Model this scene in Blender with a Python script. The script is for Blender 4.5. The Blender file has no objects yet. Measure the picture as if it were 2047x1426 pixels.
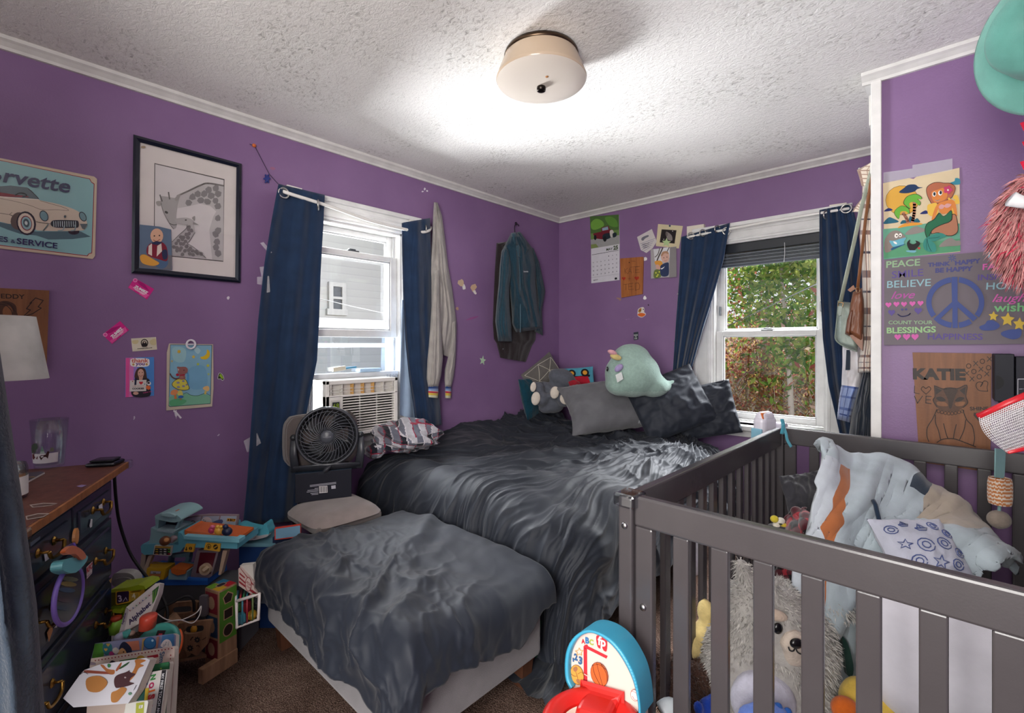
import bpy, bmesh, math, random
from mathutils import Vector, Matrix, noise
from math import sin, cos, pi, radians
random.seed(7)
C = bpy.context.scene.collection
SC = bpy.context.scene
# ------------------------------------------------------------------ camera, light, exposure
F, CX, HY = 940.0, 1023.5, 690.0          # lens in pixels of the 2047x1426 frame
YAW = math.atan2(872, 940)
CAM = Vector((2.457, -3.244, 1.30))
cd = bpy.data.cameras.new('camera'); cd.sensor_width = 36; cd.sensor_fit = 'HORIZONTAL'
cd.lens = 36*F/2047; cd.shift_y = (HY-713)/2047; cd.clip_start = .02; cd.clip_end = 200
cam = bpy.data.objects.new('camera', cd); C.objects.link(cam)
cam.location = CAM; cam.rotation_euler = (pi/2, 0, YAW); SC.camera = cam
SC.view_settings.view_transform = 'Standard'; SC.view_settings.look = 'None'
SC.view_settings.gamma = 1; SC.view_settings.use_curve_mapping = False
SC.view_settings.exposure = 0.62
w = bpy.data.worlds.new('sky'); SC.world = w; w.use_nodes = True
bg = w.node_tree.nodes['Background']; bg.inputs[0].default_value = (.92, .96, 1, 1); bg.inputs[1].default_value = .66
def light(name, kind, loc, aim, energy, size=1, size_y=None, col=(1, 1, 1), **k):
    l = bpy.data.lights.new(name, kind); l.energy = energy; l.color = col
    if kind == 'AREA':
        l.shape = 'RECTANGLE'; l.size = size; l.size_y = size_y or size
    if kind == 'SUN': l.angle = size
    for a, b in k.items(): setattr(l, a, b)
    o = bpy.data.objects.new(name, l); C.objects.link(o); o.location = loc
    o.rotation_euler = (Vector(aim)-Vector(loc)).to_track_quat('-Z', 'Y').to_euler()
    return o
light('sun', 'SUN', (.45, 6, 6.1), (1.62, 0, 1.0), 7.0, radians(1.0), col=(1, .95, .86))
light('bounce_fill_side_window', 'AREA', (-1.9, -2.6, .72), (0, -1.9, 1.5), 760, 1.6, 1.5, col=(.95, .97, 1))  # added area lamp outside, standing in for daylight bounced through the side window
light('bounce_fill_end_window', 'AREA', (2.9, 1.9, -.45), (1.62, 0, 1.45), 80, 2.4, 2.0, col=(.97, .98, 1), spread=radians(110))  # lamp added low outside the end window, in place of bounced daylight
light('open_sky_end_window', 'AREA', (1.75, 1.7, 3.3), (1.5, -.7, .9), 780, 1.8, 1.2, col=(.93, .96, 1))
light('open_sky_side_window', 'AREA', (-1.6, -1.7, 3.2), (.6, -1.75, .7), 420, 1.4, 1.2, col=(.93, .96, 1))
light('rear_fill_light', 'AREA', (2.42, -4.15, 1.45), (.7, -2.3, .9), 56, .9, 1.6, col=(1, .97, .93))  # soft fill lamp added behind the camera; no hallway source is known
# ------------------------------------------------------------------ helpers
sY, cY = sin(YAW), cos(YAW)
def ray(px, py):
    r = (px-CX)/F; return Vector((r*cY-sY, r*sY+cY, (HY-py)/F))
def P(px, py, d): return CAM+ray(px, py)*d
class Pl:                                   # a real plane in the room; at() finds where a sight line meets it
    def __init__(s, p, n): s.n = Vector(n).normalized(); s.k = s.n.dot(Vector(p))
    def at(s, px, py, o=0):
        R = ray(px, py); return CAM+R*((s.k+o-s.n.dot(CAM))/s.n.dot(R))
PA = Pl((0, 0, 0), (1, 0, 0)); PB = Pl((0, 0, 0), (0, -1, 0)); YC = -.879; PC = Pl((0, YC, 0), (0, -1, 0))
def PZ(z): return Pl((0, 0, z), (0, 0, 1))
def V(*a): return Vector(a)
def lin(c): return c/12.92 if c <= .04045 else ((c+.055)/1.055)**2.4
def hx(h):
    if not isinstance(h, str): return tuple(h)[:3]
    return tuple(lin(int(h[i:i+2], 16)/255) for i in (0, 2, 4))
def fbm(p, o=3):
    return noise.fractal(p, 1.0, 2.0, o)
def ridge(p):
    return 1-abs(noise.noise(p))*2
def S(x): x = max(0, min(1, x)); return x*x*(3-2*x)
def lerp(a, b, t): return a+(b-a)*t
def pw(pts, t):                              # piecewise linear through [(t, value...)...]
    if t <= pts[0][0]: return pts[0][1:]
    for a, b in zip(pts, pts[1:]):
        if t <= b[0]:
            k = (t-a[0])/(b[0]-a[0]); return tuple(lerp(x, y, k) for x, y in zip(a[1:], b[1:]))
    return pts[-1][1:]
class MB:
    def __init__(s): s.v = []; s.f = []; s.c = []; s.sm = []
    def add(s, vs, fs, col='ffffff', smooth=False, M=None):
        n = len(s.v); col = hx(col)
        s.v += [tuple(M@Vector(v)) for v in vs] if M else [tuple(v) for v in vs]
        s.f += [[i+n for i in f] for f in fs]; s.c += [col]*len(fs); s.sm += [smooth]*len(fs)
        return s
    def box(s, c, size, col='ffffff', M=None, bev=0, seg=2):
        bm = bmesh.new(); bmesh.ops.create_cube(bm, size=1)
        for v in bm.verts: v.co = Vector((v.co.x*size[0], v.co.y*size[1], v.co.z*size[2]))+Vector(c)
        if bev: bmesh.ops.bevel(bm, geom=bm.edges[:], offset=bev, segments=seg, profile=.5, affect='EDGES')
        return s.bm(bm, col, False, M)
    def bm(s, bm, col, smooth, M=None):
        bm.verts.index_update()
        s.add([v.co.copy() for v in bm.verts], [[v.index for v in f.verts] for f in bm.faces], col, smooth, M); bm.free(); return s
    def bx(s, x0, x1, y0, y1, z0, z1, col='ffffff', bev=0, M=None):
        return s.box(((x0+x1)/2, (y0+y1)/2, (z0+z1)/2), (abs(x1-x0), abs(y1-y0), abs(z1-z0)), col, M, bev)
    def ell(s, c, r, col='ffffff', M=None, n=16, fn=None):
        if not hasattr(r, '__len__'): r = (r, r, r)
        vs = []; fs = []; m = n*2
        for i in range(n+1):
            t = pi*i/n
            for j in range(m):
                p = 2*pi*j/m; d = Vector((sin(t)*cos(p), sin(t)*sin(p), cos(t)))
                k = fn(d) if fn else 1
                vs.append(Vector((c[0]+r[0]*d.x*k, c[1]+r[1]*d.y*k, c[2]+r[2]*d.z*k)))
        for i in range(n):
            for j in range(m):
                a, b = i*m+j, i*m+(j+1) % m; fs.append([a, a+m, b+m, b] if 0 < i < n-1 else ([a, a+m, b+m] if i == 0 else [a, a+m, b]))
        return s.add(vs, fs, col, True, M)
    def tube(s, pts, r, col='ffffff', n=8, closed=False, caps=True, M=None, flat=1.0):
        pts = [Vector(p) for p in pts]; m = len(pts); vs = []; fs = []
        up = None
        for i, p in enumerate(pts):
            a = pts[(i-1) % m] if closed or i > 0 else p; b = pts[(i+1) % m] if closed or i < m-1 else p
            t = (b-a).normalized() if (b-a).length > 1e-9 else Vector((0, 0, 1))
            if up is None: up = t.orthogonal().normalized()
            up = (up-t*up.dot(t)); up = up.normalized() if up.length > 1e-6 else t.orthogonal().normalized()
            q = t.cross(up); rr = r[i] if hasattr(r, '__len__') else r
            for j in range(n): vs.append(p+up*(rr*cos(2*pi*j/n))+q*(rr*flat*sin(2*pi*j/n)))
        for i in range(m if closed else m-1):
            for j in range(n):
                k = (i+1) % m; fs.append([i*n+j, i*n+(j+1) % n, k*n+(j+1) % n, k*n+j])
        if caps and not closed: fs += [list(range(n))[::-1], list(range((m-1)*n, m*n))]
        return s.add(vs, fs, col, True, M)
    def lathe(s, prof, col='ffffff', M=None, n=32, smooth=True):
        vs = []; fs = []
        for r, z in prof:
            for j in range(n): vs.append(Vector((r*cos(2*pi*j/n), r*sin(2*pi*j/n), z)))
        for i in range(len(prof)-1):
            for j in range(n): fs.append([i*n+j, i*n+(j+1) % n, (i+1)*n+(j+1) % n, (i+1)*n+j])
        return s.add(vs, fs, col, smooth, M)
    def prism(s, pts, d, col='ffffff', M=None, side=None):   # 2D outline pushed along +z by d
        n = len(pts); A = [Vector((p[0], p[1], 0)) for p in pts]; B = [Vector((p[0], p[1], d)) for p in pts]
        s.add(A+B, [list(range(n))[::-1], list(range(n, 2*n))], col, False, M)
        return s.add(A+B, [[i, (i+1) % n, n+(i+1) % n, n+i] for i in range(n)], side or col, False, M)
    def sheet(s, nu, nv, fn, col='ffffff', smooth=True, colfn=None, wrap=False):
        vs = [fn(i/nu, j/nv) for j in range(nv+1) for i in range(nu+(0 if wrap else 1))]; fs = []; m = nu if wrap else nu+1
        for j in range(nv):
            for i in range(nu): fs.append([j*m+i, j*m+(i+1) % m, (j+1)*m+(i+1) % m, (j+1)*m+i])
        s.add(vs, fs, col, smooth)
        if colfn:
            k = len(s.c)-len(fs)
            for q in range(len(fs)): s.c[k+q] = hx(colfn(((q % nu)+.5)/nu, ((q//nu)+.5)/nv))
        return s
    # drawing on a flat thing, in the picture's pixels carried onto the plane the thing lies in
    def art(s, pl, pts, col, o): return s.add([pl.at(x, y, o) for x, y in pts], [list(range(len(pts)))], col)
    def slab(s, pl, pts, col, o0, o1, side=None):
        n = len(pts); B = [pl.at(x, y, o1) for x, y in pts]; A = [b-pl.n*(o1-o0) for b in B]
        s.add(A+B, [list(range(n)), list(range(n, 2*n))], col)
        return s.add(A+B, [[i, (i+1) % n, n+(i+1) % n, n+i] for i in range(n)], side or col)
    def line(s, pl, pts, w, col, o, closed=False):
        pts = list(pts)+([pts[0]] if closed else [])
        for (x0, y0), (x1, y1) in zip(pts, pts[1:]):
            L = math.hypot(x1-x0, y1-y0) or 1; ux, uy = (x1-x0)/L*w/2, (y1-y0)/L*w/2
            s.art(pl, [(x0-ux*.6-uy, y0-uy*.6+ux), (x1+ux*.6-uy, y1+uy*.6+ux), (x1+ux*.6+uy, y1+uy*.6-ux), (x0-ux*.6+uy, y0-uy*.6-ux)], col, o)
        return s
    def oval(s, pl, cx, cy, rx, ry, col, o, n=18, a=0, a0=0, a1=2*pi):
        return s.art(pl, ovalp(cx, cy, rx, ry, n, a, a0, a1), col, o)
    def text(s, pl, t, p1, p2, col, o, h=None, bold=0, shear=0, px=True):
        """t written between two baseline points; h = cap height over width"""
        vs, fs, wd, ht = glyphs(t, bold, shear)
        A = pl.at(*p1, o) if px else Vector(p1); B = pl.at(*p2, o) if px else Vector(p2); u = B-A; L = u.length; u.normalize()
        v = pl.n.cross(u) if px else h[1]; k = L/wd
        hh = k if h is None else (h*L/ht if px else h[0]/ht)
        return s.add([A+u*(x*k)+v*(y*hh) for x, y in vs], fs, col)
def ovalp(cx, cy, rx, ry, n=18, a=0, a0=0, a1=2*pi):
    full = abs(a1-a0-2*pi) < 1e-6; m = n if full else n-1
    return [(cx+rx*cos(a0+(a1-a0)*i/m)*cos(a)-ry*sin(a0+(a1-a0)*i/m)*sin(a), cy+rx*cos(a0+(a1-a0)*i/m)*sin(a)+ry*sin(a0+(a1-a0)*i/m)*cos(a)) for i in range(n)]
def star(cx, cy, r, k=.45, n=5, a=-pi/2, sx=1): return [(cx+sx*(r if i % 2 == 0 else r*k)*cos(a+pi*i/n), cy+(r if i % 2 == 0 else r*k)*sin(a+pi*i/n)) for i in range(2*n)]
def heart(cx, cy, r, sk=0): return [(cx+r*.062*16*sin(t)**3+sk*0, cy-r*.062*(13*cos(t)-5*cos(2*t)-2*cos(3*t)-cos(4*t))+sk*sin(t)**3*r) for t in [2*pi*i/20 for i in range(20)]]
def spl(pts, n=6):                           # smooth a chain of points (2D or 3D)
    pts = [Vector(p) for p in pts]; out = []
    for i in range(len(pts)-1):
        a = pts[max(i-1, 0)]; b = pts[i]; c = pts[i+1]; d = pts[min(i+2, len(pts)-1)]
        for k in range(n):
            t = k/n; out.append(.5*((2*b)+(c-a)*t+(2*a-5*b+4*c-d)*t*t+(3*b-a-3*c+d)*t**3))
    return out+[pts[-1]]
def sp2(pts, n=5, closed=False):
    if closed:
        q = [pts[-1]]+list(pts)+[pts[0], pts[1]]; r = spl([(x, y, 0) for x, y in q], n)[n:-n]; return [(v.x, v.y) for v in r[:-1]]
    return [(v.x, v.y) for v in spl([(x, y, 0) for x, y in pts], n)]
_G = {}
def glyphs(t, bold=0, shear=0):
    key = (t, bold, shear)
    if key not in _G:
        cu = bpy.data.curves.new('letters', 'FONT'); cu.body = t; cu.resolution_u = 3; cu.offset = bold; cu.shear = shear
        o = bpy.data.objects.new('letters', cu); C.objects.link(o)
        me = bpy.data.meshes.new_from_object(o.evaluated_get(bpy.context.evaluated_depsgraph_get()))
        vs = [(v.co.x, v.co.y) for v in me.vertices]; fs = [list(p.vertices) for p in me.polygons]
        bpy.data.objects.remove(o); bpy.data.curves.remove(cu); bpy.data.meshes.remove(me)
        x0 = min(v[0] for v in vs); x1 = max(v[0] for v in vs); y1 = max(v[1] for v in vs)
        _G[key] = ([(x-x0, y) for x, y in vs], fs, x1-x0, y1)
    return _G[key]
_W = {}
def thing(name, label, cat, loc, group=None):
    o = bpy.data.objects.new(name, None); C.objects.link(o); o.location = loc; o.empty_display_size = .05
    _W[o.name] = Vector(loc); return tag(o, label, cat, group)
def tag(o, label, cat, group=None, kind=None):
    if label: o['label'] = label
    if cat: o['category'] = cat
    if group: o['group'] = group
    if kind: o['kind'] = kind
    return o
def build(name, mb, mat, parent=None, label=None, cat=None, group=None, kind=None, mods=()):
    if parent: base = _W[parent.name]
    elif mb.v:
        xs, ys, zs = zip(*mb.v); base = Vector(((min(xs)+max(xs))/2, (min(ys)+max(ys))/2, min(zs)))
    me = bpy.data.meshes.new(name); me.from_pydata([(x-base.x, y-base.y, z-base.z) for x, y, z in mb.v], [], mb.f)
    at = me.color_attributes.new('Col', 'FLOAT_COLOR', 'CORNER'); buf = []
    for f, c in zip(mb.f, mb.c): buf += [c[0], c[1], c[2], 1.0]*len(f)
    at.data.foreach_set('color', buf); me.polygons.foreach_set('use_smooth', mb.sm)
    me.materials.append(MT(mat) if isinstance(mat, str) else mat); me.validate(); me.update()
    o = bpy.data.objects.new(name, me); C.objects.link(o)
    if parent: o.parent = parent
    else: o.location = base
    _W[o.name] = Vector(base)
    for m in mods:
        md = o.modifiers.new(m[0].lower(), m[0])
        for a, b in m[1].items(): setattr(md, a, b)
    return tag(o, label, cat, group, kind)
def melt(mb, voxel, smooth=6, col='ffffff'):   # fuse overlapping blobs into one skin
    o = build('melt', mb, 'cloth', mods=(('REMESH', dict(mode='VOXEL', voxel_size=voxel)), ('SMOOTH', dict(factor=.5, iterations=smooth))))
    me = bpy.data.meshes.new_from_object(o.evaluated_get(bpy.context.evaluated_depsgraph_get())); b = o.location.copy()
    r = MB().add([v.co+b for v in me.vertices], [list(p.vertices) for p in me.polygons], col, True)
    bpy.data.objects.remove(o); bpy.data.meshes.remove(me); return r
def fur(mb, n, L, col, w=.004, droop=.4, jit=.5, seed=1, keep=None):
    """short tufts grown out of the skin, part of the same mesh"""
    rnd = random.Random(seed); F0 = list(mb.f); V0 = [Vector(v) for v in mb.v]; ar = []; tot = 0
    for f in F0:
        a = ((V0[f[1]]-V0[f[0]]).cross(V0[f[2]]-V0[f[0]])).length; tot += a; ar.append(tot)
    import bisect
    for _ in range(n):
        f = F0[min(bisect.bisect(ar, rnd.random()*tot), len(F0)-1)]; a, b, c = V0[f[0]], V0[f[1]], V0[f[-1] if len(f) > 3 else f[2]]
        u, v = rnd.random(), rnd.random(); p = a+(b-a)*u*.9+(c-a)*v*.9; nn = (b-a).cross(c-a)
        if nn.length < 1e-12 or (keep and not keep(p)): continue
        nn.normalize(); t = (nn+Vector((rnd.uniform(-1, 1), rnd.uniform(-1, 1), rnd.uniform(-1, 1)))*jit-Vector((0, 0, droop))).normalized()
        s = t.cross(Vector((rnd.uniform(-1, 1), rnd.uniform(-1, 1), rnd.uniform(-1, 1)))).normalized()*w; l = L*rnd.uniform(.6, 1.2)
        k = rnd.uniform(.75, 1.15); cc = tuple(min(1, x*k) for x in hx(col)); p -= nn*.003
        mb.add([p-s, p+s, p+t*l*.6+s*.7-Vector((0, 0, droop*l*.1)), p+t*l-Vector((0, 0, droop*l*.4)), p+t*l*.6-s*.7-Vector((0, 0, droop*l*.1))], [[0, 1, 2, 3, 4]], cc, True)
    return mb
def TR(loc=(0, 0, 0), z=0, x=0, y=0, s=1): return Matrix.Translation(Vector(loc))@Matrix.Rotation(z, 4, 'Z')@Matrix.Rotation(y, 4, 'Y')@Matrix.Rotation(x, 4, 'X')@Matrix.Scale(s, 4)
def basis(o, u, v, n): return Matrix(((u.x, v.x, n.x, o.x), (u.y, v.y, n.y, o.y), (u.z, v.z, n.z, o.z), (0, 0, 0, 1)))
FZ = .12                                     # height of the floor (the camera stands 1.18 m above it)
# ------------------------------------------------------------------ materials
_M = {}
def nodes(name):
    m = bpy.data.materials.new(name); m.use_nodes = True; nt = m.node_tree; b = nt.nodes['Principled BSDF']; return m, nt, b
def nd(nt, t, **k):
    n = nt.nodes.new(t)
    for a, b in k.items():
        if a.startswith('i_'): n.inputs[a[2:].replace('_', ' ')].default_value = b
        else: setattr(n, a, b)
    return n
def bump(nt, b, src, st, dist=.01):
    n = nd(nt, 'ShaderNodeBump'); n.inputs['Strength'].default_value = st; n.inputs['Distance'].default_value = dist
    nt.links.new(src, n.inputs['Height']); nt.links.new(n.outputs[0], b.inputs['Normal']); return n
def ramp(nt, src, stops):
    r = nd(nt, 'ShaderNodeValToRGB'); e = r.color_ramp.elements
    while len(e) < len(stops): e.new(.5)
    for q, (p, c) in zip(e, stops): q.position = p; q.color = (*hx(c), 1)
    nt.links.new(src, r.inputs[0]); return r.outputs[0]
def mixc(nt, a, b, f, mode='MIX'):
    n = nd(nt, 'ShaderNodeMix', data_type='RGBA', blend_type=mode)
    for s, v in ((n.inputs[0], f), (n.inputs[6], a), (n.inputs[7], b)):
        if hasattr(v, 'is_linked'): nt.links.new(v, s)
        elif isinstance(v, (int, float)): s.default_value = v
        else: s.default_value = (*hx(v), 1)
    return n.outputs[2]
def tex(nt, kind='Noise', scale=10, detail=4, vec=None, **k):
    n = nd(nt, 'ShaderNodeTex'+kind)
    if 'Scale' in n.inputs: n.inputs['Scale'].default_value = scale
    if 'Detail' in n.inputs: n.inputs['Detail'].default_value = detail
    for a, b in k.items(): setattr(n, a, b) if hasattr(n, a) else None
    if vec is not None: nt.links.new(vec, n.inputs['Vector'])
    return n
def coords(nt, scale=(1, 1, 1), rot=(0, 0, 0)):
    g = nd(nt, 'ShaderNodeNewGeometry'); m = nd(nt, 'ShaderNodeMapping'); m.inputs['Scale'].default_value = scale; m.inputs['Rotation'].default_value = rot
    nt.links.new(g.outputs['Position'], m.inputs[0]); return m.outputs[0]
# kind: (roughness, metallic, bump kind, bump strength, sheen, specular, colour variation)
KINDS = dict(plastic=(.35, 0, None, 0, 0, .5, 0), gloss=(.18, 0, None, 0, 0, .5, 0), paper=(.75, 0, 'fine', .05, 0, .3, .04), print=(.55, 0, None, 0, 0, .3, .03),
    paint=(.5, 0, 'fine', .06, 0, .4, .05), trim=(.45, 0, 'fine', .05, 0, .4, .06), cloth=(.9, 0, 'weave', .25, .25, .2, .1), knit=(.95, 0, 'weave', .5, .3, .15, .1),
    satin=(.62, 0, 'weave', .08, .10, .34, .06), plush=(.95, 0, 'fuzz', .6, .2, .1, .07), metal=(.3, 1, None, 0, 0, .5, .1), brass=(.35, 1, 'fine', .1, 0, .5, .25),
    leather=(.42, 0, 'grain', .2, 0, .45, .12), wood=(.5, 0, 'grain', .08, 0, .4, .0), rubber=(.6, 0, None, 0, 0, .4, .03), crib=(.27, 0, 'fine', .03, 0, .6, .04))
def MT(kind):
    if kind in _M: return _M[kind]
    r, me, bk, bs, sh, sp, var = KINDS[kind]; m, nt, b = nodes(kind); a = nd(nt, 'ShaderNodeVertexColor', layer_name='Col'); c = a.outputs[0]
    b.inputs['Roughness'].default_value = r; b.inputs['Metallic'].default_value = me; b.inputs['Specular IOR Level'].default_value = sp
    if sh: b.inputs['Sheen Weight'].default_value = sh; b.inputs['Sheen Roughness'].default_value = .5
    v = coords(nt)
    if kind == 'wood':
        n = tex(nt, 'Noise', 5, 6, coords(nt, (9, 9, .9))); n.inputs['Distortion'].default_value = .6
        c = mixc(nt, c, ramp(nt, n.outputs[0], [(.3, '8a6a50'), (.55, 'd8c8b8'), (.75, 'ffffff')]), .55, 'MULTIPLY')
    elif var:
        n = tex(nt, 'Noise', 14 if kind != 'plush' else 60, 4, v)
        c = mixc(nt, c, ramp(nt, n.outputs[0], [(.3, '808080'), (.7, 'ffffff')]), min(1, var*3), 'MULTIPLY')
    nt.links.new(c, b.inputs['Base Color'])
    if bk:
        t = {'fine': ('Noise', 250), 'weave': ('Noise', 500), 'fuzz': ('Noise', 160), 'grain': ('Noise', 120)}[bk]
        bump(nt, b, tex(nt, t[0], t[1], 3, v).outputs[0], bs, .004)
    _M[kind] = m; return m
# ------------------------------------------------------------------ special surfaces
def m_wall():
    m, nt, b = nodes('purple_wall_paint'); v = coords(nt)
    n = tex(nt, 'Noise', 2.2, 5, v); c = ramp(nt, n.outputs[0], [(.3, '7d5f87'), (.7, '886a92')])
    n2 = tex(nt, 'Noise', 30, 6, v); c = mixc(nt, c, ramp(nt, n2.outputs[0], [(.76, 'ffffff'), (.8, 'd8c0da')]), 1, 'MULTIPLY')
    nt.links.new(c, b.inputs['Base Color']); b.inputs['Roughness'].default_value = .42; b.inputs['Specular IOR Level'].default_value = .35
    bump(nt, b, tex(nt, 'Noise', 160, 4, v).outputs[0], .10, .004); return m
def m_stucco():
    m, nt, b = nodes('stucco_ceiling'); v = coords(nt, (1.0, 1.6, 1), (0, 0, .7))
    n = tex(nt, 'Noise', 42, 8, v); n.inputs['Distortion'].default_value = .9; n.inputs['Roughness'].default_value = .62
    v2 = tex(nt, 'Noise', 3.0, 3, coords(nt)); patch = ramp(nt, v2.outputs[0], [(.42, '000000'), (.62, 'ffffff')])
    spk = ramp(nt, n.outputs[0], [(.30, 'a3a19c'), (.44, 'e6e4df'), (.6, 'efeeea')])
    c = mixc(nt, 'eceae6', spk, patch)
    n3 = tex(nt, 'Noise', 130, 5, v); c = mixc(nt, c, ramp(nt, n3.outputs[0], [(.27, '8a8884'), (.36, 'ffffff')]), .7, 'MULTIPLY')
    nt.links.new(c, b.inputs['Base Color']); b.inputs['Roughness'].default_value = .85; b.inputs['Specular IOR Level'].default_value = .2
    bump(nt, b, n.outputs[0], .5, .014); return m
def m_carpet():
    m, nt, b = nodes('brown_carpet'); v = coords(nt)
    n = tex(nt, 'Noise', 240, 3, v); n2 = tex(nt, 'Noise', 5, 5, v)
    c = mixc(nt, ramp(nt, n.outputs[0], [(.3, '50403a'), (.5, '80685c'), (.72, 'ab9588')]), ramp(nt, n2.outputs[0], [(.3, '8a7a74'), (.7, 'ffffff')]), .8, 'MULTIPLY')
    nt.links.new(c, b.inputs['Base Color']); b.inputs['Roughness'].default_value = 1; b.inputs['Specular IOR Level'].default_value = .05
    bump(nt, b, n.outputs[0], 1.0, .02); return m
def m_glass(name='window_glass', mix=.012, tint='ffffff'):
    m, nt, b = nodes(name); t = nd(nt, 'ShaderNodeBsdfTransparent'); t.inputs[0].default_value = (*hx(tint), 1); g = nd(nt, 'ShaderNodeBsdfGlossy'); g.inputs['Roughness'].default_value = .02
    lw = nd(nt, 'ShaderNodeLayerWeight'); lw.inputs[0].default_value = .35; mu = nd(nt, 'ShaderNodeMath', operation='MULTIPLY_ADD'); mu.inputs[1].default_value = .25 if mix < .05 else .5; mu.inputs[2].default_value = mix
    nt.links.new(lw.outputs['Fresnel'], mu.inputs[0]); x = nd(nt, 'ShaderNodeMixShader')
    nt.links.new(mu.outputs[0], x.inputs[0]); nt.links.new(t.outputs[0], x.inputs[1]); nt.links.new(g.outputs[0], x.inputs[2])
    nt.links.new(x.outputs[0], nt.nodes['Material Output'].inputs[0]); return m
def m_thin(name, col, tr, rough=.9, bumpst=.2, sheen=.2, colattr=False):   # cloth that lets some light through
    m, nt, b = nodes(name); b.inputs['Roughness'].default_value = rough; b.inputs['Sheen Weight'].default_value = sheen; b.inputs['Specular IOR Level'].default_value = .25
    a = nd(nt, 'ShaderNodeVertexColor', layer_name='Col'); v = coords(nt); n = tex(nt, 'Noise', 12, 4, v)
    c = mixc(nt, a.outputs[0], ramp(nt, n.outputs[0], [(.3, 'b0b0b0'), (.7, 'ffffff')]), .5, 'MULTIPLY'); nt.links.new(c, b.inputs['Base Color'])
    bump(nt, b, tex(nt, 'Noise', 450, 3, v).outputs[0], bumpst, .003)
    t = nd(nt, 'ShaderNodeBsdfTranslucent'); nt.links.new(c, t.inputs[0]); x = nd(nt, 'ShaderNodeMixShader'); x.inputs[0].default_value = tr
    nt.links.new(b.outputs[0], x.inputs[1]); nt.links.new(t.outputs[0], x.inputs[2]); nt.links.new(x.outputs[0], nt.nodes['Material Output'].inputs[0]); return m
def m_tape():
    m, nt, b = nodes('clear_tape'); b.inputs['Base Color'].default_value = (.8, .8, .84, 1); b.inputs['Roughness'].default_value = .3
    t = nd(nt, 'ShaderNodeBsdfTransparent'); x = nd(nt, 'ShaderNodeMixShader'); x.inputs[0].default_value = .22
    nt.links.new(t.outputs[0], x.inputs[1]); nt.links.new(b.outputs[0], x.inputs[2]); nt.links.new(x.outputs[0], nt.nodes['Material Output'].inputs[0]); return m
def m_siding():
    m, nt, b = nodes('white_siding'); g = nd(nt, 'ShaderNodeNewGeometry'); s = nd(nt, 'ShaderNodeSeparateXYZ'); nt.links.new(g.outputs['Position'], s.inputs[0])
    q = nd(nt, 'ShaderNodeMath', operation='FRACT'); mu = nd(nt, 'ShaderNodeMath', operation='MULTIPLY'); mu.inputs[1].default_value = 8
    nt.links.new(s.outputs[2], mu.inputs[0]); nt.links.new(mu.outputs[0], q.inputs[0])
    nt.links.new(ramp(nt, q.outputs[0], [(.0, '868688'), (.06, '9a9b9b'), (1, '9e9f9f')]), b.inputs['Base Color']); b.inputs['Roughness'].default_value = .7
    bump(nt, b, q.outputs[0], .5, .02); return m
def m_leaf():
    m = m_thin('leaves', None, .55, .6, 0, 0); return m
for k, f in dict(wall=m_wall, stucco=m_stucco, carpet=m_carpet, glass=m_glass, siding=m_siding, leaf=m_leaf).items(): _M[k] = f()
_M['curtain'] = m_thin('curtain_cloth', None, .24, .75, .15, .35); _M['lampcloth'] = m_thin('lamp_cloth', None, .35, .8, .2, .1)
_M['film'] = m_glass('clear_film', .10, 'eef2f6'); _M['drinking_glass'] = m_glass('drinking_glass', .03, 'f6fafa'); _M['tape'] = m_tape()
# ------------------------------------------------------------------ room shell
ZC = 2.385; XR = 2.74; YR = -4.9; T = .16; ZB = FZ+.09
A0, A1, B0, B1 = -2.19, -1.585, 1.285, 1.945       # window openings, along each wall
WZ0, WZ1 = .80, 1.985
build('floor', MB().bx(-.3, 3.2, YR-.3, .3, -.12, FZ), 'carpet', kind='structure')
build('ceiling', MB().bx(-.3, 3.2, YR-.3, .3, ZC, ZC+.12), 'stucco', kind='structure')
def holed(fn, s0, s1, h0, h1, z0, z1):
    mb = MB()
    for a, b, c, d in ((s0, h0, 0, ZC), (h1, s1, 0, ZC), (h0, h1, 0, z0), (h0, h1, z1, ZC)): fn(mb, a, b, c, d)
    return mb
build('wall_left', holed(lambda m, a, b, c, d: m.bx(-T, 0, a, b, c, d), YR, T, A0, A1, WZ0, WZ1), 'wall', kind='structure')
build('wall_back', holed(lambda m, a, b, c, d: m.bx(a, b, 0, T, c, d), 0, 3.0, B0, B1, WZ0, WZ1), 'wall', kind='structure')
build('wall_right', MB().bx(XR, XR+.1, YR, YC, 0, ZC), 'wall', kind='structure')
XP = 2.242
build('wall_closet', MB().bx(XP, XR+.1, YC, YC+.1, 0, ZC).bx(XP, XP+.09, YC+.1, 0, 0, ZC), 'wall', kind='structure')
build('trim_1', MB().bx(XP-.012, XP+.022, YC-.014, YC+.09, 0, 2.355, 'e8e6e2', .003), 'trim', kind='structure')
def crown(name, pts):
    mb = MB(); pr = [(0, 0), (.012, 0), (.016, .010), (.030, .022), (.040, .028), (.042, .040), (0, .040)]
    for (a, b, n) in pts:
        a = Vector((*a, 2.345)); b = Vector((*b, 2.345)); n = Vector((*n, 0)); k = len(pr)
        vs = [a+n*x+V(0, 0, y) for x, y in pr]+[b+n*x+V(0, 0, y) for x, y in pr]
        mb.add(vs, [list(range(k)), list(range(k, 2*k))]+[[i, (i+1) % k, k+(i+1) % k, k+i] for i in range(k)], 'd8d6d2')
    return build(name, mb, 'trim', kind='structure')
crown('trim_2', [((0, YR), (0, 0), (1, 0))]); crown('trim_3', [((0, 0), (XP, 0), (0, -1))]); crown('trim_4', [((XP-.04, YC), (XR, YC), (0, -1)), ((XP, 0), (XP, YC), (-1, 0))])
build('baseboard_left', MB().bx(0, .016, YR, 0, FZ, ZB, 'd8d4d0', .003), 'trim', kind='structure')
build('baseboard_back', MB().bx(0, XP, -.016, 0, FZ, ZB, 'd8d4d0', .003), 'trim', kind='structure')
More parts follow.
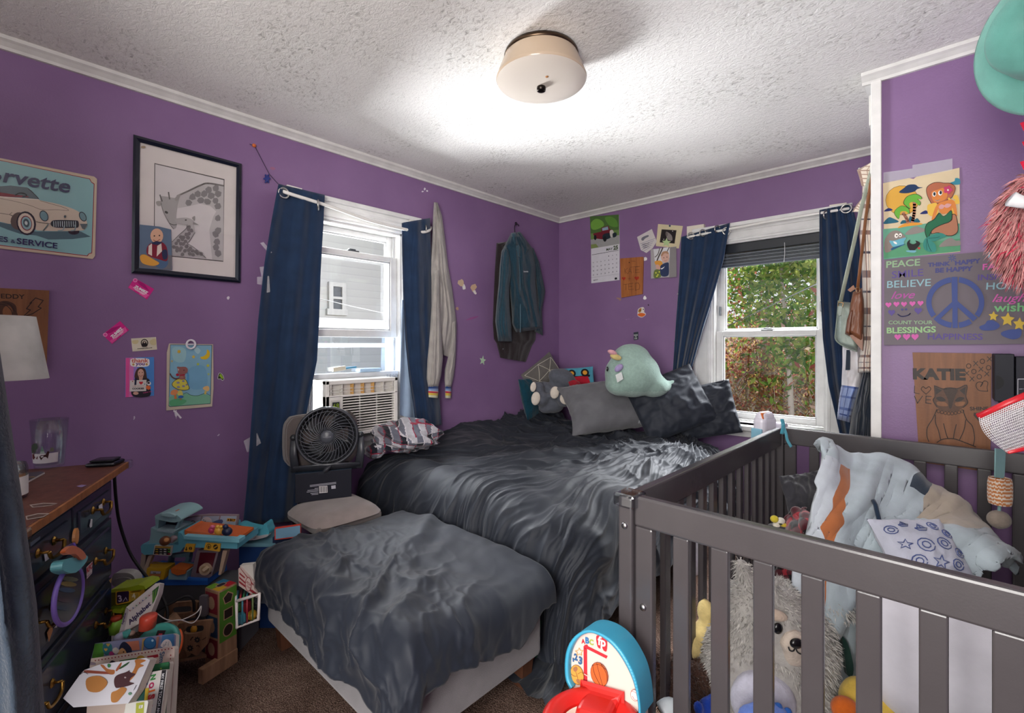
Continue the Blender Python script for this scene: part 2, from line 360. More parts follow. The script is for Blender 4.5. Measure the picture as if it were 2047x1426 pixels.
build('baseboard_closet', MB().bx(XP, XR, YC-.016, YC, FZ, ZB, 'd8d4d0', .003), 'trim', kind='structure')
# paint chips and scuffs on the walls
def chips(name, pl, lst, par):
    for i, (x, y, rx, ry, c) in enumerate(lst):
        r = random.Random(i*7+int(x)); pts = [(px+r.uniform(-.25, .25)*rx, py+r.uniform(-.25, .25)*ry) for px, py in ovalp(x, y, rx, ry, 9, r.uniform(0, 3))]
        build(name, MB().art(pl, pts, c, .0008), 'paper', bpy.data.objects[par])
chips('paint_chip', PA, [(921, 566, 6, 7, 'c9b093'), (927, 574, 6, 3, 'e8e6e2'), (947, 576, 9, 5, 'c9a98a'), (949, 584, 2.5, 5, 'e4dcd4'), (914, 617, 2.5, 4, 'b59478'), (456, 596, 3, 3, 'd8d0d8'), (348, 822, 3, 2, 'd9d4dc'),
   (352, 829, 9, 2, 'dcd8e0'), (268, 836, 4, 1.3, 'cdc3d2'), (849, 378, 3, 2, 'e6e0e8'), (854, 382, 2, 2, 'e6e0e8'), (845, 383, 2, 1.6, 'e6e0e8'), (545, 337, 6, 3, 'a06a86'), (437, 870, 3, 1.2, 'd0c6d6'), (945, 636, 14, 2.5, '9a5a8e')], 'wall_left')
chips('paint_chip', PB, [(1289, 518, 4, 4, 'e8e4e4'), (1289, 596, 4, 3.5, 'f0eeec'), (1237, 598, 2.5, 6, 'a98474'), (1296, 610, 1.5, 1.5, '3a2a3c'), (1259, 638, 1, 9, 'a37fb0')], 'wall_back')
# ------------------------------------------------------------------ windows
build('outer_bounce_board', holed(lambda m, a, b, c, d: m.bx(-T-.02, -T-.001, a, b, c, d, '8a8a8a'), YR, T, A0, A1, WZ0, WZ1), 'trim', kind='structure')  # unseen grey board added outside to keep bounced light from turning purple
def mA(s, z, n): return V(n, s, z)
def mB(s, z, n): return V(s, -n, z)
def wb(mb, mp, s0, s1, z0, z1, n0, n1, col, bev=.002):
    a = mp(s0, z0, n0); b = mp(s1, z1, n1); return mb.bx(min(a.x, b.x), max(a.x, b.x), min(a.y, b.y), max(a.y, b.y), min(a.z, b.z), max(a.z, b.z), col, bev)
WH = 'e6e6e4'
def window(name, mp, s0, s1, lower, upper, side):
    cw = .115
    c = MB()
    for a, b in ((s0-cw, s0+.008), (s1-.008, s1+cw)):
        wb(c, mp, a, b, WZ0-.02, WZ1, 0, .018, WH); o = a if a < s0 else b-.022
        wb(c, mp, o, o+.022, WZ0-.02, WZ1+.095, .012, .028, WH, .004)
        i = b-.03 if a < s0 else a+.006; wb(c, mp, i, i+.018, WZ0, WZ1, .014, .023, WH, .003)
    wb(c, mp, s0-cw, s1+cw, WZ1-.008, WZ1+.11, 0, .018, WH)
    for z, h, n in ((WZ1+.085, .025, .034), (WZ1+.004, .012, .024), (WZ1+.05, .010, .023)): wb(c, mp, s0-cw-.006, s1+cw+.006, z, z+h, .010, n, WH, .004)
    root = build(name, c, 'trim', kind='structure')
    j = MB()
    for a, b in ((s0, s0+.02), (s1-.02, s1)): wb(j, mp, a, b, WZ0, WZ1, -T, .004, 'dcdcda')
    wb(j, mp, s0, s1, WZ1-.02, WZ1, -T, .004, 'dcdcda'); wb(j, mp, s0, s1, WZ0-.02, WZ0+.01, -T-.03, .0, 'dcdcda')
    for a in (s0+.02, s1-.032): wb(j, mp, a, a+.012, WZ0, WZ1, -.062, -.054, 'c9cacb')
    build('jamb', j, 'trim', root)
    build('sill', wb(wb(MB(), mp, s0-cw-.03, s1+cw+.03, WZ0-.045, WZ0-.012, -.02, .062, WH, .008), mp, s0-cw, s1+cw, WZ0-.09, WZ0-.045, 0, .018, WH), 'trim', root)
    for nm, (z0, z1), n in (('lower_sash', lower, -.048), ('upper_sash', upper, -.088)):
        f = MB(); a, b = s0+.02, s1-.02; r = .042
        for q in ((a, a+r, z0, z1), (b-r, b, z0, z1), (a+r, b-r, z0, z0+r), (a+r, b-r, z1-.032, z1)): wb(f, mp, *q, n-.017, n+.017, WH, .004)
        for q in ((a+r-.002, a+r+.008, z0+r, z1-.03), (b-r-.008, b-r+.002, z0+r, z1-.03), (a+r, b-r, z0+r-.002, z0+r+.008), (a+r, b-r, z1-.04, z1-.03)): wb(f, mp, *q, n-.008, n+.008, 'c4c6c8', .002)
        sh = build(nm, f, 'trim', root)
        build('pane', wb(MB(), mp, a+r, b-r, z0+r, z1-.03, n-.003, n+.001, 'ffffff', 0), 'glass', sh)
    lk = MB(); m = (s0+s1)/2; wb(lk, mp, m-.035, m+.035, lower[1]-.002, lower[1]+.008, -.075, -.035, '55585c', .003); wb(lk, mp, m-.022, m+.022, lower[1]+.008, lower[1]+.018, -.066, -.048, '3c3e42', .004)
    build('sash_lock', lk, 'metal', root, label='dark metal sash lock')
    return root
w1 = window('window_1', mA, A0, A1, (1.345, 1.835), (1.40, 1.965), 1)
w2 = window('window_2', mB, B0, B1, (.815, 1.392), (1.36, 1.965), 1)
for a in (A0+.062, A1-.085): pass
build('storm_bar', wb(MB(), mA, A0+.02, A1-.02, 1.285, 1.31, -.10, -.085, 'b9bbbd'), 'trim', w1)
build('film', wb(MB(), mA, A0+.02, A1-.02, 1.125, 1.345, -.05, -.047, 'ffffff', 0), 'film', w1, label='clear film closing the gap above the air conditioner')
for z in (1.69,):
    for a in (B0+.034, B1-.046): build('latch', wb(MB(), mB, a, a+.012, 1.50, 1.56, -.06, -.045, '8c8f92'), 'metal', w2)
# blind pulled up at the end window
bl = thing('window_blind', 'dark grey slatted blind raised to the top of the end window', 'blind', (1.615, .03, 1.83))
build('headrail', wb(MB(), mB, B0+.022, B1-.022, 1.905, 1.965, -.055, -.012, '23272d', .004), 'plastic', bl)
s = MB()
for i in range(14):
    z = 1.832+i*.0052; a = mB(B0+.026, z, -.052); s.box((1.615, .032+random.uniform(-.002, .002), z), (B1-B0-.052, .030, .0028), '3d434b' if i % 4 else '8d949c', TR((0, 0, 0)))
build('slats', s, 'plastic', bl)
build('bottom_rail', wb(MB(), mB, B0+.026, B1-.026, 1.815, 1.831, -.05, -.016, '4a5059', .004), 'plastic', bl)
build('cord', MB().tube([(1.72, .012, 1.93), (1.722, .008, 1.86), (1.718, .006, 1.81)], .0018, 'dedede'), 'cloth', bl)
# ------------------------------------------------------------------ outside
build('ground', MB().bx(-30, 30, -30, 40, -3.2, -3.1, '8f8674'), 'paper', kind='structure')
hs = MB(); hs.sheet(40, 30, lambda u, v: V(-12+30*u, 7+16*v, -3.05+4.6*S(v*1.15)+.35*fbm(V(u*9, v*9, 0))), '7c6a50'); build('hillside', hs, 'plush', kind='structure')
def house():
    t = thing('neighbour_house', 'white sided neighbouring house seen through the side window', 'house', (-5.2, 2.5, -3.1))
    hp = Pl((-5, 0, 0), (1, 0, 0)); a = hp.at(663, 573); b = hp.at(681, 619)
    build('wall', MB().bx(-8, -5, -6, 14, -3.1, 6, 'e0e0e0'), 'siding', t)
    f = MB(); y0, y1, z0, z1 = a.y, b.y, b.z, a.z
    for q in ((y0-.07, y0, z0, z1+.07), (y1, y1+.07, z0, z1+.07), (y0, y1, z1, z1+.07), (y0-.1, y1+.1, z0-.1, z0), (y0, y1, (z0+z1)/2-.02, (z0+z1)/2+.02)): f.bx(-5, -4.94, *q, 'a4a4a4')
    w = build('window', f, 'trim', t); build('pane', MB().bx(-4.99, -4.975, y0, y1, z0, z1, '4c5056'), 'gloss', w)
    build('roof', MB().bx(-8.4, -4.5, -6.3, 14.3, 6, 6.3, '6a6a6a'), 'paper', t)
house()
def leaves(mb, c, r, n, sz, cols, rnd):
    for _ in range(n):
        d = Vector((rnd.gauss(0, .5), rnd.gauss(0, .5), rnd.gauss(0, .5))); p = Vector(c)+Vector((d.x*r[0], d.y*r[1], d.z*r[2]))
        a = Vector((rnd.uniform(-1, 1), rnd.uniform(-1, 1), rnd.uniform(-1, 1))).normalized(); b = a.orthogonal().normalized(); l = sz*rnd.uniform(.5, 1.3)
        mb.add([p-a*l, p+b*l*.45, p+a*l, p-b*l*.45], [[0, 1, 2, 3]], rnd.choice(cols))
def tree(x, y, h, r, cols, label, seed, n=1500, sz=.11, bark='b5aca2', lean=.2, crownk=.62):
    rnd = random.Random(seed); z0 = -2.9+max(0, (y-8)*.26); t = thing('tree' if h > 2.6 else 'shrub', label, 'tree' if h > 2.6 else 'shrub', (x, y, z0), 'trees on the slope outside' if h > 2.6 else 'shrubs on the slope outside')
    top = V(x+rnd.uniform(-lean, lean)*h*.4, y, z0+h); tr = MB(); q = spl([V(x, y, z0), lerp(V(x, y, z0), top, .4)+V(rnd.uniform(-.15, .15), 0, 0), lerp(V(x, y, z0), top, .7)+V(rnd.uniform(-.25, .25), 0, 0), top], 4)
    tr.tube(q, [lerp(.035*h**.5, .012, i/len(q)) for i in range(len(q))], bark, 6); lf = MB()
    for i in range(9):
        k = rnd.uniform(.25, .95); b = q[int(k*(len(q)-1))]; d = Vector((rnd.uniform(-1, 1), rnd.uniform(-.5, .5), rnd.uniform(.1, .9)))*r*rnd.uniform(.5, 1.1)
        br = spl([b, b+d*.5+V(0, 0, -.06*r), b+d], 3); tr.tube(br, [lerp(.02, .005, j/len(br)) for j in range(len(br))], bark, 5)
        for _ in range(3):
            e = b+d*rnd.uniform(.4, 1); tr.tube([e, e+Vector((rnd.uniform(-1, 1), rnd.uniform(-1, 1), rnd.uniform(-.3, 1)))*r*.4], .006, bark, 4)
        leaves(lf, b+d*.85, (r*.55, r*.55, r*.45), n//14, sz, cols, rnd)
    leaves(lf, (x, y, z0+h*crownk), (r, r, h*.33), n//3, sz, cols, rnd)
    build('trunk', tr, 'paper', t); build('foliage', lf, 'leaf', t)
GR = ['6f9a3c', '87ad4e', '557f30', 'a6b860', '9fae55']; RD = ['b06a58', '94524a', 'b87a68', '8a4c42', 'b89a88']; YE = ['c2a862', 'a98c50', 'd0bb85', '94904e', 'b07a54']
tree(.95, 8.6, 5.6, .95, RD+GR[:2], 'pale forked nearly bare tree in front outside the end window', 5, 500, .10, 'd9d2ca', .5)
tree(-.6, 11.2, 7.6, 1.35, GR, 'green leafed tree left of the bare forked one, outside the end window', 3, 3200)
tree(1.1, 14.0, 8.0, 1.6, GR+YE[:2], 'tall yellow green tree behind the bare forked one, outside the end window', 4, 3600)
tree(-2.6, 15.5, 8.4, 1.9, GR+RD[:1], 'broad green tree at the far left outside the end window', 6, 3200)
tree(-1.2, 19, 9.4, 2.6, GR+RD[:1]+YE[:1], 'farthest hazy tree on the slope outside the end window', 9, 3600, .16)
th = MB(); br = MB(); rnd = random.Random(31)
for i in range(84):
    x, y = rnd.uniform(-5, 2.6), (rnd.uniform(7.2, 13) if i < 56 else rnd.uniform(13, 22)); z = -3.05+4.6*S((y-7)/16*1.15); c = rnd.choice([RD, RD+YE, RD, RD+YE, YE+GR[:2]])
    leaves(th, (x, y, z+.75), (.8, .8, .75) if i < 56 else (1.3, .8, 1.0), 520, .055 if i < 56 else .09, c, rnd)
    for _ in range(5): th.tube([(x, y, z), (x+rnd.uniform(-.5, .5), y, z+.8), (x+rnd.uniform(-1, 1), y, z+rnd.uniform(1.2, 2))], .009, 'cfc6b8', 4)
tag(build('thicket', th, 'leaf'), 'rusty brown autumn brush covering the slope outside the end window', 'brush', kind='stuff')
hw = Pl((-4.98, 0, 0), (1, 0, 0))
tag(build('power_line', MB().tube([hw.at(1340, 706), P(1700, 536, 5.0)], .008, '4a4e50', 5), 'rubber'), 'dark power line crossing outside the end window', 'cable')
tag(build('overhead_cable', MB().tube([hw.at(560, 575), P(610, 590, 5.6), P(700, 612, 5.9), P(760, 625, 6.2), P(830, 632, 6.6), hw.at(900, 632)], .005, '9a9da0', 5), 'rubber'), 'thin grey cable sagging outside the side window', 'cable')
# ------------------------------------------------------------------ curtains
def drape(pl, L, R, o, fold, nu=60, nv=70, col='203a5c', colfn=None, mb=None):
    """hanging cloth between two edge lines given from top to bottom"""
    kl = [(i/(len(L)-1), x, y) for i, (x, y) in enumerate(L)]; kr = [(i/(len(R)-1), x, y) for i, (x, y) in enumerate(R)]
    def fn(u, v):
        a = pw(kl, v); b = pw(kr, v); oo = o(u, v) if callable(o) else o
        return pl.at(lerp(a[0], b[0], u), lerp(a[1], b[1], u), oo+fold(u, v))
    return (mb or MB()).sheet(nu, nv, fn, col, True, colfn)
NAVY = '22406a'
def grommet(pl, x, y, o, par, r=.021, tilt=0):
    c = pl.at(x, y, o); u = pl.n.cross(V(0, 0, 1)).normalized()*cos(tilt)+pl.n*sin(tilt); q = [c+u*(r*cos(t))+V(0, 0, r*sin(t)) for t in [2*pi*i/20 for i in range(20)]]
    build('grommet', MB().tube(q, .0045, 'd5d3cd', 6, True), 'metal', par, label='pale metal grommet')
sol = (('SOLIDIFY', dict(thickness=.003)),)
def folds(n, a, ph=0, bias=.5):
    return lambda u, v: a*(.45+.55*v)*(sin(2*pi*n*u**bias+ph+.6*sin(3*v+ph))+.35*sin(2*pi*(2.3*n)*u+1.7*ph+v*2))+.006*fbm(V(u*4, v*7, ph))
t = thing('curtain', 'long navy curtain left of the side window, taped along its edge', 'curtain', (.09, -2.33, .42), 'navy grommet curtains')
build('panel', drape(PA, [(557, 368), (545, 430), (528, 530), (516, 640), (508, 760), (500, 880), (493, 980), (486, 1050)], [(649, 390), (646, 450), (641, 545), (638, 640), (634, 720), (618, 800), (600, 890), (592, 1042)], .075, lambda u, v: folds(1.6, .018, .4, .8)(u, v)+.05*max(0, u-.78)*(1-v)+.004*ridge(V(u*5, v*3+u*3, 2))*S(v*2)), 'curtain', t, mods=sol)
grommet(PA, 567, 386, .085, t, .024); grommet(PA, 636, 410, .098, t, .024, 1.1)
t = thing('curtain', 'navy curtain between the side window and the grey hoodie', 'curtain', (.09, -1.47, .75), 'navy grommet curtains')
build('panel', drape(PA, [(803, 446), (804, 520), (806, 600), (810, 680), (817, 750), (826, 810), (832, 860)], [(859, 436), (861, 520), (864, 600), (867, 680), (872, 750), (878, 800), (882, 850)], .07, lambda u, v: folds(1.3, .016, 2.2)(u, v)+.02*sin(pi*u)), 'curtain', t, mods=sol)
grommet(PA, 823, 461, .088, t, .022); grommet(PA, 850, 458, .075, t, .022, 1.2)
build('lit_inner_edge', drape(PA, [(803, 600), (802, 680), (800, 760), (799, 830)], [(812, 600), (820, 700), (828, 780), (833, 840)], .05, lambda u, v: .01*sin(9*u+3*v), 10, 20, '9db3cc'), 'satin', t, label='pale blue satin lining')  # pale colour stands for window light on the navy curtain's inner side
t = thing('curtain', 'navy curtain swept aside left of the end window', 'curtain', (1.06, -.1, .62), 'navy grommet curtains')
build('panel', drape(PB, [(1362, 474), (1358, 560), (1352, 640), (1347, 720), (1342, 790), (1340, 850)], [(1459, 446), (1446, 520), (1426, 590), (1404, 660), (1384, 730), (1372, 790), (1368, 850)], lambda u, v: .075+.05*sin(pi*v)*u, folds(3.2, .020, .3, .9)), 'curtain', t, mods=sol)
for x, y, a in ((1381, 472, .7), (1405, 466, .9), (1434, 458, 1.1), (1452, 462, .4)): grommet(PB, x, y, .085, t, .022, a)
build('snap', MB().ell(PB.at(1355, 588, .10), .005, 'e8e8e8', n=6), 'metal', t); build('snap', MB().ell(PB.at(1348, 682, .10), .005, 'c8c8c8', n=6), 'metal', t)
t = thing('curtain', 'navy curtain right of the end window, beside the hanging bags', 'curtain', (1.98, -.1, .5), 'navy grommet curtains')
build('panel', drape(PB, [(1638, 420), (1638, 500), (1640, 590), (1645, 680), (1656, 770), (1677, 860), (1700, 960)], [(1702, 408), (1714, 450), (1722, 540), (1728, 640), (1734, 740), (1738, 850), (1742, 950)], .075, folds(3.0, .022, 1.1, .9)), 'curtain', t, mods=sol)
grommet(PB, 1692, 417, .09, t, .024); grommet(PB, 1652, 430, .085, t, .022, 1.1)
t = thing('curtain_rod', 'white curtain rod sagging across the side window', 'curtain rod', tuple(PA.at(690, 420, .085)), 'white curtain rods')
build('rod', MB().tube(spl([PA.at(562, 378, .03), PA.at(572, 385, .085), PA.at(660, 413, .085), PA.at(745, 443, .085), PA.at(832, 463, .085), PA.at(856, 462, .08), PA.at(862, 455, .02)], 5), .009, 'e6e4df', 8, flat=.7), 'gloss', t)
for x, y in ((590, 378), (836, 448)): build('bracket', MB().slab(PA, [(x-16, y-9), (x+14, y-1), (x+14, y+14), (x-16, y+6)], 'e8e4dc', .034, .045), 'trim', t)
t = thing('curtain_rod', 'white curtain rod along the top of the end window', 'curtain rod', tuple(PB.at(1540, 440, .085)), 'white curtain rods')
build('rod', MB().tube([PB.at(1371, 474, .02), PB.at(1374, 474, .07), PB.at(1380, 473, .08), PB.at(1540, 442, .08), PB.at(1690, 418, .08), PB.at(1702, 416, .07), PB.at(1706, 415, .02)], .009, 'e8e6e1', 8, flat=.7), 'gloss', t)
for x, y in ((1385, 458), (1670, 415)): build('bracket', MB().slab(PB, [(x-12, y-5), (x+22, y-10), (x+22, y+8), (x-12, y+13)], 'e4dccc', .0, .03), 'trim', t)
# ------------------------------------------------------------------ air conditioner
t = thing('window_air_conditioner', 'white window air conditioner in the side window', 'air conditioner', (.03, -1.93, .82))
y0, y1, z0, z1 = -2.13, -1.70, .815, 1.115; X = .125
body = MB().bx(-.42, X-.03, y0+.01, y1-.01, z0, z1, 'd9d6cf', .012); build('body', body, 'plastic', t)
f = MB()
for q in ((y0, y1, z1-.022, z1), (y0, y1, z0, z0+.02), (y0, y0+.022, z0, z1), (y1-.022, y1, z0, z1), (y0, y1, z1-.09, z1-.078), (y0, y0+.095, z0, z1-.08)): f.bx(X-.035, X, *q, 'e6e3dc', .004)
build('front_frame', f, 'plastic', t)
g = MB()
for i in range(14):
    z = z0+.026+i*.0145; g.box((X-.014, (y0+.095+y1-.022)/2, z), (.016, y1-y0-.115, .006), 'e8e5de', TR((0, 0, 0)))
for k in (.33, .66): yy = lerp(y0+.095, y1-.022, k); g.bx(X-.02, X-.012, yy-.002, yy+.002, z0+.02, z1-.085, 'd0ccc4')
build('grille', g, 'plastic', t); build('grille_back', MB().bx(X-.034, X-.03, y0+.02, y1-.02, z0+.01, z1-.085, '55534f'), 'plastic', t, label='dark recess behind the grille')
g = MB().bx(X-.045, X-.04, y0+.02, y1-.02, z1-.08, z1-.02, '7a6a58')
for i in range(7): yy = lerp(y0+.03, y1-.03, i/6); g.bx(X-.038, X-.004, yy-.003, yy+.003, z1-.078, z1-.022, 'd9a860' if i in (2, 3, 4) else 'dcd8d0')
for z in (z1-.045, z1-.062): g.bx(X-.01, X-.004, y0+.02, y1-.02, z-.0015, z+.0015, 'e0ddd6')
build('outlet_louvers', g, 'plastic', t)
cp = MB().bx(X-.002, X+.003, y0+.028, y0+.08, z1-.185, z1-.10, 'cfccc6', .002).bx(X+.003, X+.005, y0+.034, y0+.072, z1-.15, z1-.112, '2c3430')
for i in range(6): cp.bx(X+.003, X+.0055, y0+.034+(i % 3)*.014, y0+.044+(i % 3)*.014, z1-.166-(i//3)*.012, z1-.158-(i//3)*.012, 'f0eeea')
c = build('control_panel', cp, 'plastic', t); d = MB(); d.text(None, '68', (X+.0056, y0+.038, z1-.145), (X+.0056, y0+.068, z1-.145), 'a8c838', 0, (.026, V(0, 0, 1)), px=False); build('display', d, 'print', c, label='green lit digits')
for a, b in ((A0+.022, y0-.002), (y1+.002, A1-.022)):
    s = MB()
    for i in range(9): s.bx(-.03+.012*(i % 2), -.018+.012*(i % 2), lerp(a, b, i/9), lerp(a, b, (i+1)/9), z0, z1+.01, 'b9bcc2', .001)
    build('side_panel', s, 'satin', t, label='silvery pleated side panel')
build('top_strip', MB().bx(-.05, -.01, A0+.022, A1-.022, z1, z1+.028, 'd8dadc', .004).box((-.02, -1.80, z1+.04), (.05, .14, .02), 'a9c4dc', TR((0, 0, 0)), .006), 'satin', t)
t = tag(build('paint_brush', MB().box((.0, 0, 0), (.02, .075, .024), 'cfc8b4', TR((-.02, -1.985, 1.168), 0, .12), .004).box((0, .06, -.002), (.012, .09, .010), '3f86a8', TR((-.02, -1.985, 1.168), 0, .08), .004), 'plastic'), 'small cream and blue brush lying above the air conditioner', 'brush')
# ------------------------------------------------------------------ ceiling lamp
t = thing('ceiling_light', 'aged cream glass ceiling light with a dark finial', 'ceiling light', (1.345, -1.885, 2.27))
M0 = TR((1.345, -1.885, 0))
build('canopy', MB().lathe([(.0, 2.384), (.135, 2.384), (.139, 2.374), (.137, 2.366), (.0, 2.366)], '5a4a3c', M0, 40), 'metal', t, label='dark metal canopy')
build('glass_shade', MB().lathe([(.134, 2.372), (.146, 2.345), (.158, 2.315), (.166, 2.293), (.168, 2.288), (.165, 2.283)], 'b8a48e', M0, 56), 'gloss', t, label='tan glass side')
build('diffuser', MB().lathe([(.165, 2.283), (.150, 2.277), (.12, 2.270), (.08, 2.265), (.04, 2.263), (.0, 2.262)], 'dcd2c6', M0, 56), 'gloss', t)
build('finial', MB().lathe([(.0, 2.262), (.016, 2.262), (.017, 2.256), (.016, 2.247), (.010, 2.245), (.0, 2.245)], '3a3430', M0, 16), 'metal', t)
build('stain', MB().lathe([(0, 2.2625), (.006, 2.2622), (.006, 2.261), (0, 2.2608)], 'b57a45', TR((1.345+.055, -1.885-.035, .0028)), 10), 'print', t)
# ------------------------------------------------------------------ bed
t = thing('bed', 'double bed in the corner under dark charcoal bedding', 'bed', (.76, -.95, FZ))
BX0, BX1, BY0, BY1 = .03, 1.40, -1.88, -.03
build('bed_frame', MB().bx(BX0+.03, BX1-.03, BY0+.03, BY1-.01, .16, .30, '1c1d21', .01), 'cloth', t)
for x in (BX0+.08, BX1-.08):
    for y in (BY0+.1, BY1-.1): build('leg', MB().bx(x-.025, x+.025, y-.025, y+.025, FZ, .19, '2a2422', .004), 'wood', t)
build('mattress', MB().bx(BX0+.02, BX1-.09, BY0+.17, BY1, .29, .60, '33363d', .05), 'cloth', t)
def draped(a, b, x0, x1, y0, y1, ztop, R, flare, zmin, topfn=None):
    """where cloth point (a,b) comes to lie when the sheet is laid over a box"""
    cx, cy = max(x0, min(x1, a)), max(y0, min(y1, b)); dx, dy = a-cx, b-cy; d = math.hypot(dx, dy); zt = ztop+(topfn(cx, cy) if topfn else 0)
    if d < 1e-6: return V(a, b, zt)
    nx, ny = dx/d, dy/d; th = min(d/R, pi/2-flare)
    h = R*sin(th); z = R*(1-cos(th)); rest = d-R*th
    if rest > 0: h += rest*sin(flare); z += rest*cos(flare)
    zz = zt-z
    if zz < zmin: h += (zmin-zz)*.6; zz = zmin
    return V(cx+nx*h, cy+ny*h, zz)
def wrinkled(fn, disp):                        # push a surface along its normal
    e = .002
    def g(u, v):
        p = fn(u, v); n = (fn(u+e, v)-fn(u-e, v)).cross(fn(u, v+e)-fn(u, v-e))
        n = n.normalized() if n.length > 1e-12 else V(0, 0, 1)
        return p+n*disp(u, v, p)
    return g
DK = '191e28'
# comforter: cloth coordinates run past the bed edge at the foot and the open side
CA0, CA1, CB0, CB1 = .03, 1.77, -2.52, -.30
def cpos(u, v):
    a = lerp(CA0, CA1, u); b = lerp(CB0, CB1, v)
    top = lambda x, y: .035*fbm(V(x*2.2, y*2.2, 1))+.05*S((y+.75)/.5)*S((1.0-x)/.5)+.075*S((.42-x)/.42)*S((y+1.65)/.5)
    return draped(a, b, BX0, BX1-.08, BY0+.17, BY1, .655, .16, .13, FZ+.02, top)
def cw(u, v, p):
    a = lerp(CA0, CA1, u); b = lerp(CB0, CB1, v); q = V(a-1.28, b+.35, 0); r = q.length+.25; th = math.atan2(q.x, -q.y)+.10*fbm(V(a*1.6, b*1.6, 21))
    k = S((1.15-a)/.7)*S((-b-1.0)/.6)
    f1 = ridge(V(th*5.5+.35*fbm(V(a*2, b*2, 3)), r*.45, 0)); f2 = ridge(V(th*12+.6*fbm(V(a*2.2, b*2.2, 5)), r*.7, 4)); f3 = ridge(V(th*25+.8*fbm(V(a*3, b*3, 9)), r*1.1, 8))
    wild = max(0, ridge(V(a*5+1.5*fbm(V(a*2, b*2, 11)), b*6, 6)))**2*S((b+1.15)/.5)
    low = S((-b-1.7)/.5)
    f4 = ridge(V(th*46+1.2*fbm(V(a*5, b*5, 13)), r*4, 12)); f5 = ridge(V(a*4+b*2+1.2*fbm(V(a*2, b*2, 15)), b*5-a*2, 17))
    return .018*fbm(V(a*3.2, b*3.2, 0))+max(0, f1)**1.6*(.018+.022*low)+max(0, f2)**2*.017*(1-.3*k)+max(0, f3)**2*.010+max(0, f4)**2*.0022+max(0, f5)**3*.016*S((b+1.7)/.8)+wild*.026
cf = MB().sheet(400, 460, wrinkled(cpos, cw), DK); build('comforter', cf, 'satin', label='crumpled charcoal comforter spread over the bed and hanging off its foot', cat='comforter')
# sheet end and head of the bed
build('fitted_sheet', wrinkled and MB().sheet(60, 30, wrinkled(lambda u, v: draped(lerp(0.0, 1.56, u), lerp(-.52, .06, v), BX0+.02, BX1-.05, -.9, BY1-.03, .60, .06, .05, .3), lambda u, v, p: .006*fbm(V(u*9, v*5, 3))), '353a44'), 'satin', t)
# ------------------------------------------------------------------ bench at the foot of the bed
OX0, OX1, OY0, OY1, OZ = .505, 1.42, -2.55, -1.97, .485
t = thing('storage_bench', 'grey upholstered bench at the foot of the bed, half covered by a dark blanket', 'bench', ((OX0+OX1)/2, (OY0+OY1)/2, FZ))
build('body', MB().box(((OX0+OX1)/2, (OY0+OY1)/2, (OZ+FZ+.10)/2), (OX1-OX0, OY1-OY0, OZ-FZ-.10), '757174', None, .02, 3), 'knit', t)
for x in (OX0+.05, OX1-.05):
    for y in (OY0+.05, OY1-.05): build('leg', MB().add([(x-.03, y-.03, .24), (x+.03, y-.03, .24), (x+.03, y+.03, .24), (x-.03, y+.03, .24), (x-.02, y-.02, FZ), (x+.02, y-.02, FZ), (x+.02, y+.02, FZ), (x-.02, y+.02, FZ)], [[0, 1, 2, 3], [4, 5, 6, 7], [0, 1, 5, 4], [1, 2, 6, 5], [2, 3, 7, 6], [3, 0, 4, 7]], '5a3a2a'), 'wood', t, label='brown wooden leg')
def opos(u, v):
    # hem hangs lower at the front corner and in the middle of the long front
    ext = .165+.02*sin(u*9+1)+.03*fbm(V(u*6, 0, 0)); exr = .135+.02*sin(v*11)+.03*fbm(V(v*6, 3, 0))
    a = lerp(OX0-.16, OX1+exr, u); b = lerp(OY0-ext, OY1+.03, v)
    return draped(a, b, OX0+.045, OX1-.045, OY0+.045, OY1+.03, .508, .08, .06, FZ+.03, lambda x, y: .018*fbm(V(x*2.5, y*2.5, 4))+.02*sin((x-OX0)*3))
def ow(u, v, p):
    a = u*1.4; b = v*.95; c = a*.62+b*.78; d = -a*.78+b*.62
    big = math.exp(-((c-.98-.06*sin(d*6))/.05)**2)*S((d+.62)/.2)*.022
    f = max(0, ridge(V(c*5+.5*fbm(V(a*3, b*3, 1)), d*1.6, 7)))**2*.020; g = max(0, ridge(V(c*11+fbm(V(a*4, b*4, 2)), d*4, 3)))**2*.011+max(0, ridge(V(c*22+fbm(V(a*6, b*6, 4)), d*9, 5)))**2*.004
    return .010*fbm(V(a*4, b*4, 8))+f*S((.75-b)/.5+.3)+g*S((.8-b)/.4)+big
build('blanket', MB().sheet(220, 170, wrinkled(opos, ow), '151b27'), 'satin', label='dark blue grey blanket thrown over the bench', cat='blanket', mods=(('SOLIDIFY', dict(thickness=.006)),))
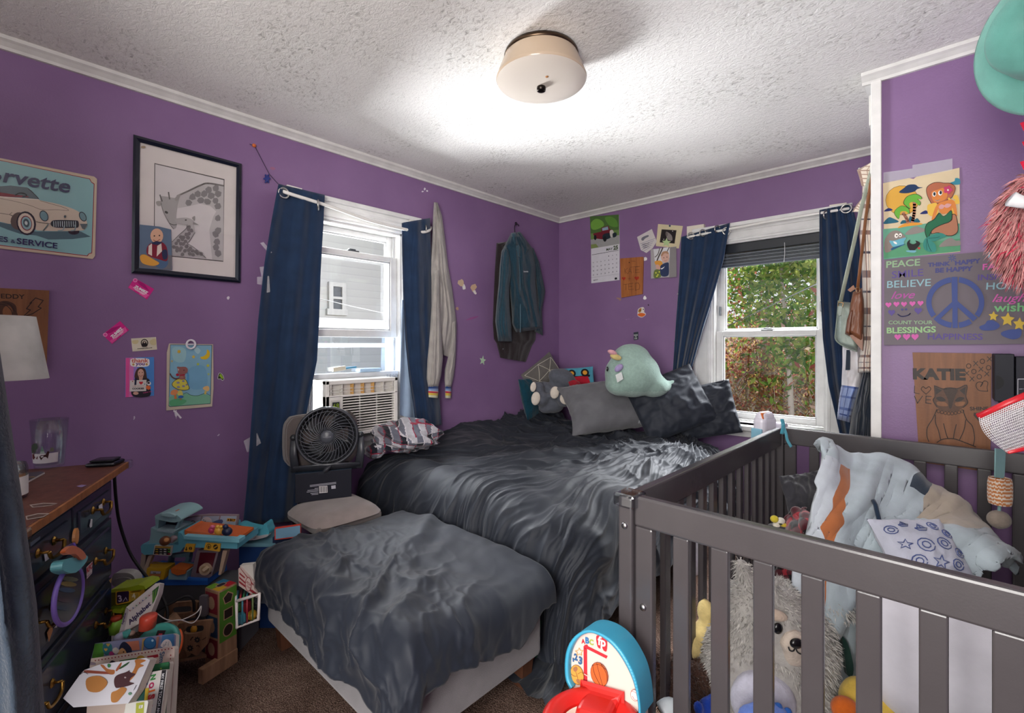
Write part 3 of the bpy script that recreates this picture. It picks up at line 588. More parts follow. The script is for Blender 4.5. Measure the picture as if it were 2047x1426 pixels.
# ------------------------------------------------------------------ crib
TH = -.0193; CO = V(1.906, -2.240, 0); L_, W_ = 1.247, .742; HT = .95
ex = V(cos(TH), sin(TH), 0); ey = V(-sin(TH), cos(TH), 0); MC = basis(CO, ex, ey, V(0, 0, 1))
t = thing('crib', 'grey painted wooden crib with slatted sides in front of the closet wall', 'crib', tuple(CO+ex*.35+ey*.62+V(0, 0, FZ)))
GC = '484446'
def cb(nm, x0, x1, y0, y1, z0, z1, bev=.005, col=GC): return build(nm, MB().bx(x0, x1, y0, y1, z0, z1, col, bev, MC), 'crib', t)
for x, y in ((0, 0), (W_, 0), (0, L_), (W_, L_)):
    cb('post', x-.018, x+.018, y-.024, y+.024, FZ, HT-.004)
for y in (0, L_):
    cb('top_rail', .018, W_-.018, y-.013, y+.013, HT-.068, HT); cb('bottom_rail', .018, W_-.018, y-.013, y+.013, .23, .29)
    cb('end_stile', .018, .062, y-.011, y+.011, .29, HT-.068); cb('end_stile', W_-.062, W_-.018, y-.011, y+.011, .29, HT-.068)
    n = 7
    for i in range(n): x = lerp(.126, W_-.126, i/(n-1)); cb('slat', x-.0175, x+.0175, y-.008, y+.008, .29, HT-.068, .003)
for x in (0, W_):
    cb('side_top_rail', x-.013, x+.013, .024, L_-.024, HT-.075, HT); cb('side_bottom_rail', x-.013, x+.013, .024, L_-.024, .23, .29)
    n = 14
    for i in range(n): y = lerp(.10, L_-.09, i/(n-1)); cb('spindle', x-.008, x+.008, y-.0165, y+.0165, .29, HT-.075, .003)
for x, y, z in ((0, -.025, .88), (.04, -.012, .70)): build('bolt', MB().lathe([(0, .004), (.006, .004), (.008, 0), (.008, -.002)], 'b5b5b5', MC@TR((x, y, z), 0, pi/2), 14), 'metal', t, label='steel bolt')
m = MB().bx(-.028, .028, -.032, .030, HT-.028, HT+.004, 'd8d4bc', .006, MC); build('corner_guard', m, 'film', t, label='clear plastic corner guard')
build('crib_mattress', MB().bx(.03, W_-.03, .04, L_-.04, FZ+.004, FZ+.07, 'd9d6d6', .03, MC), 'cloth', label='thin pale mattress at the bottom of the crib', cat='mattress')
# ------------------------------------------------------------------ pictures, signs and cards
def Z(x0, y0, k): return lambda x, y: (x0+x*k, y0+y*k)
def draw(mb, pl, z, ops, o=.001, st=.00022):
    """drawing strokes and fills, each a hair above the one before"""
    k0 = z(1, 0)[0]-z(0, 0)[0]
    for i, op in enumerate(ops):
        t = op[0]; oo = o+st*(i+1)
        if t == 'p': mb.art(pl, [z(*q) for q in op[1]], op[2], oo)
        elif t == 's': mb.art(pl, [z(*q) for q in sp2(op[1], 4, True)], op[2], oo)
        elif t == 'o': mb.art(pl, [z(*q) for q in ovalp(op[1], op[2], op[3], op[4], 18, op[6] if len(op) > 6 else 0)], op[5], oo)
        elif t == 'l': mb.line(pl, [z(*q) for q in op[1]], op[2]*k0, op[3], oo, len(op) > 4 and op[4])
        elif t == 'c': mb.line(pl, [z(*q) for q in sp2(op[1], 4)], op[2]*k0, op[3], oo)
        elif t == 't': mb.text(pl, op[1], z(*op[2]), z(*op[3]), op[4], oo, op[7] if len(op) > 7 else None, op[5] if len(op) > 5 else 0, op[6] if len(op) > 6 else 0)
        elif t == 'dots':
            for x, y in op[1]: mb.art(pl, [z(*q) for q in ovalp(x, y, op[2], op[2], 7)], op[3], oo)
    return mb
def inside(x, y, poly):
    c = False
    for (x0, y0), (x1, y1) in zip(poly, poly[1:]+poly[:1]):
        if (y0 > y) != (y1 > y) and x < (x1-x0)*(y-y0)/(y1-y0)+x0: c = not c
    return c
def spots(poly, step, r, col, seed=1, jit=.25):
    rnd = random.Random(seed); xs = [p[0] for p in poly]; ys = [p[1] for p in poly]; out = []; y = min(ys); k = 0
    while y < max(ys):
        x = min(xs)+(step/2 if k % 2 else 0)
        while x < max(xs):
            cx, cy = x+rnd.uniform(-jit, jit)*step, y+rnd.uniform(-jit, jit)*step
            if all(inside(cx+a*r*.8, cy+b*r*.8, poly) for a, b in ((1, 0), (-1, 0), (0, 1), (0, -1))):
                out.append(('p', [(cx+r*rnd.uniform(.8, 1.15)*cos(q+.3*k), cy+r*rnd.uniform(.8, 1.15)*sin(q+.3*k)) for q in [2*pi*i/6 for i in range(6)]], col))
            x += step
        y += step*.86; k += 1
    return out
def card(name, pl, quad, col, label, cat, z=None, ops=(), o=(.0005, .0015), group=None, mat='print', side=None, parent=None):
    mb = MB().slab(pl, quad, col, o[0], o[1], side)
    if ops: draw(mb, pl, z or Z(0, 0, 1), ops, o[1], min(.00022, .004/max(len(ops), 1)))
    return build(name, mb, mat, parent, label=label, cat=cat, group=group)
# --- enamel sign
z = Z(0, 300, .1613); SK = '86b4b6'; CR = 'cfc0ac'; NV = '1f2350'
ops = [('p', [(-900, -40), (0, 124), (1115, 355), (1135, 395), (1172, 418), (1142, 1280), (1105, 1290), (1085, 1318), (0, 1185), (-900, 1075)], '8a2030'), ('p', [(-900, -32), (0, 132), (1108, 362), (1130, 402), (1162, 424), (1133, 1272), (1098, 1284), (1078, 1308), (0, 1176), (-900, 1066)], SK),
  ('p', [(-300, 850), (0, 895), (130, 920), (220, 960), (440, 1010), (1000, 1010), (1125, 1075), (900, 1105), (600, 1110), (450, 1060), (250, 1040), (100, 990), (0, 950), (-300, 920)], '4c6a72'),
  ('o', 915, 1010, 70, 40, '241c24'), ('p', [(-120, 450), (0, 450), (130, 440), (340, 465), (400, 510), (490, 620), (0, 585), (-120, 560)], '56666c'), ('p', [(-120, 525), (0, 525), (190, 555), (330, 570), (370, 585), (0, 580), (-120, 570)], '7e1626'), ('c', [(190, 560), (240, 535), (300, 540), (330, 565), (280, 580)], 14, '20282c'),
  ('s', [(-300, 545), (0, 583), (150, 590), (300, 600), (460, 615), (560, 637), (700, 665), (880, 720), (990, 775), (1050, 840), (1080, 915), (1050, 985), (980, 1000), (750, 1006), (520, 1000), (440, 985), (400, 880), (300, 790), (200, 850), (130, 915), (0, 890), (-300, 850)], CR),
  ('c', [(0, 600), (200, 640), (380, 690), (520, 740), (700, 740), (850, 750), (780, 710), (640, 670), (500, 630)], 4, '3a3634'), ('c', [(-100, 570), (150, 590), (480, 615)], 8, 'f0e8dc'), ('c', [(480, 605), (440, 560), (350, 480)], 8, '20242a'), ('c', [(-100, 770), (110, 800), (165, 820), (120, 800), (150, 775)], 5, '3a3634'),
  ('o', 232, 880, 100, 110, '5a4e44', .3), ('o', 325, 908, 120, 150, '16161c', -.25), ('o', 322, 908, 98, 128, 'd8c8b6', -.25), ('o', 326, 908, 70, 95, '7e1c2a', -.25), ('o', 328, 908, 60, 83, '8fb2b6', -.25), ('o', 326, 905, 38, 55, '40545a', -.25), ('o', 324, 905, 18, 26, 'c8d2d0', -.25),
  ('o', 545, 818, 52, 72, '2c3a40', -.45), ('o', 545, 818, 42, 60, '6f9298', -.45), ('o', 1026, 826, 42, 66, '2c3a40', -.5), ('o', 1026, 826, 32, 54, '6f9298', -.5),
  ('s', [(630, 930), (640, 885), (700, 868), (930, 872), (972, 890), (972, 950), (930, 965), (700, 962)], '20282c')]
ops += [('l', [(665+i*27, 885), (668+i*27, 950)], 9, 'b4c4c4') for i in range(11)]
ops += [('c', [(450, 890), (560, 905), (620, 915)], 6, '4a4440'), ('c', [(600, 920), (560, 970), (530, 1005)], 14, '9aaeb0'), ('c', [(800, 940), (780, 990), (720, 1000)], 14, '9aaeb0'), ('c', [(930, 930), (930, 990), (880, 1000)], 14, '9aaeb0'), ('p', [(990, 915), (1085, 915), (1050, 985), (1020, 975)], '5c686a'), ('o', 806, 825, 15, 17, '4c5a5e'),
  ('t', 'rvette', (34, 392), (872, 532), NV, .02, .2), ('t', 'Co', (-330, 330), (20, 390), NV, .02, .2), ('t', 'SERVICE', (206, 1160), (712, 1222), NV, .02), ('t', '&', (132, 1148), (190, 1156), NV, .01), ('t', 'SALES', (-240, 1100), (98, 1142), NV, .02)]
card('tin_sign', PA, [(-150, 288), (0, 316), (188, 353), (194, 358), (190, 512), (185, 518), (0, 497), (-150, 480)], 'c6b39c', 'vintage turquoise enamel sign with a white convertible and dark blue lettering, on the left wall', 'sign', z, ops, (.001, .004), mat='gloss')
# --- framed giraffe drawing
t = thing('framed_drawing', 'black framed pencil drawing of two giraffes on the left wall', 'picture', tuple(PA.at(372, 560)))
Oq = [(266.5, 268.8), (483, 327.5), (480.5, 565.6), (262.5, 546)]; Iq = [(280, 284.5), (472.5, 334.6), (470, 555), (277.5, 535)]; fr = MB()
for o0, o1, a, b in ((0, .016, Oq, None), ):
    for i in range(4):
        j = (i+1) % 4; m0 = tuple(lerp(Oq[i][k], Iq[i][k], .4) for k in (0, 1)); m1 = tuple(lerp(Oq[j][k], Iq[j][k], .4) for k in (0, 1))
        P0 = [PA.at(*Oq[i], 0), PA.at(*Oq[j], 0), PA.at(*Oq[j], .014), PA.at(*Oq[i], .014)]; P1 = [PA.at(*m0, .022), PA.at(*m1, .022)]; P2 = [PA.at(*Iq[i], .012), PA.at(*Iq[j], .012), PA.at(*Iq[j], 0), PA.at(*Iq[i], 0)]
        fr.add(P0+P1+P2, [[0, 1, 2, 3], [3, 2, 5, 4], [4, 5, 7, 6], [6, 7, 8, 9]], '191c2c')
build('frame', fr, 'gloss', t)
z = Z(0, 220, .2665); neck = [(1340, 640), (1420, 608), (1500, 570), (1560, 556), (1679, 572), (1674, 1132), (1592, 1124), (1570, 900), (1600, 800), (1622, 762), (1580, 722), (1500, 702), (1420, 722), (1335, 737)]
baby = [(1400, 850), (1455, 862), (1462, 920), (1420, 985), (1404, 1000), (1460, 1035), (1525, 1070), (1546, 1112), (1290, 1092), (1290, 990), (1340, 940), (1395, 890)]
ops = [('p', [(1158, 398), (1684, 519), (1675, 1139), (1153, 1087)], '4c4642'), ('p', [(1164, 406), (1678, 526), (1669, 1131), (1159, 1081)], 'd2cccb'), ('p', neck, 'bab5b4')]+spots(neck, 50, 27, '827e7e', 3)
ops += [('c', [(1330, 645), (1420, 604), (1500, 566), (1560, 550), (1675, 568)], 12, '77726f'), ('s', [(1205, 650), (1250, 650), (1310, 660), (1345, 650), (1332, 720), (1322, 800), (1326, 870), (1302, 893), (1270, 850), (1226, 765), (1208, 700)], 'a39f9d'),
  ('s', [(1170, 690), (1195, 682), (1215, 692), (1205, 718), (1180, 716)], '98938f'), ('s', [(1312, 662), (1352, 626), (1346, 660), (1322, 684)], '98938f'), ('l', [(1200, 638), (1216, 684)], 10, '5e5a58'), ('l', [(1264, 618), (1272, 668)], 10, '5e5a58'), ('o', 1248, 768, 14, 9, '3c3836', .5), ('c', [(1270, 850), (1300, 862), (1325, 860)], 5, '4c4846'), ('c', [(1208, 700), (1226, 765), (1270, 850), (1302, 893)], 4, '5c5856'),
  ('p', baby, 'b2adac')]+spots(baby, 30, 16, '767170', 5)+[('s', [(1312, 818), (1400, 808), (1450, 832), (1440, 866), (1400, 862), (1330, 850)], 'aaa5a3'), ('s', [(1440, 810), (1462, 796), (1460, 830)], '8d8986'), ('p', [(1450, 838), (1492, 862), (1446, 858)], '8d8986'), ('o', 1394, 826, 8, 5, '3a3634'), ('c', [(1290, 990), (1340, 940), (1395, 890), (1404, 862)], 4, '625e5c'), ('c', [(1462, 920), (1420, 985), (1404, 1000), (1460, 1035), (1546, 1112)], 4, '625e5c')]
build('mat_board', draw(MB().slab(PA, [(280, 284), (473, 334), (470, 555.5), (277, 535.5)], 'd9d1cc', .002, .005), PA, z, ops+[('o', 1075, 278, 18, 10, 'a08c74')], .005, .00008), 'print', t)
build('glazing', MB().slab(PA, [(280, 284.5), (472.5, 334.5), (470, 555), (277.5, 535)], 'ffffff', .0095, .0105), 'glass', t)
card('photograph', PA, [(279.5, 449), (318, 453), (342, 459), (344, 540.5), (278, 536)], '5d6f86', 'small portrait photo of a baby tucked into the lower left corner of the giraffe frame', 'photo', z,
  [('p', [(1050, 1080), (1290, 1090), (1288, 1200), (1045, 1180)], '6b6a70'), ('o', 1210, 1140, 52, 52, '4a6484'), ('s', [(1100, 1040), (1130, 1000), (1200, 985), (1250, 1030), (1255, 1130), (1190, 1120), (1110, 1090)], '7c1830'), ('p', [(1115, 1020), (1140, 1000), (1140, 1095), (1112, 1080)], 'd8c8bc'), ('p', [(1180, 1020), (1210, 1000), (1215, 1060), (1175, 1100)], 'd8c8bc'), ('s', [(1215, 1060), (1250, 1050), (1255, 1110), (1225, 1120)], '232a4c'), ('s', [(1050, 1100), (1085, 1085), (1150, 1120), (1195, 1150), (1150, 1170), (1070, 1150)], 'd89a3c'), ('o', 1176, 945, 48, 56, 'd6a88c'), ('c', [(1150, 975), (1175, 985), (1200, 970)], 5, '8c4a3c'), ('dots', [(1158, 945), (1196, 942)], 6, '3c2a24'), ('s', [(1135, 1000), (1175, 985), (1215, 995), (1180, 1012)], '232a4c')], (.011, .013))
# --- wood burned plaque half hidden by the lamp
z = Z(0, 540, .254); BR = '2c1812'
ops = [('t', 'EDDY', (8, 222), (196, 228), BR, .02), ('t', 'T', (-60, 220), (-10, 222), BR, .02), ('l', [(280, 220), (340, 240), (300, 290), (325, 300), (255, 345), (180, 368), (240, 315), (208, 305), (250, 255), (235, 262)], 7, BR, True), ('s', [(-40, 300), (0, 250), (60, 245), (120, 275), (132, 330), (128, 372), (-40, 372)], '4a2c1c'), ('o', 60, 330, 40, 50, '8a5a38'), ('c', [(0, 270), (50, 280), (90, 320), (100, 370)], 6, BR), ('c', [(20, 255), (80, 270), (120, 330)], 6, BR), ('s', [(218, 440), (232, 412), (255, 420), (262, 460), (240, 475)], BR), ('o', 238, 438, 14, 16, '7c4c2e'), ('o', 250, 565, 68, 82, BR), ('o', 250, 565, 60, 74, '8a5a36')]
ops += [('c', [(225+i*18, 495), (232+i*22, 560), (222+i*18, 635)], 5, BR) for i in range(4)]+[('t', 'Love!', (140, 750), (352, 752), BR, .01, .4)]
card('wooden_plaque', PA, [(-60, 573), (98.5, 581), (93, 741), (-60, 741)], '8a5c3a', 'burned wood plaque with lightning bolt and pumpkin, partly behind the white lamp', 'plaque', z, ops, (.001, .014), mat='wood')
# --- pink store cards, cream card
def zcard(quad, a, b, label):
    x0, y0 = quad[0]; q = quad; mid = lambda u, v: tuple(lerp(lerp(q[0][k], q[1][k], u), lerp(q[3][k], q[2][k], u), v) for k in (0, 1))
    ops = [('p', [mid(.05, .05), mid(.5, .02), mid(.9, .35), mid(.35, .3)], 'a8186c'), ('p', [mid(.6, .7), mid(.98, .6), mid(.9, .98), mid(.55, .95)], 'ea5aa2'), ('p', [mid(.02, .7), mid(.3, .75), mid(.3, .98), mid(.03, .95)], 'e0509a'), ('o', *mid(.08, .14), 4.5, 4.0, 'f29aca'), ('o', *mid(.08, .14), 3, 2.6, 'd84c98'), ('t', 'ZUMIEZ', mid(.2, .68), mid(.86, .64), 'f4eef2', .05), ('l', [mid(.2, .76), mid(.8, .74)], 1.2, 'f4dcea'), ('l', [mid(.3, .84), mid(.75, .82)], .9, 'f4dcea')]
    card('gift_card', PA, quad, 'd02a86', label, 'card', None, ops, (.0005, .0016), 'pink store cards on the wall', 'gloss')
zcard([(269, 556), (308, 578), (294, 599), (256, 575)], 0, 0, 'upper pink card, stuck just under the giraffe picture')
zcard([(205, 669), (240, 642), (258, 660), (224, 688)], 0, 0, 'lower pink card tilted up to the right, above the thank you card')
z = Z(190, 540, .1964)
card('business_card', PA, [(262, 677), (312, 674), (314, 699), (265, 703)], 'd9d1bc', 'small cream card with a round black emblem above the thank you card', 'card', z, [('s', [(380, 720), (440, 715), (430, 750), (385, 750)], 'd0c294'), ('s', [(560, 720), (615, 700), (620, 760), (570, 760)], 'd0c294'), ('o', 503, 742, 38, 40, '2a2622'), ('o', 503, 742, 28, 30, 'd9d1bc'), ('s', [(480, 768), (485, 735), (503, 720), (520, 735), (527, 765)], '1c1a18'), ('o', 503, 736, 9, 9, 'c8b8a0'), ('p', [(470, 770), (538, 766), (520, 782), (484, 784)], '2a2622'), ('t', 'WWW.ZZTOPIC.COM', (430, 805), (580, 796), '1c1a18', .03)], (.0005, .0012))
ops = [('p', [(312, 895), (395, 893), (390, 1290), (310, 1297)], 'd878b8'), ('p', [(312, 895), (350, 894), (345, 1294), (310, 1297)], 'e0569c'), ('p', [(395, 893), (430, 893), (425, 1288), (388, 1290)], '9a80c8'), ('s', [(358, 935), (370, 905), (450, 898), (540, 905), (555, 935), (550, 970), (510, 985), (400, 985), (362, 970)], 'f4f0ec'), ('t', 'thank', (370, 942), (545, 940), 'd06a58', .03), ('t', 'you', (412, 970), (505, 970), '6a3c88', .03), ('o', 390, 962, 12, 12, 'c89c60'), ('o', 525, 960, 12, 12, 'c89c60'),
  ('s', [(415, 1110), (405, 1060), (430, 1005), (470, 990), (510, 1010), (525, 1080), (520, 1120)], '4c342a'), ('s', [(385, 1285), (370, 1170), (395, 1120), (540, 1105), (555, 1180), (555, 1282)], '2a2630'), ('o', 466, 1052, 32, 44, 'd8a894'), ('p', [(445, 1085), (490, 1085), (480, 1125), (450, 1125)], 'd0a08c'), ('dots', [(450, 1045), (482, 1043)], 5, '3a2822'), ('c', [(445, 1072), (466, 1082), (486, 1070)], 4, '9a4a48'), ('p', [(356, 1124), (524, 1118), (520, 1232), (352, 1238)], 'd9d2cc'), ('t', 'I', (400, 1168), (420, 1168), '1c2440', .03), ('s', heart(468, 1150, 20), 'c8283a'), ('t', 'GIRL SCOUT', (380, 1190), (500, 1188), 'b88a78', 0), ('t', 'COOKIES', (378, 1216), (498, 1214), '22262c', .05), ('s', [(515, 1195), (540, 1175), (568, 1195), (545, 1220)], 'd86a3a'), ('o', 548, 1155, 22, 20, 'e0e0e4'), ('o', 545, 1150, 14, 10, '282830'), ('o', 415, 1255, 28, 16, 'd8a894'), ('t', 'THANK YOU', (488, 1258), (580, 1240), 'd84a8c', .02), ('dots', [(382, 1134)], 6, 'a83040'), ('dots', [(505, 1162)], 6, '3088a8')]
card('thank_you_card', PA, [(251, 715.5), (308, 714), (308, 791.5), (250, 794.5)], '4f8ad0', 'pink and blue thank you card with a girl holding a cookie sign', 'card', z, ops, (.0005, .0018))
# --- night sky colouring sheet with its adhesive hook
z = Z(320, 670, .1263)
ops = [('p', [(160, 150), (825, 158), (800, 1090), (160, 1140), (135, 1125)], '2e4a58'), ('p', [(166, 158), (816, 166), (792, 1082), (165, 1130), (142, 1118)], '86b6cc'), ('s', [(200, 200), (400, 220), (380, 420), (220, 400)], '9cc6cc'), ('s', [(480, 520), (700, 500), (740, 800), (520, 860), (430, 700)], '78acca'), ('s', [(430, 600), (460, 640), (450, 800), (420, 760)], '5a9cca'), ('s', [(560, 180), (640, 240), (600, 300), (540, 240)], 'a8ccd4'),
  ('p', [(140, 985), (250, 940), (360, 930), (420, 925), (520, 960), (620, 955), (700, 930), (798, 962), (792, 1082), (165, 1130), (140, 1110)], '7cb898'), ('s', [(160, 1040), (300, 1010), (420, 1040), (330, 1110), (170, 1120)], '5ca878'), ('c', [(350, 945), (420, 915), (480, 950), (580, 962), (660, 940), (720, 920), (795, 960)], 6, '2e4a44'),
  ('p', star(300, 262, 38, .5, 6), 'd8b030'), ('p', star(530, 345, 36, .45), 'dcc050'), ('p', star(188, 414, 24, .45), 'c8b878'), ('p', star(600, 462, 30, .45), 'b8cc50'), ('p', star(758, 484, 34, .45), 'c8cc48'), ('p', star(768, 620, 26, .45), 'a8c078'), ('s', [(745, 230), (785, 270), (780, 340), (730, 385), (660, 380), (638, 350), (690, 335), (735, 295)], 'e0bc28'),
  ('s', [(185, 780), (230, 720), (300, 690), (400, 700), (440, 770), (465, 850), (400, 878), (300, 870), (220, 830)], '33302a'), ('s', [(193, 780), (235, 725), (300, 697), (395, 706), (432, 770), (456, 846), (400, 870), (300, 862), (225, 824)], 'd8cc50'), ('o', 285, 755, 26, 17, '8c8a9c'), ('o', 290, 825, 25, 17, '8c8a9c'), ('o', 370, 810, 24, 17, '8c8a9c'), ('o', 368, 730, 22, 15, '8c8a9c'), ('o', 420, 788, 16, 14, '8c8a9c'), ('s', [(275, 940), (290, 885), (340, 880), (362, 950), (320, 960)], 'd4cc68'), ('s', [(165, 930), (185, 880), (240, 862), (285, 890), (260, 940), (200, 950)], 'e0905c'), ('p', [(225, 945), (255, 945), (265, 1010), (225, 1012)], 'd8824c'), ('s', [(285, 985), (310, 958), (350, 958), (372, 980), (340, 1000), (300, 1000)], '2e62ac'), ('p', [(312, 1000), (338, 1000), (342, 1030), (310, 1030)], '9a8a50'),
  ('s', [(675, 845), (720, 810), (770, 815), (778, 870), (740, 892)], 'e8c080'), ('p', [(705, 885), (738, 892), (728, 940), (698, 938)], 'd8c060'),
  ('c', [(160, 615), (190, 665), (240, 690), (300, 685)], 20, '70504c'), ('s', [(280, 560), (270, 505), (320, 505), (400, 505), (436, 540), (430, 590), (390, 625), (400, 690), (330, 705), (300, 680), (310, 630), (285, 600)], '95605c'), ('p', [(272, 522), (302, 545), (288, 575)], 'c8b8b0'), ('o', 276, 630, 26, 22, 'a81c38'), ('p', [(300, 632), (395, 618), (392, 640), (310, 645)], 'a81c38'), ('dots', [(378, 558)], 9, '4c2c2a'), ('o', 340, 672, 30, 22, 'a87068')]
card('colouring_sheet', PA, [(338, 687), (426, 688.5), (427, 776), (424, 813), (332.5, 821), (333.5, 705)], 'c9bda8', 'coloured sheet of a mouse on a mushroom under moon and stars', 'drawing', z, ops, (.003, .0042), mat='paper')
q = [PA.at(*z(489+68*cos(a), 148+68*sin(a)), .012) for a in [2*pi*i/28 for i in range(28)]]
t = thing('wall_hook', 'white ring shaped hook holding the top of the mushroom colouring sheet', 'hook', tuple(PA.at(382, 700)))
build('ring', MB().tube(q, .0042, 'e4e0e6', 8, True), 'plastic', t); build('bar', MB().slab(PA, [z(430, 138), z(535, 136), z(535, 158), z(432, 160)], 'dcd8de', .005, .010), 'plastic', t)
build('pull_tab', MB().slab(PA, [z(215, 1195), z(250, 1200), z(345, 1310), z(320, 1325)], 'e8e4ea', .0008, .002), 'paper', t)
card('sticker', PA, [z(*p) for p in sp2([(910, 690), (925, 610), (960, 600), (1000, 640), (1015, 700), (985, 725), (960, 700), (935, 700)], 3, True)], 'c8ccc0', 'small green and black sticker right of the mushroom colouring sheet', 'sticker', z, [('s', [(918, 685), (932, 620), (958, 608), (992, 648), (1006, 700), (985, 712), (960, 690), (938, 690)], '2c3420'), ('s', [(935, 650), (955, 615), (985, 650), (1000, 690), (975, 690), (950, 660)], '9ac030')], (.0003, .0008))
card('star_sticker', PA, star(965, 721, 10, .42, 5, -1.4, .68), 'b8d4b4', 'pale green glow star on the left wall below the hanging jacket', 'sticker', None, (), (.0005, .002))
# --- bead string by the curtain
t = thing('bead_string', 'dark string with an orange bead and blue flower, tied to the curtain rod', 'string', tuple(PA.at(530, 330)))
build('cord', MB().tube([PA.at(499, 288, .004), PA.at(509, 292, .006), PA.at(538, 348, .006), PA.at(557, 369, .02)], .0016, '3a2a4c', 5), 'cloth', t)
build('bead', MB().ell(PA.at(508, 291, .008), (.008, .009, .009), 'c8642c', n=8), 'plastic', t, label='orange bead'); build('flower', MB().slab(PA, [(534+7*(1+.35*cos(6*a))*cos(a)*.75, 357+7.5*(1+.35*cos(6*a))*sin(a)) for a in [2*pi*i/36 for i in range(36)]], '1c2c78', .004, .010), 'plastic', t, label='dark blue flower')
# --- tape scraps on the curtain edge
for i, (q, lab) in enumerate((([(520, 486), (527, 484), (544, 505), (538, 508)], 'clear tape scrap highest on the left curtain edge'), ([(519, 534), (533, 532), (531, 556), (523, 554)], 'clear tape scrap in the middle of the left curtain edge'), ([(514, 554), (538, 552), (540, 584), (530, 586), (526, 570), (514, 568)], 'crossed clear tape under the middle tape scrap'), ([(487, 882), (514, 866), (522, 886), (494, 905)], 'wide clear tape scrap low on the left curtain edge'))):
    tag(build('tape', MB().slab(PA, q, 'ffffff', .088, .0885), 'tape'), lab, 'tape', 'clear tape on the curtain')
# ------------------------------------------------------------------ things on the end wall
z = Z(1160, 420, .1964)
cal = thing('wall_calendar', 'wall calendar for May with a red pickup truck, left on the end wall', 'calendar', tuple(PB.at(1208, 566)))
ops = [('p', [(98, 66), (392, 46), (398, 345), (110, 395)], '4a6a34'), ('s', [(110, 130), (160, 90), (220, 110), (240, 160), (160, 200), (115, 190)], '6fa040'), ('s', [(250, 80), (320, 70), (370, 110), (380, 170), (300, 160)], '5a8a38'), ('p', [(106, 300), (396, 250), (398, 345), (110, 395)], '9a9a98'), ('p', [(108, 352), (160, 345), (185, 378), (110, 393)], '7c8c50'), ('p', [(104, 240), (396, 200), (396, 255), (106, 302)], '688448'), ('p', [(130, 240), (215, 220), (215, 180), (285, 160), (300, 195), (330, 200), (335, 260), (240, 300), (150, 290)], '6c1c2a'), ('p', [(222, 185), (280, 168), (286, 200), (225, 212)], '8fa6b8'), ('s', [(232, 250), (300, 235), (310, 280), (235, 305)], '1f2a34'), ('s', [(300, 215), (330, 205), (345, 255), (310, 275)], 'c8c4bc'), ('o', 250, 295, 18, 28, '14181c'), ('o', 152, 280, 14, 26, '14181c'), ('s', [(330, 240), (365, 230), (368, 265), (335, 280)], '1f2a34')]
ops += [('t', 'MAY', (265, 416), (330, 406), '3c5030', .02), ('t', '25', (336, 405), (384, 398), '4a5a3c', .05), ('l', [(118, 457), (386, 410)], 4, '4a4a4e')]
k = 0
for r in range(5):
    for c in range(7):
        k += 1; d = k-4
        if 1 <= d <= 31: x, y = 128+c*39.5, 500+r*42-c*6.3; ops.append(('t', str(d), (x, y), (x+(7 if d < 10 else 11), y-1.5), '50505a', .02, 0, 1.3 if d < 10 else .85))
ops += [('l', [(112, 690), (394, 650)], 2, '9a9aa2'), ('t', 'MARCH', (135, 722), (178, 714), '50505a', .01), ('s', [(352, 690), (372, 688), (372, 705), (352, 708)], '22222a')]
pg = MB().slab(PB, [(1181.5, 433), (1237, 429.5), (1238.5, 490), (1181.5, 498)], 'cfcfcf', .0005, .005).slab(PB, [(1181.5, 498), (1238.5, 490), (1238, 560), (1182, 566.5)], 'd2cfd6', .0005, .004)
build('pages', draw(pg, PB, z, ops, .0052, .00006), 'print', cal)
z = Z(1160, 420, .1964); R = 'b83a22'
card('wooden_plaque', PB, [(1239.5, 517), (1285, 513.5), (1286, 516), (1284, 588), (1242, 595.5)], 'b4713c', 'orange brown wood plaque lettered with two names and red hearts', 'plaque', z,
 [('l', [(450, 595), (455, 650)], 3, '6a4426'), ('l', [(480, 592), (452, 622), (484, 650)], 3, '6a4426'), ('l', [(490, 648), (505, 592), (520, 645)], 3, '6a4426'), ('l', [(496, 625), (516, 624)], 3, '6a4426'), ('l', [(505, 582), (610, 574)], 3, '6a4426'), ('l', [(538, 584), (540, 640)], 3, '6a4426'), ('l', [(598, 577), (560, 580), (562, 640), (606, 634)], 3, '6a4426'), ('l', [(562, 610), (598, 607)], 3, '6a4426'), ('s', heart(442, 698, 20), R), ('s', heart(574, 695, 24), R), ('l', [(486, 702), (512, 700)], 3, '6a4426'), ('l', [(498, 685), (500, 722)], 3, '6a4426'), ('l', [(440, 758), (496, 752)], 3, '6a4426'), ('l', [(464, 756), (462, 815)], 3, '6a4426'), ('l', [(540, 745), (490, 752), (492, 812), (545, 806)], 3, '6a4426'), ('l', [(492, 780), (530, 776)], 3, '6a4426'), ('l', [(560, 745), (562, 818), (600, 805), (606, 770), (590, 742), (560, 745)], 3, '4a3020'), ('o', 498, 535, 5, 5, '2a1c14'), ('l', [(520, 520), (560, 522)], 3, '6a4426')], (.0005, .012), mat='wood')
card('footprint_card', PB, [(1273.5, 474), (1303, 458), (1313, 483), (1305, 496), (1292, 506), (1281, 500)], 'cfc8c6', 'white card with an inked footprint and handwriting, curling off the end wall', 'card', z, [('s', [(625, 285), (650, 268), (690, 255), (695, 270), (660, 290), (640, 312), (622, 305)], '70707a')]+[('l', [(612+i*6, 345+i*20), (760-i*12, 290+i*22)], 3, '5a6486') for i in range(5)]+[('l', [(630+i*6, 352+i*18), (700-i*2, 335+i*18)], 5, '3a3a4c') for i in range(3)], (.003, .004), mat='paper')
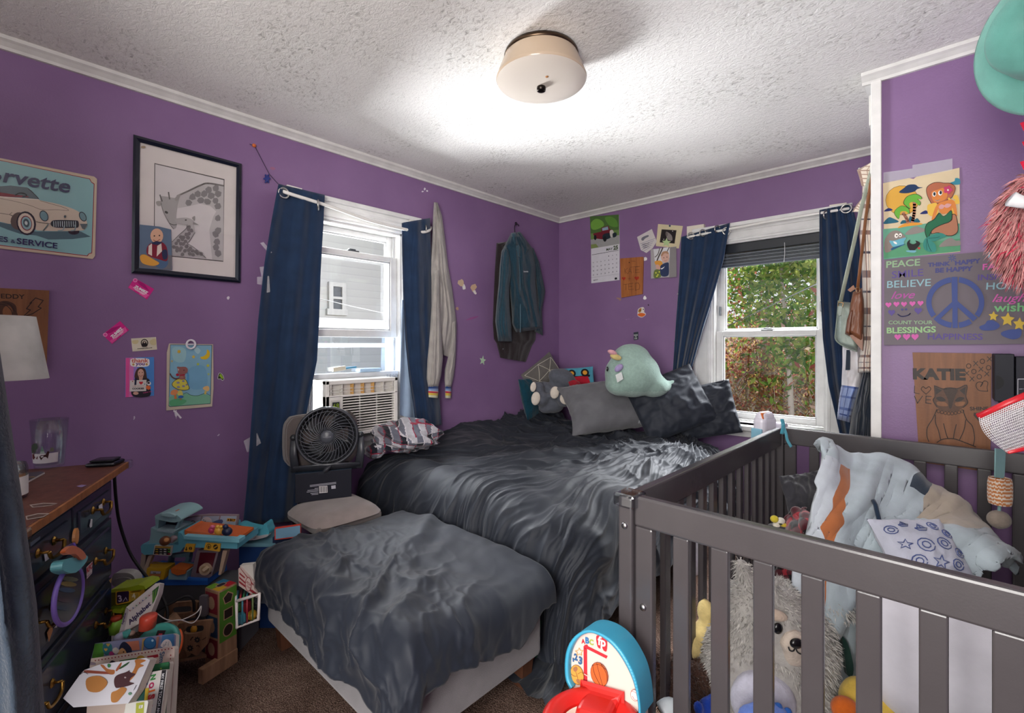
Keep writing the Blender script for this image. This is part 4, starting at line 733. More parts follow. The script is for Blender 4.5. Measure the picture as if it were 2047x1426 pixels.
card('ultrasound_frame', PB, [(1315.5, 448), (1365, 452), (1357, 497), (1311, 492)], 'd5c8a4', 'cream card frame around a dark scan picture', 'picture', z, [('p', [(828, 196), (980, 206), (960, 342), (808, 330)], '3c3632'), ('p', [(834, 202), (973, 212), (955, 336), (815, 325)], '241e20'), ('s', [(870, 230), (890, 225), (930, 260), (935, 310), (890, 300)], '8a827e'), ('s', [(868, 232), (886, 228), (890, 260), (872, 262)], '6a6260'), ('dots', [(850, 298), (940, 215)], 5, 'd8d4d0'), ('o', 911, 162, 10, 10, '2a4a5c')], (.001, .0025), mat='paper')
card('star_sticker', PB, star(1332, 485, 9.5, .45, 5, -1.5), 'b4cc94', 'pale green star stuck on the lower edge of the scan picture frame', 'sticker', None, (), (.0035, .0045))
ops = [('p', [(716, 400), (760, 395), (790, 690), (720, 700)], 'a9a4a4'), ('p', [(745, 400), (850, 385), (845, 520), (760, 540)], 'd5d4d6'), ('p', [(840, 384), (930, 378), (930, 480), (850, 500)], 'dcdce0'), ('p', [(912, 378), (976, 374), (980, 680), (905, 690)], '8c8888'), ('c', [(840, 386), (800, 470), (780, 520)], 12, '4a423e'), ('c', [(808, 390), (790, 450), (760, 480)], 8, '5a524c'), ('c', [(905, 380), (885, 420)], 8, '4a423e'), ('s', [(755, 530), (790, 515), (830, 525), (835, 570), (790, 585)], 'dc9a40'), ('s', [(755, 615), (810, 610), (820, 680), (750, 690)], '6c7a40'), ('dots', [(770, 640), (790, 660), (805, 630), (780, 675)], 8, 'd8d850'),
 ('s', [(812, 580), (850, 545), (895, 535), (902, 570), (896, 665), (825, 670)], '2c3a5c'), ('s', [(770, 560), (800, 560), (815, 600), (775, 600)], 'd0a090'), ('s', [(822, 465), (850, 425), (890, 425), (905, 470), (895, 520), (862, 535), (832, 515)], 'd6ab9a'), ('s', [(820, 462), (840, 425), (885, 420), (900, 450), (860, 440), (832, 470)], 'b58a6c'), ('dots', [(850, 487), (882, 480)], 5, '3c2e2c'), ('c', [(856, 515), (868, 518), (880, 512)], 3, 'a86a62'), ('s', [(820, 595), (835, 590), (860, 575), (840, 598), (825, 604)], 'e4e4e8')]
card('photo_print', PB, [(1300.5, 499), (1351, 493), (1352, 553), (1302, 557)], 'b8b4b4', 'photo of a toddler in a navy shirt beside a tree, on the end wall', 'photo', z, ops, (.0045, .012))
card('sticker', PB, [z(*p) for p in sp2([(583, 1040), (592, 1005), (635, 988), (652, 1005), (650, 1040), (668, 1055), (660, 1075), (625, 1095), (585, 1078)], 3, True)], 'd8d0cc', 'orange guinea pig sticker on the end wall', 'sticker', z, [('s', [(590, 1035), (600, 1008), (628, 995), (645, 1010), (640, 1048), (610, 1055)], 'dcd4c8'), ('s', [(590, 1035), (600, 1008), (622, 1000), (620, 1030), (605, 1045)], 'b07c34'), ('s', [(585, 1060), (620, 1048), (660, 1058), (655, 1075), (625, 1088), (590, 1075)], 'dd6a2a'), ('dots', [(642, 1012), (608, 1022)], 6, '22201e')], (.0004, .001))
card('sticker', PB, [(1266.5, 665), (1276, 663.5), (1276, 679), (1267, 680.5)], '2c333c', 'small dark ride or die sticker above the mint plush', 'sticker', z, [('t', 'RIDE', (546, 1283), (586, 1279), 'b4bcb4', .05), ('t', 'OR', (556, 1296), (576, 1294), 'b4bcb4', .03), ('t', 'DIE', (552, 1316), (580, 1313), 'b4bcb4', .05)], (.0004, .001))
# ------------------------------------------------------------------ closet front: drawing, canvas, plaque
z = Z(1755, 320, .1403); BK = '2a2420'; WT = '6aa68c'
def P_(pts, c): return ('s', pts, c)
ops = [('p', [(72, 985), (280, 968), (420, 935), (640, 912), (680, 905), (1165, 905), (1175, 1300), (80, 1420)], WT), ('p', [(80, 1240), (1172, 1120), (1175, 1300), (88, 1400)], '5c9c74'), ('o', 345, 575, 238, 212, '4a3420', .0), ('o', 345, 575, 233, 207, 'd9a545'), ('s', [(300, 460), (370, 400), (430, 355), (530, 350), (580, 385), (640, 392), (560, 415), (520, 450), (400, 475)], '22375a'), ('s', [(85, 730), (150, 685), (212, 712), (150, 730)], '26306a'), ('s', [(598, 768), (670, 720), (710, 735), (705, 765)], '26306a'), ('s', [(75, 905), (150, 820), (210, 830), (298, 880), (180, 905)], '2a6478'), ('s', [(1030, 325), (1090, 300), (1100, 262), (1140, 258), (1168, 280), (1166, 345), (1080, 350)], '3c8a9c'),
 ('s', [(280, 970), (380, 905), (500, 885), (640, 910), (560, 930), (420, 945)], 'e0983a'), ('s', [(320, 910), (350, 860), (430, 855), (455, 800), (490, 820), (520, 850), (560, 830), (600, 885), (500, 890), (400, 900)], '2c6070'), ('c', [(430, 890), (400, 820), (360, 760)], 46, 'b07860'), ('c', [(490, 880), (515, 760), (520, 610)], 44, 'b07860')]
for pts in ([(230, 740), (280, 680), (350, 650), (440, 690), (450, 770), (400, 730), (320, 740), (300, 840), (250, 800)], [(360, 610), (400, 530), (480, 490), (560, 485), (625, 530), (620, 560), (560, 550), (610, 600), (590, 650), (520, 600), (440, 620), (460, 700), (400, 660)]): ops += [P_(pts, BK), P_([(lerp(x, sum(p[0] for p in pts)/len(pts), .06), lerp(y, sum(p[1] for p in pts)/len(pts), .06)) for x, y in pts], '6ab040')]
ops += [P_([(385, 1058), (470, 975), (540, 945), (600, 960), (662, 985), (655, 1020), (500, 1060)], '8e8680'), P_([(870, 1235), (960, 1140), (1040, 1110), (1110, 1150), (1168, 1150), (1170, 1215), (1000, 1230)], '8e8680'),
 P_([(95, 1290), (100, 1130), (190, 1020), (290, 1010), (360, 1060), (395, 1110), (330, 1160), (230, 1180), (200, 1280), (130, 1320)], '8c8078'), P_([(165, 1150), (230, 1150), (395, 1105), (370, 1165), (360, 1220), (230, 1240), (185, 1200)], '6cb0c0'), ('o', 262, 1078, 26, 34, 'efe9e0', .2), ('o', 318, 1072, 22, 28, 'efe9e0', .2), ('dots', [(268, 1080), (316, 1078)], 11, '3c241c'), P_([(220, 1160), (262, 1172), (270, 1200), (235, 1190)], 'efe9e0'), P_([(195, 1255), (300, 1220), (400, 1195), (300, 1240), (200, 1285)], '2c5a7c'),
 P_([(412, 1190), (440, 1145), (460, 1140), (455, 1180), (500, 1200), (545, 1180), (535, 1148), (590, 1170), (595, 1210), (500, 1300), (440, 1270)], '2c2a2a'), P_([(410, 1290), (540, 1290), (520, 1320), (420, 1310)], '7cb4c4'), P_(heart(585, 1258, 20), 'c83a3a'),
 P_([(690, 470), (700, 380), (790, 322), (880, 315), (940, 325), (1040, 330), (1105, 390), (1080, 490), (1020, 560), (800, 640), (740, 590)], BK), P_([(697, 470), (707, 384), (793, 329), (880, 322), (940, 332), (1036, 337), (1098, 392), (1074, 488), (1015, 552), (800, 630), (747, 585)], 'b2694c'),
 P_([(705, 650), (770, 620), (840, 620), (860, 760), (780, 800), (715, 770)], 'e8bc50'), P_([(1000, 540), (1070, 580), (1150, 560), (1160, 620), (1100, 640), (1110, 750), (1040, 760)], 'e8bc50'), P_([(1070, 545), (1090, 500), (1130, 505), (1150, 560), (1120, 570)], 'e8bc50'),
 P_([(765, 460), (860, 420), (940, 400), (990, 480), (960, 560), (840, 605), (780, 570)], 'd98544'), P_([(840, 640), (900, 600), (1040, 565), (1100, 610), (1130, 780), (1100, 790), (1060, 680), (1040, 740), (930, 770), (880, 740), (860, 700), (800, 850), (765, 845), (800, 720)], 'd98544'), ('o', 803, 487, 26, 36, 'f4f0ea', .2), ('o', 888, 470, 30, 36, 'f4f0ea', .2), ('o', 805, 484, 17, 26, '2a3238'), ('o', 894, 464, 18, 26, '2a3238'), ('c', [(812, 570), (850, 585), (882, 562)], 8, 'f4ece4'), ('c', [(810, 566), (850, 580), (884, 558)], 3, BK)]
ops += [('o', 998+42*cos(i*1.257), 425+38*sin(i*1.257), 26, 24, 'c0406a') for i in range(5)]+[('o', 998, 428, 14, 13, 'f0d0d0'), P_([(865, 670), (900, 632), (948, 650), (930, 690), (890, 700)], 'd8a09c'), P_([(945, 650), (990, 620), (1048, 635), (1010, 675), (965, 680)], 'd8a09c'),
 P_([(755, 1050), (800, 960), (960, 900), (1050, 850), (1060, 770), (1120, 800), (1145, 1000), (1080, 1075), (980, 1080), (860, 1040)], BK), P_([(765, 1045), (805, 968), (962, 908), (1055, 858), (1066, 780), (1112, 806), (1136, 998), (1075, 1066), (980, 1072), (860, 1032)], 'b0785c'),
 P_([(870, 750), (940, 800), (1040, 715), (1060, 790), (1030, 880), (900, 930), (780, 1000), (720, 1110), (690, 1100), (665, 1000), (700, 900), (800, 840)], BK), P_([(877, 760), (940, 808), (1036, 726), (1052, 790), (1024, 872), (896, 922), (774, 992), (716, 1098), (696, 1090), (674, 1000), (708, 905), (806, 848)], '2c6c4c'),
 P_([(700, 1110), (800, 1060), (900, 1040), (975, 1085), (880, 1120), (800, 1160)], '3c8a7c'), P_([(690, 1110), (645, 1180), (660, 1270), (740, 1310), (825, 1300), (820, 1210), (760, 1150)], '3f8d80'), ('c', [(700, 1120), (720, 1220), (760, 1300)], 8, '245248'), ('c', [(700, 1120), (690, 1200), (700, 1285)], 6, '245248'), ('c', [(720, 1115), (800, 1110), (880, 1095)], 6, '245248')]
mer = [(1765, 366.5), (1817, 356), (1826, 358), (1832, 353.5), (1918, 335.5), (1919.5, 503.5), (1768, 518.5)]
card('mermaid_drawing', PC, mer, 'd9c6a2', 'coloured drawing of a mermaid, palm tree and dolphin at the top of the closet wall', 'drawing', z, ops, (.002, .003), mat='paper')
card('tape', PC, [(1766, 345), (1824, 337), (1824, 330), (1904, 317), (1904, 340), (1766, 366)], 'ffffff', 'wide clear tape over the top edge of the mermaid drawing', 'tape', None, (), (.0032, .0037), mat='tape')
# canvas
z = Z(1755, 480, .1683); GN = '8fb088'; PU = '5a4a8c'; BL = '8fb8c0'; PK = 'd060a8'; NB = '3c4c88'
ops = [('t', 'PEACE', (98, 330), (500, 300), GN, .02), ('t', 'SMILE', (165, 455), (540, 425), PU, .01), ('t', 'BELIEVE', (108, 570), (628, 545), BL, .005), ('t', 'love', (155, 700), (440, 690), 'b0509c', .01, .4), ('t', 'THINK', (592, 318), (860, 300), '44457c', .05), ('t', 'HAPPY', (915, 298), (1222, 270), '44457c', .05), ('t', 'BE HAPPY', (680, 388), (1128, 362), '44457c', .05), ('t', 'COUNT YOUR', (125, 1000), (650, 1000), GN, .02), ('t', 'BLESSINGS', (105, 1108), (690, 1095), '98c088', .03), ('t', 'HAPPINESS', (590, 1180), (1245, 1185), PU, .02), ('t', 'DREAM', (1310, 218), (1790, 190), BL, .02), ('t', 'FAITH', (1242, 355), (1620, 335), PK, .02), ('t', 'INSPIRE', (1185, 478), (1640, 462), PU, .02), ('t', 'HOPE', (1285, 588), (1705, 580), BL, .01), ('t', 'laugh', (1355, 735), (1760, 730), PK, .01, .4), ('t', 'wish', (1375, 850), (1740, 845), '7cc080', .02)]
for i, (x, y) in enumerate(((125, 770), (220, 762), (310, 762), (410, 756), (505, 750))): ops.append(('s', heart(x, y, 36), PK))
for x, y, r in ((235, 1152, 40), (340, 1150, 44), (440, 1150, 44)): ops.append(('s', heart(x, y, r), PK))
ops += [('s', heart(162, 862, 42), PU), ('s', heart(478, 840, 46), PU), ('o', 288, 826, 15, 13, '44457c'), ('o', 334, 824, 15, 13, '44457c'), ('c', [(235, 880), (270, 905), (320, 905), (365, 890), (385, 870)], 12, '44457c')]
for i in range(8): a = i*pi/4+.2; ops.append(('l', [(882+14*cos(a), 215+14*sin(a)), (882+46*cos(a), 215+42*sin(a))], 9, '3c4c88'))
pc = (918, 742); R0, R1 = (345, 305), (282, 240)
def arc(a0, a1): return [(pc[0]+R0[0]*cos(t), pc[1]+R0[1]*sin(t)) for t in [lerp(a0, a1, i/16) for i in range(17)]]+[(pc[0]+R1[0]*cos(t), pc[1]+R1[1]*sin(t)) for t in [lerp(a1, a0, i/16) for i in range(17)]]
for a0, a1 in ((-1.43, .62), (.95, 1.43), (1.71, 2.25), (2.52, 4.55)): ops.append(('p', arc(a0, a1), NB))
ops += [('p', [(872, 440), (946, 438), (946, 725), (1180, 925), (1130, 968), (946, 800), (948, 1045), (884, 1045), (884, 800), (700, 975), (660, 940), (880, 735)], NB)]
for x, y, r in ((1372, 905, 62), (1540, 945, 88), (1680, 1000, 82)): ops.append(('p', star(x, y, r, .5, 5, -1.5), 'd0b040'))
ops += [('s', [(1205, 1030), (1270, 1000), (1300, 960), (1360, 955), (1430, 990), (1445, 1030), (1380, 1070), (1240, 1072)], NB), ('s', [(1465, 1100), (1540, 1070), (1620, 1060), (1700, 1065), (1690, 1150), (1600, 1180), (1480, 1140)], NB)]
card('painted_canvas', PC, [(1768, 520), (1900, 509), (2070, 495), (2070, 687.5), (1767, 690)], '6d646a', 'grey canvas painted with a blue peace sign and colourful words on the closet wall', 'painting', z, ops, (.0005, .022), mat='print')
# cat plaque
z = Z(1800, 690, .1893); B2 = '2a1a12'
ops = [('t', 'KATIE', (132, 355), (690, 368), B2, .06), ('l', [(150, 432), (146, 505), (200, 515)], 7, B2), ('c', [(270, 520), (220, 470), (240, 440), (268, 460), (300, 440), (320, 470), (270, 520)], 7, B2), ('l', [(148, 540), (180, 615), (232, 540)], 9, B2), ('l', [(325, 545), (270, 540), (268, 612), (325, 620)], 9, B2), ('l', [(270, 578), (318, 580)], 9, B2)]
for x, y, c in ((720, 222, 'o'), (795, 195, 'x'), (865, 172, 'o'), (940, 148, 'x'), (700, 298, 'x'), (775, 280, 'o'), (850, 255, 'x'), (930, 240, 'o'), (755, 358, 'x'), (832, 335, 'o'), (912, 305, 'x')):
    if c == 'x': ops += [('l', [(x-22, y-24), (x+22, y+22)], 8, B2), ('l', [(x+22, y-22), (x-24, y+24)], 8, B2)]
    else: ops.append(('l', [(x+24*cos(t), y+24*sin(t)) for t in [2*pi*i/12 for i in range(12)]], 7, B2, True))
ops += [('c', [(922, 490), (915, 450), (922, 395), (880, 382), (845, 440), (870, 400), (820, 392), (797, 430), (830, 480), (922, 488)], 7, B2), ('t', 'SHINE', (735, 690), (932, 690), B2, .03), ('p', [(775, 715), (880, 715), (905, 745), (830, 808), (772, 745)], '3a241a'),
 ('s', [(385, 655), (345, 585), (365, 540), (358, 430), (450, 465), (520, 455), (605, 460), (700, 425), (690, 540), (710, 610), (660, 660), (600, 695), (520, 705), (430, 690)], '5c3a24'), ('p', [(368, 445), (440, 480), (375, 525)], '2c1c14'), ('p', [(690, 440), (625, 480), (680, 530)], '2c1c14'), ('s', [(455, 460), (600, 462), (570, 560), (540, 660), (515, 665), (500, 570)], '3a2418'), ('s', [(375, 560), (430, 545), (480, 585), (420, 595)], '2a1a12'), ('s', [(575, 590), (620, 550), (675, 560), (630, 595)], '2a1a12'), ('s', [(385, 600), (470, 605), (500, 645), (400, 640)], '8c5c38'), ('s', [(580, 610), (680, 600), (660, 640), (590, 645)], '8c5c38')]
for x in range(8): ops.append(('l', [(402+x*36+17*cos(t), 700+24*sin(x*.45)+17*sin(t)) for t in [2*pi*i/9 for i in range(9)]], 5, B2, True))
for pts in ([(358, 430), (450, 465), (520, 455), (605, 460), (700, 425), (690, 540), (710, 610), (660, 660)], [(358, 430), (365, 540), (345, 585), (385, 655)], [(385, 680), (340, 780), (285, 870), (280, 960), (300, 1020)], [(370, 740), (370, 820), (400, 900), (425, 1000)], [(660, 690), (700, 790), (760, 860), (782, 980), (770, 1060)], [(690, 790), (670, 900), (625, 1000)], [(455, 830), (480, 930), (500, 985)], [(590, 840), (570, 920), (560, 985)], [(385, 1030), (450, 995), (560, 990), (680, 1030), (795, 1075)], [(280, 1150), (300, 1200), (360, 1225), (430, 1225)], [(610, 1200), (640, 1250), (720, 1265), (790, 1230)], [(340, 1160), (350, 1215)], [(700, 1210), (710, 1255)]): ops.append(('c', pts, 9, B2))
card('wooden_plaque', PC, [(1824, 705), (1982.5, 707), (1980, 905), (1953, 941), (1838, 924)], '8a5a38', 'large wood plaque with a burned cat portrait and capital letters on the closet wall', 'plaque', z, ops, (.0005, .018), mat='wood')
# dark shoe boxes on a bracket shelf on the closet wall
sh = thing('wall_shelf', 'narrow dark shelf on the closet wall behind the net toy', 'shelf', (2.66, YC-.06, .98))
build('board', MB().bx(2.585, XR-.004, YC-.13, YC-.001, 1.098, 1.112, '2c2a30', .002), 'wood', sh); build('bracket', MB().bx(2.62, 2.64, YC-.10, YC-.001, 1.04, 1.10, '2c2a30', .002), 'metal', sh)
bxp = Pl((0, YC-.125, 0), (0, -1, 0)); a = bxp.at(1988, 708); b = bxp.at(2028, 815)
t = thing('shoe_box', 'dark navy shoe box standing upright right of the cat plaque', 'box', (a.x+.03, YC-.07, 1.113)); m = MB().bx(a.x, b.x, YC-.125, YC-.012, 1.113, a.z, '191a24', .002); build('carton', m, 'print', t)
build('finger_hole', MB().art(bxp, [(1991, 752)]+ovalp(1991, 765, 16, 14, 12, 0, -pi/2, pi/2)+[(1991, 779)], '05050a', .0006), 'print', t)
t = thing('shoe_box', 'second dark box with a white outlined label, at the right frame edge', 'box', (b.x+.06, YC-.07, 1.113)); m = MB().bx(b.x+.003, b.x+.12, YC-.118, YC-.012, 1.113, a.z-.008, '1d1e2a', .002); build('carton', m, 'print', t)
build('label', draw(MB(), Pl((0, YC-.118, 0), (0, -1, 0)), Z(1800, 690, .1893), [('l', [(1240, 360), (1238, 600), (1400, 600), (1400, 358)], 7, 'c8c8d0', True), ('t', 'SIZE 9', (1255, 470), (1300, 468), 'b8b8c4', .01)], .0006), 'print', t)
t = thing('door_chime', 'small off white plastic box high on the closet side wall', 'box', (XP-.02, YC+.06, 2.14)); p0 = Pl((0, YC+.05, 0), (0, -1, 0)); a = p0.at(1738, 194); b = p0.at(1748, 252)
build('cover', MB().bx(a.x, XP-.0005, YC+.03, YC+.13, b.z, a.z, 'cfccc6', .004), 'plastic', t)
# ------------------------------------------------------------------ hanging clothes and bags
def puff(mb, pl, L, R, o, depth, col, wr=None, nu=36, nv=56, colfn=None, p=2.4, cap=.06):
    """a filled garment shape: flat at the back, rounded in front"""
    kl = [(i/(len(L)-1), x, y) for i, (x, y) in enumerate(L)]; kr = [(i/(len(R)-1), x, y) for i, (x, y) in enumerate(R)]
    def f(front):
        def g(u, v):
            a = pw(kl, v); b = pw(kr, v); q = max(0, 1-abs(2*u-1)**p)**.5; e = min(1, min(v, 1-v)/cap)**.5 if cap else 1
            return pl.at(lerp(a[0], b[0], u), lerp(a[1], b[1], u), o+(depth*q*max(e, .15)+(wr(u, v)*q if wr else 0) if front else 0))
        return g
    mb.sheet(nu, nv, f(True), col, True, colfn); return mb.sheet(6, nv//2, f(False), col, True)
def clothw(a, n, ph=0): return lambda u, v: a*max(0, ridge(V(u*n+.5*fbm(V(u*3, v*3, ph)), v*1.5, ph)))**1.5+.3*a*fbm(V(u*6, v*9, ph))
z = Z(830, 390, .3012); zz = lambda pts: [z(*p) for p in pts]
HG = 'b4aea8'; t = thing('hoodie', 'light grey hooded sweatshirt with rainbow cuffs hanging by the side window', 'sweatshirt', tuple(PA.at(893, 795)))
build('nail', MB().tube([PA.at(873, 406, 0), PA.at(872, 405, .03)], .002, '888888', 6), 'metal', t)
b = MB(); puff(b, PA, zz([(124, 48), (118, 150), (112, 300), (96, 470), (92, 600), (84, 800), (80, 1020)]), zz([(148, 50), (178, 140), (196, 280), (218, 470), (248, 640), (272, 830), (232, 1080)]), .012, .06, HG, clothw(.022, 6, 3), 44, 70)
build('body', b, 'knit', t)
b = MB(); puff(b, PA, zz([(118, 500), (112, 680), (98, 900), (80, 1090), (74, 1220), (86, 1282)]), zz([(160, 500), (166, 700), (176, 900), (184, 1080), (172, 1200), (152, 1278)]), .085, .045, HG, clothw(.010, 4, 8)); build('sleeve', b, 'knit', t)
b = MB(); puff(b, PA, zz([(244, 830), (236, 920), (222, 1060), (196, 1160), (194, 1230), (199, 1280)]), zz([(272, 832), (274, 900), (270, 1040), (264, 1140), (252, 1220), (238, 1278)]), .02, .04, HG, clothw(.010, 3, 2)); build('sleeve', b, 'knit', t)
RB = ['2c4c8c', '8aa4d0', 'c8304c', 'e8c850', 'd8d8b8']
for q, o in ((([(84, 1272), (82, 1305), (84, 1342)], [(154, 1270), (154, 1310), (150, 1348)]), .088), (([(198, 1272), (198, 1305), (199, 1348)], [(240, 1270), (240, 1310), (237, 1350)]), .02)):
    build('cuff', puff(MB(), PA, zz(q[0]), zz(q[1]), o, .03, RB[0], None, 16, 25, lambda u, v: RB[0] if v < .22 else RB[1] if v < .40 else 'ece8e0' if v < .46 else RB[2] if v < .62 else RB[3] if v < .8 else RB[4], 2.4, 0), 'knit', t, label='rainbow striped cuff')
build('tag', MB().slab(PA, zz([(93, 565), (104, 562), (104, 590), (93, 592)]), 'c83040', .01, .05), 'cloth', t, label='small red label')
# fleece jacket over brown trousers on one hanger
z = Z(970, 430, .2174); t = thing('trousers', 'dark brown trousers hanging under the teal fleece jacket', 'trousers', tuple(PA.at(1040, 722)))
build('legs', puff(MB(), PA, zz([(190, 246), (104, 258), (88, 520), (76, 800), (70, 1000), (80, 1140), (104, 1180), (138, 1312)]), zz([(250, 246), (330, 400), (400, 620), (440, 850), (468, 1040), (462, 1150), (430, 1200), (372, 1352)]), .006, .03, '2e2628', clothw(.02, 5, 4)), 'cloth', t)
build('button', MB().ell(PA.at(*z(165, 1232), .045), .006, 'c8c8cc', n=6), 'metal', t)
FL = '27414f'; t = thing('fleece_jacket', 'dark teal fleece jacket on a hanger near the corner of the left wall', 'jacket', tuple(PA.at(1040, 670)))
build('hanger', MB().tube(spl([PA.at(*z(272, 160), .04), PA.at(*z(270, 110), .035), PA.at(*z(283, 80), .025), PA.at(*z(305, 92), .01), PA.at(*z(308, 104), .004)], 5), .0035, '4a4a50', 6).ell(PA.at(*z(283, 78), .006), (.006, .012, .012), '3a3a40', n=8), 'metal', t)
b = MB(); puff(b, PA, zz([(236, 168), (200, 240), (168, 298), (190, 480), (222, 680), (240, 860), (245, 1000), (280, 1080)]), zz([(330, 165), (392, 250), (438, 312), (474, 470), (470, 640), (490, 800), (522, 980), (526, 1052)]), .04, .11, FL, clothw(.028, 5, 1), 60, 80); build('body', b, 'plush', t)
b = MB(); puff(b, PA, zz([(186, 282), (150, 330), (132, 480), (122, 650), (104, 820), (92, 980), (118, 1160)]), zz([(206, 296), (240, 420), (248, 540), (222, 690), (226, 850), (240, 1000), (246, 1164)]), .07, .085, '2c4856', clothw(.014, 4, 7)); build('sleeve', b, 'plush', t)
b = MB(); puff(b, PA, zz([(425, 300), (450, 420), (462, 560), (474, 680), (486, 840), (470, 990), (452, 1070)]), zz([(442, 305), (500, 440), (528, 580), (553, 705), (520, 880), (528, 1010), (530, 1110)]), .03, .06, '27404d', clothw(.012, 4, 5)); build('sleeve', b, 'plush', t)
b = MB(); puff(b, PA, zz([(238, 165), (244, 230), (262, 310), (302, 400)]), zz([(282, 158), (312, 230), (336, 310), (322, 402)]), .115, .05, '3a5866', clothw(.006, 3, 2), 24, 30); puff(b, PA, zz([(290, 158), (336, 240), (352, 320), (338, 396)]), zz([(318, 152), (376, 230), (406, 318), (388, 338)]), .11, .045, FL, None, 24, 30); build('collar', b, 'plush', t)
build('zip', MB().tube([PA.at(*z(*p), .155) for p in sp2([(308, 395), (318, 560), (322, 760), (325, 1000), (322, 1080)], 5)], .004, '4c6876', 5), 'cloth', t); build('chest_logo', draw(MB(), PA, z, [('t', 'Columbia', (345, 526), (396, 526), 'c8ccd0', .03)], .165), 'print', t)
# clothes and bags on the closet side wall
PD = Pl((0, -.78, 0), (0, -1, 0))
hk = tag(build('hook_rail', MB().bx(XP-.018, XP-.001, -.86, -.45, 1.995, 2.035, 'd9d5cd', .003).tube([(XP-.01, -.80, 2.03), (XP-.05, -.80, 2.02), (XP-.06, -.80, 2.045)], .004, 'c0bdb6', 6).tube([(XP-.01, -.66, 2.03), (XP-.05, -.66, 2.02), (XP-.06, -.66, 2.045)], .004, 'c0bdb6', 6), 'trim'), 'white hook rail on the closet side wall behind the clothes', 'hook rail')
def plaid(a, b, c, fu, fv):
    def g(u, v):
        x, y = (u*fu) % 1, (v*fv) % 1; k = (x < .18)+(y < .18); 
        if k == 2: return c
        if k == 1: return b
        if .55 < x < .6 or .55 < y < .6: return c
        return a
    return g
t = thing('flannel_shirt', 'cream and brown plaid flannel shirt on the closet side wall', 'shirt', tuple(PD.at(1732, 745)))
build('body', puff(MB(), PD, [(1743, 330), (1724, 362), (1722, 415), (1718, 470), (1723, 560), (1724, 640), (1721, 690), (1715, 722), (1715, 745)], [(1750, 330), (1751, 362), (1752, 415), (1752, 470), (1752, 560), (1752, 640), (1752, 690), (1752, 722), (1751, 745)], -.06, .10, 'd8c8b8', clothw(.02, 3, 6), 40, 150, plaid('d9cbbd', '8a6c62', '4a4450', 3.2, 8.5), 2.4, .02), 'cloth', t)
build('collar', puff(MB(), PD, [(1742, 324), (1713, 340), (1718, 356), (1722, 372)], [(1748, 322), (1748, 340), (1748, 356), (1748, 376)], .03, .025, 'd8c8b8', None, 20, 24, plaid('dccdbc', '9a7c6c', 'a88c7c', 1, 3)), 'cloth', t)
build('sleeve', puff(MB(), PD, [(1722, 398), (1712, 410), (1703, 424)], [(1728, 402), (1724, 418), (1720, 424)], .0, .02, 'd8c8b8', None, 12, 16, plaid('dccdbc', '9a7c6c', '9a7c6c', 1, 3)), 'cloth', t)
t = thing('checked_blouse', 'pale blouse with a blue checked hem hanging below the handbags', 'blouse', tuple(PD.at(1690, 840, -.1)))
build('body', puff(MB(), PD, [(1684, 690), (1684, 730), (1682, 770), (1677, 800), (1673, 838)], [(1728, 690), (1726, 735), (1720, 775), (1710, 805), (1699, 845)], -.14, .06, 'd5d0d4', clothw(.012, 3, 2), 30, 60, lambda u, v: 'd9d4d6' if v < .5 else plaid('8c9cc4', '5a6ca0', '34467c', 1.5, 6)(u, v)), 'cloth', t)
build('strap', MB().slab(PD, [(1692, 700), (1700, 700), (1699, 740), (1690, 740)], '2c3440', -.075, -.07), 'cloth', t, label='dark strap')
t = thing('dark_coat', 'long dark navy coat hanging lowest beside the closet post', 'coat', tuple(PD.at(1720, 960, -.2)))
build('body', puff(MB(), PD, [(1733, 700), (1724, 745), (1712, 790), (1702, 830), (1696, 880), (1694, 950), (1700, 1010)], [(1752, 700), (1752, 745), (1752, 790), (1752, 830), (1752, 880), (1752, 950), (1750, 1010)], -.12, .09, '252c38', clothw(.03, 4, 9), 36, 60), 'cloth', t)
def strap(par, pts, w, col, o, name='strap'): build(name, MB().tube([PD.at(x, y, o) for x, y in pts], w, col, 8, flat=.35), 'leather', par)
SG = '8f9a90'; t = thing('handbag', 'sage green crossbody bag hanging on the closet side', 'handbag', tuple(PD.at(1690, 700, .04)))
build('body', puff(MB(), PD, [(1675, 602), (1674, 625), (1671, 655), (1671, 676), (1679, 690)], [(1708, 606), (1710, 630), (1713, 660), (1716, 685), (1714, 703)], .0, .06, SG, lambda u, v: .003*fbm(V(u*4, v*4, 0)), 24, 30, None, 5, .12), 'leather', t)
build('piping', MB().tube([PD.at(x, y, .035) for x, y in sp2([(1676, 601), (1674, 630), (1671, 660), (1671, 680), (1690, 694), (1714, 703)], 4)], .003, '7c877c', 6), 'leather', t)
strap(t, [(1680, 606), (1690, 560), (1706, 490), (1722, 415), (1738, 355), (1748, 325)], .009, 'a0a898', .055); build('buckle', MB().tube([PD.at(x, y, .062) for x, y in ((1676, 604), (1686, 606), (1684, 614), (1675, 612))], .002, 'c8a070', 6, True), 'brass', t); build('strap_end', MB().slab(PD, [(1676, 612), (1684, 613), (1682, 630), (1677, 632), (1675, 626)], SG, .058, .064), 'leather', t)
BW = '7a4a30'; t = thing('handbag', 'brown leather shoulder bag hanging beside the sage green bag', 'handbag', tuple(PD.at(1710, 700, .1)))
build('body', puff(MB(), PD, [(1705, 584), (1699, 612), (1696, 640), (1694, 668)], [(1723, 576), (1727, 600), (1727, 640), (1725, 690)], .06, .06, BW, lambda u, v: .003*fbm(V(u*4, v*4, 5)), 24, 30, None, 6, .1), 'leather', t)
build('front_pocket', puff(MB(), PD, [(1700, 618), (1693, 640), (1689, 668)], [(1706, 616), (1703, 645), (1699, 673)], .085, .04, '6c3e28', None, 14, 20, None, 5, .1), 'leather', t)
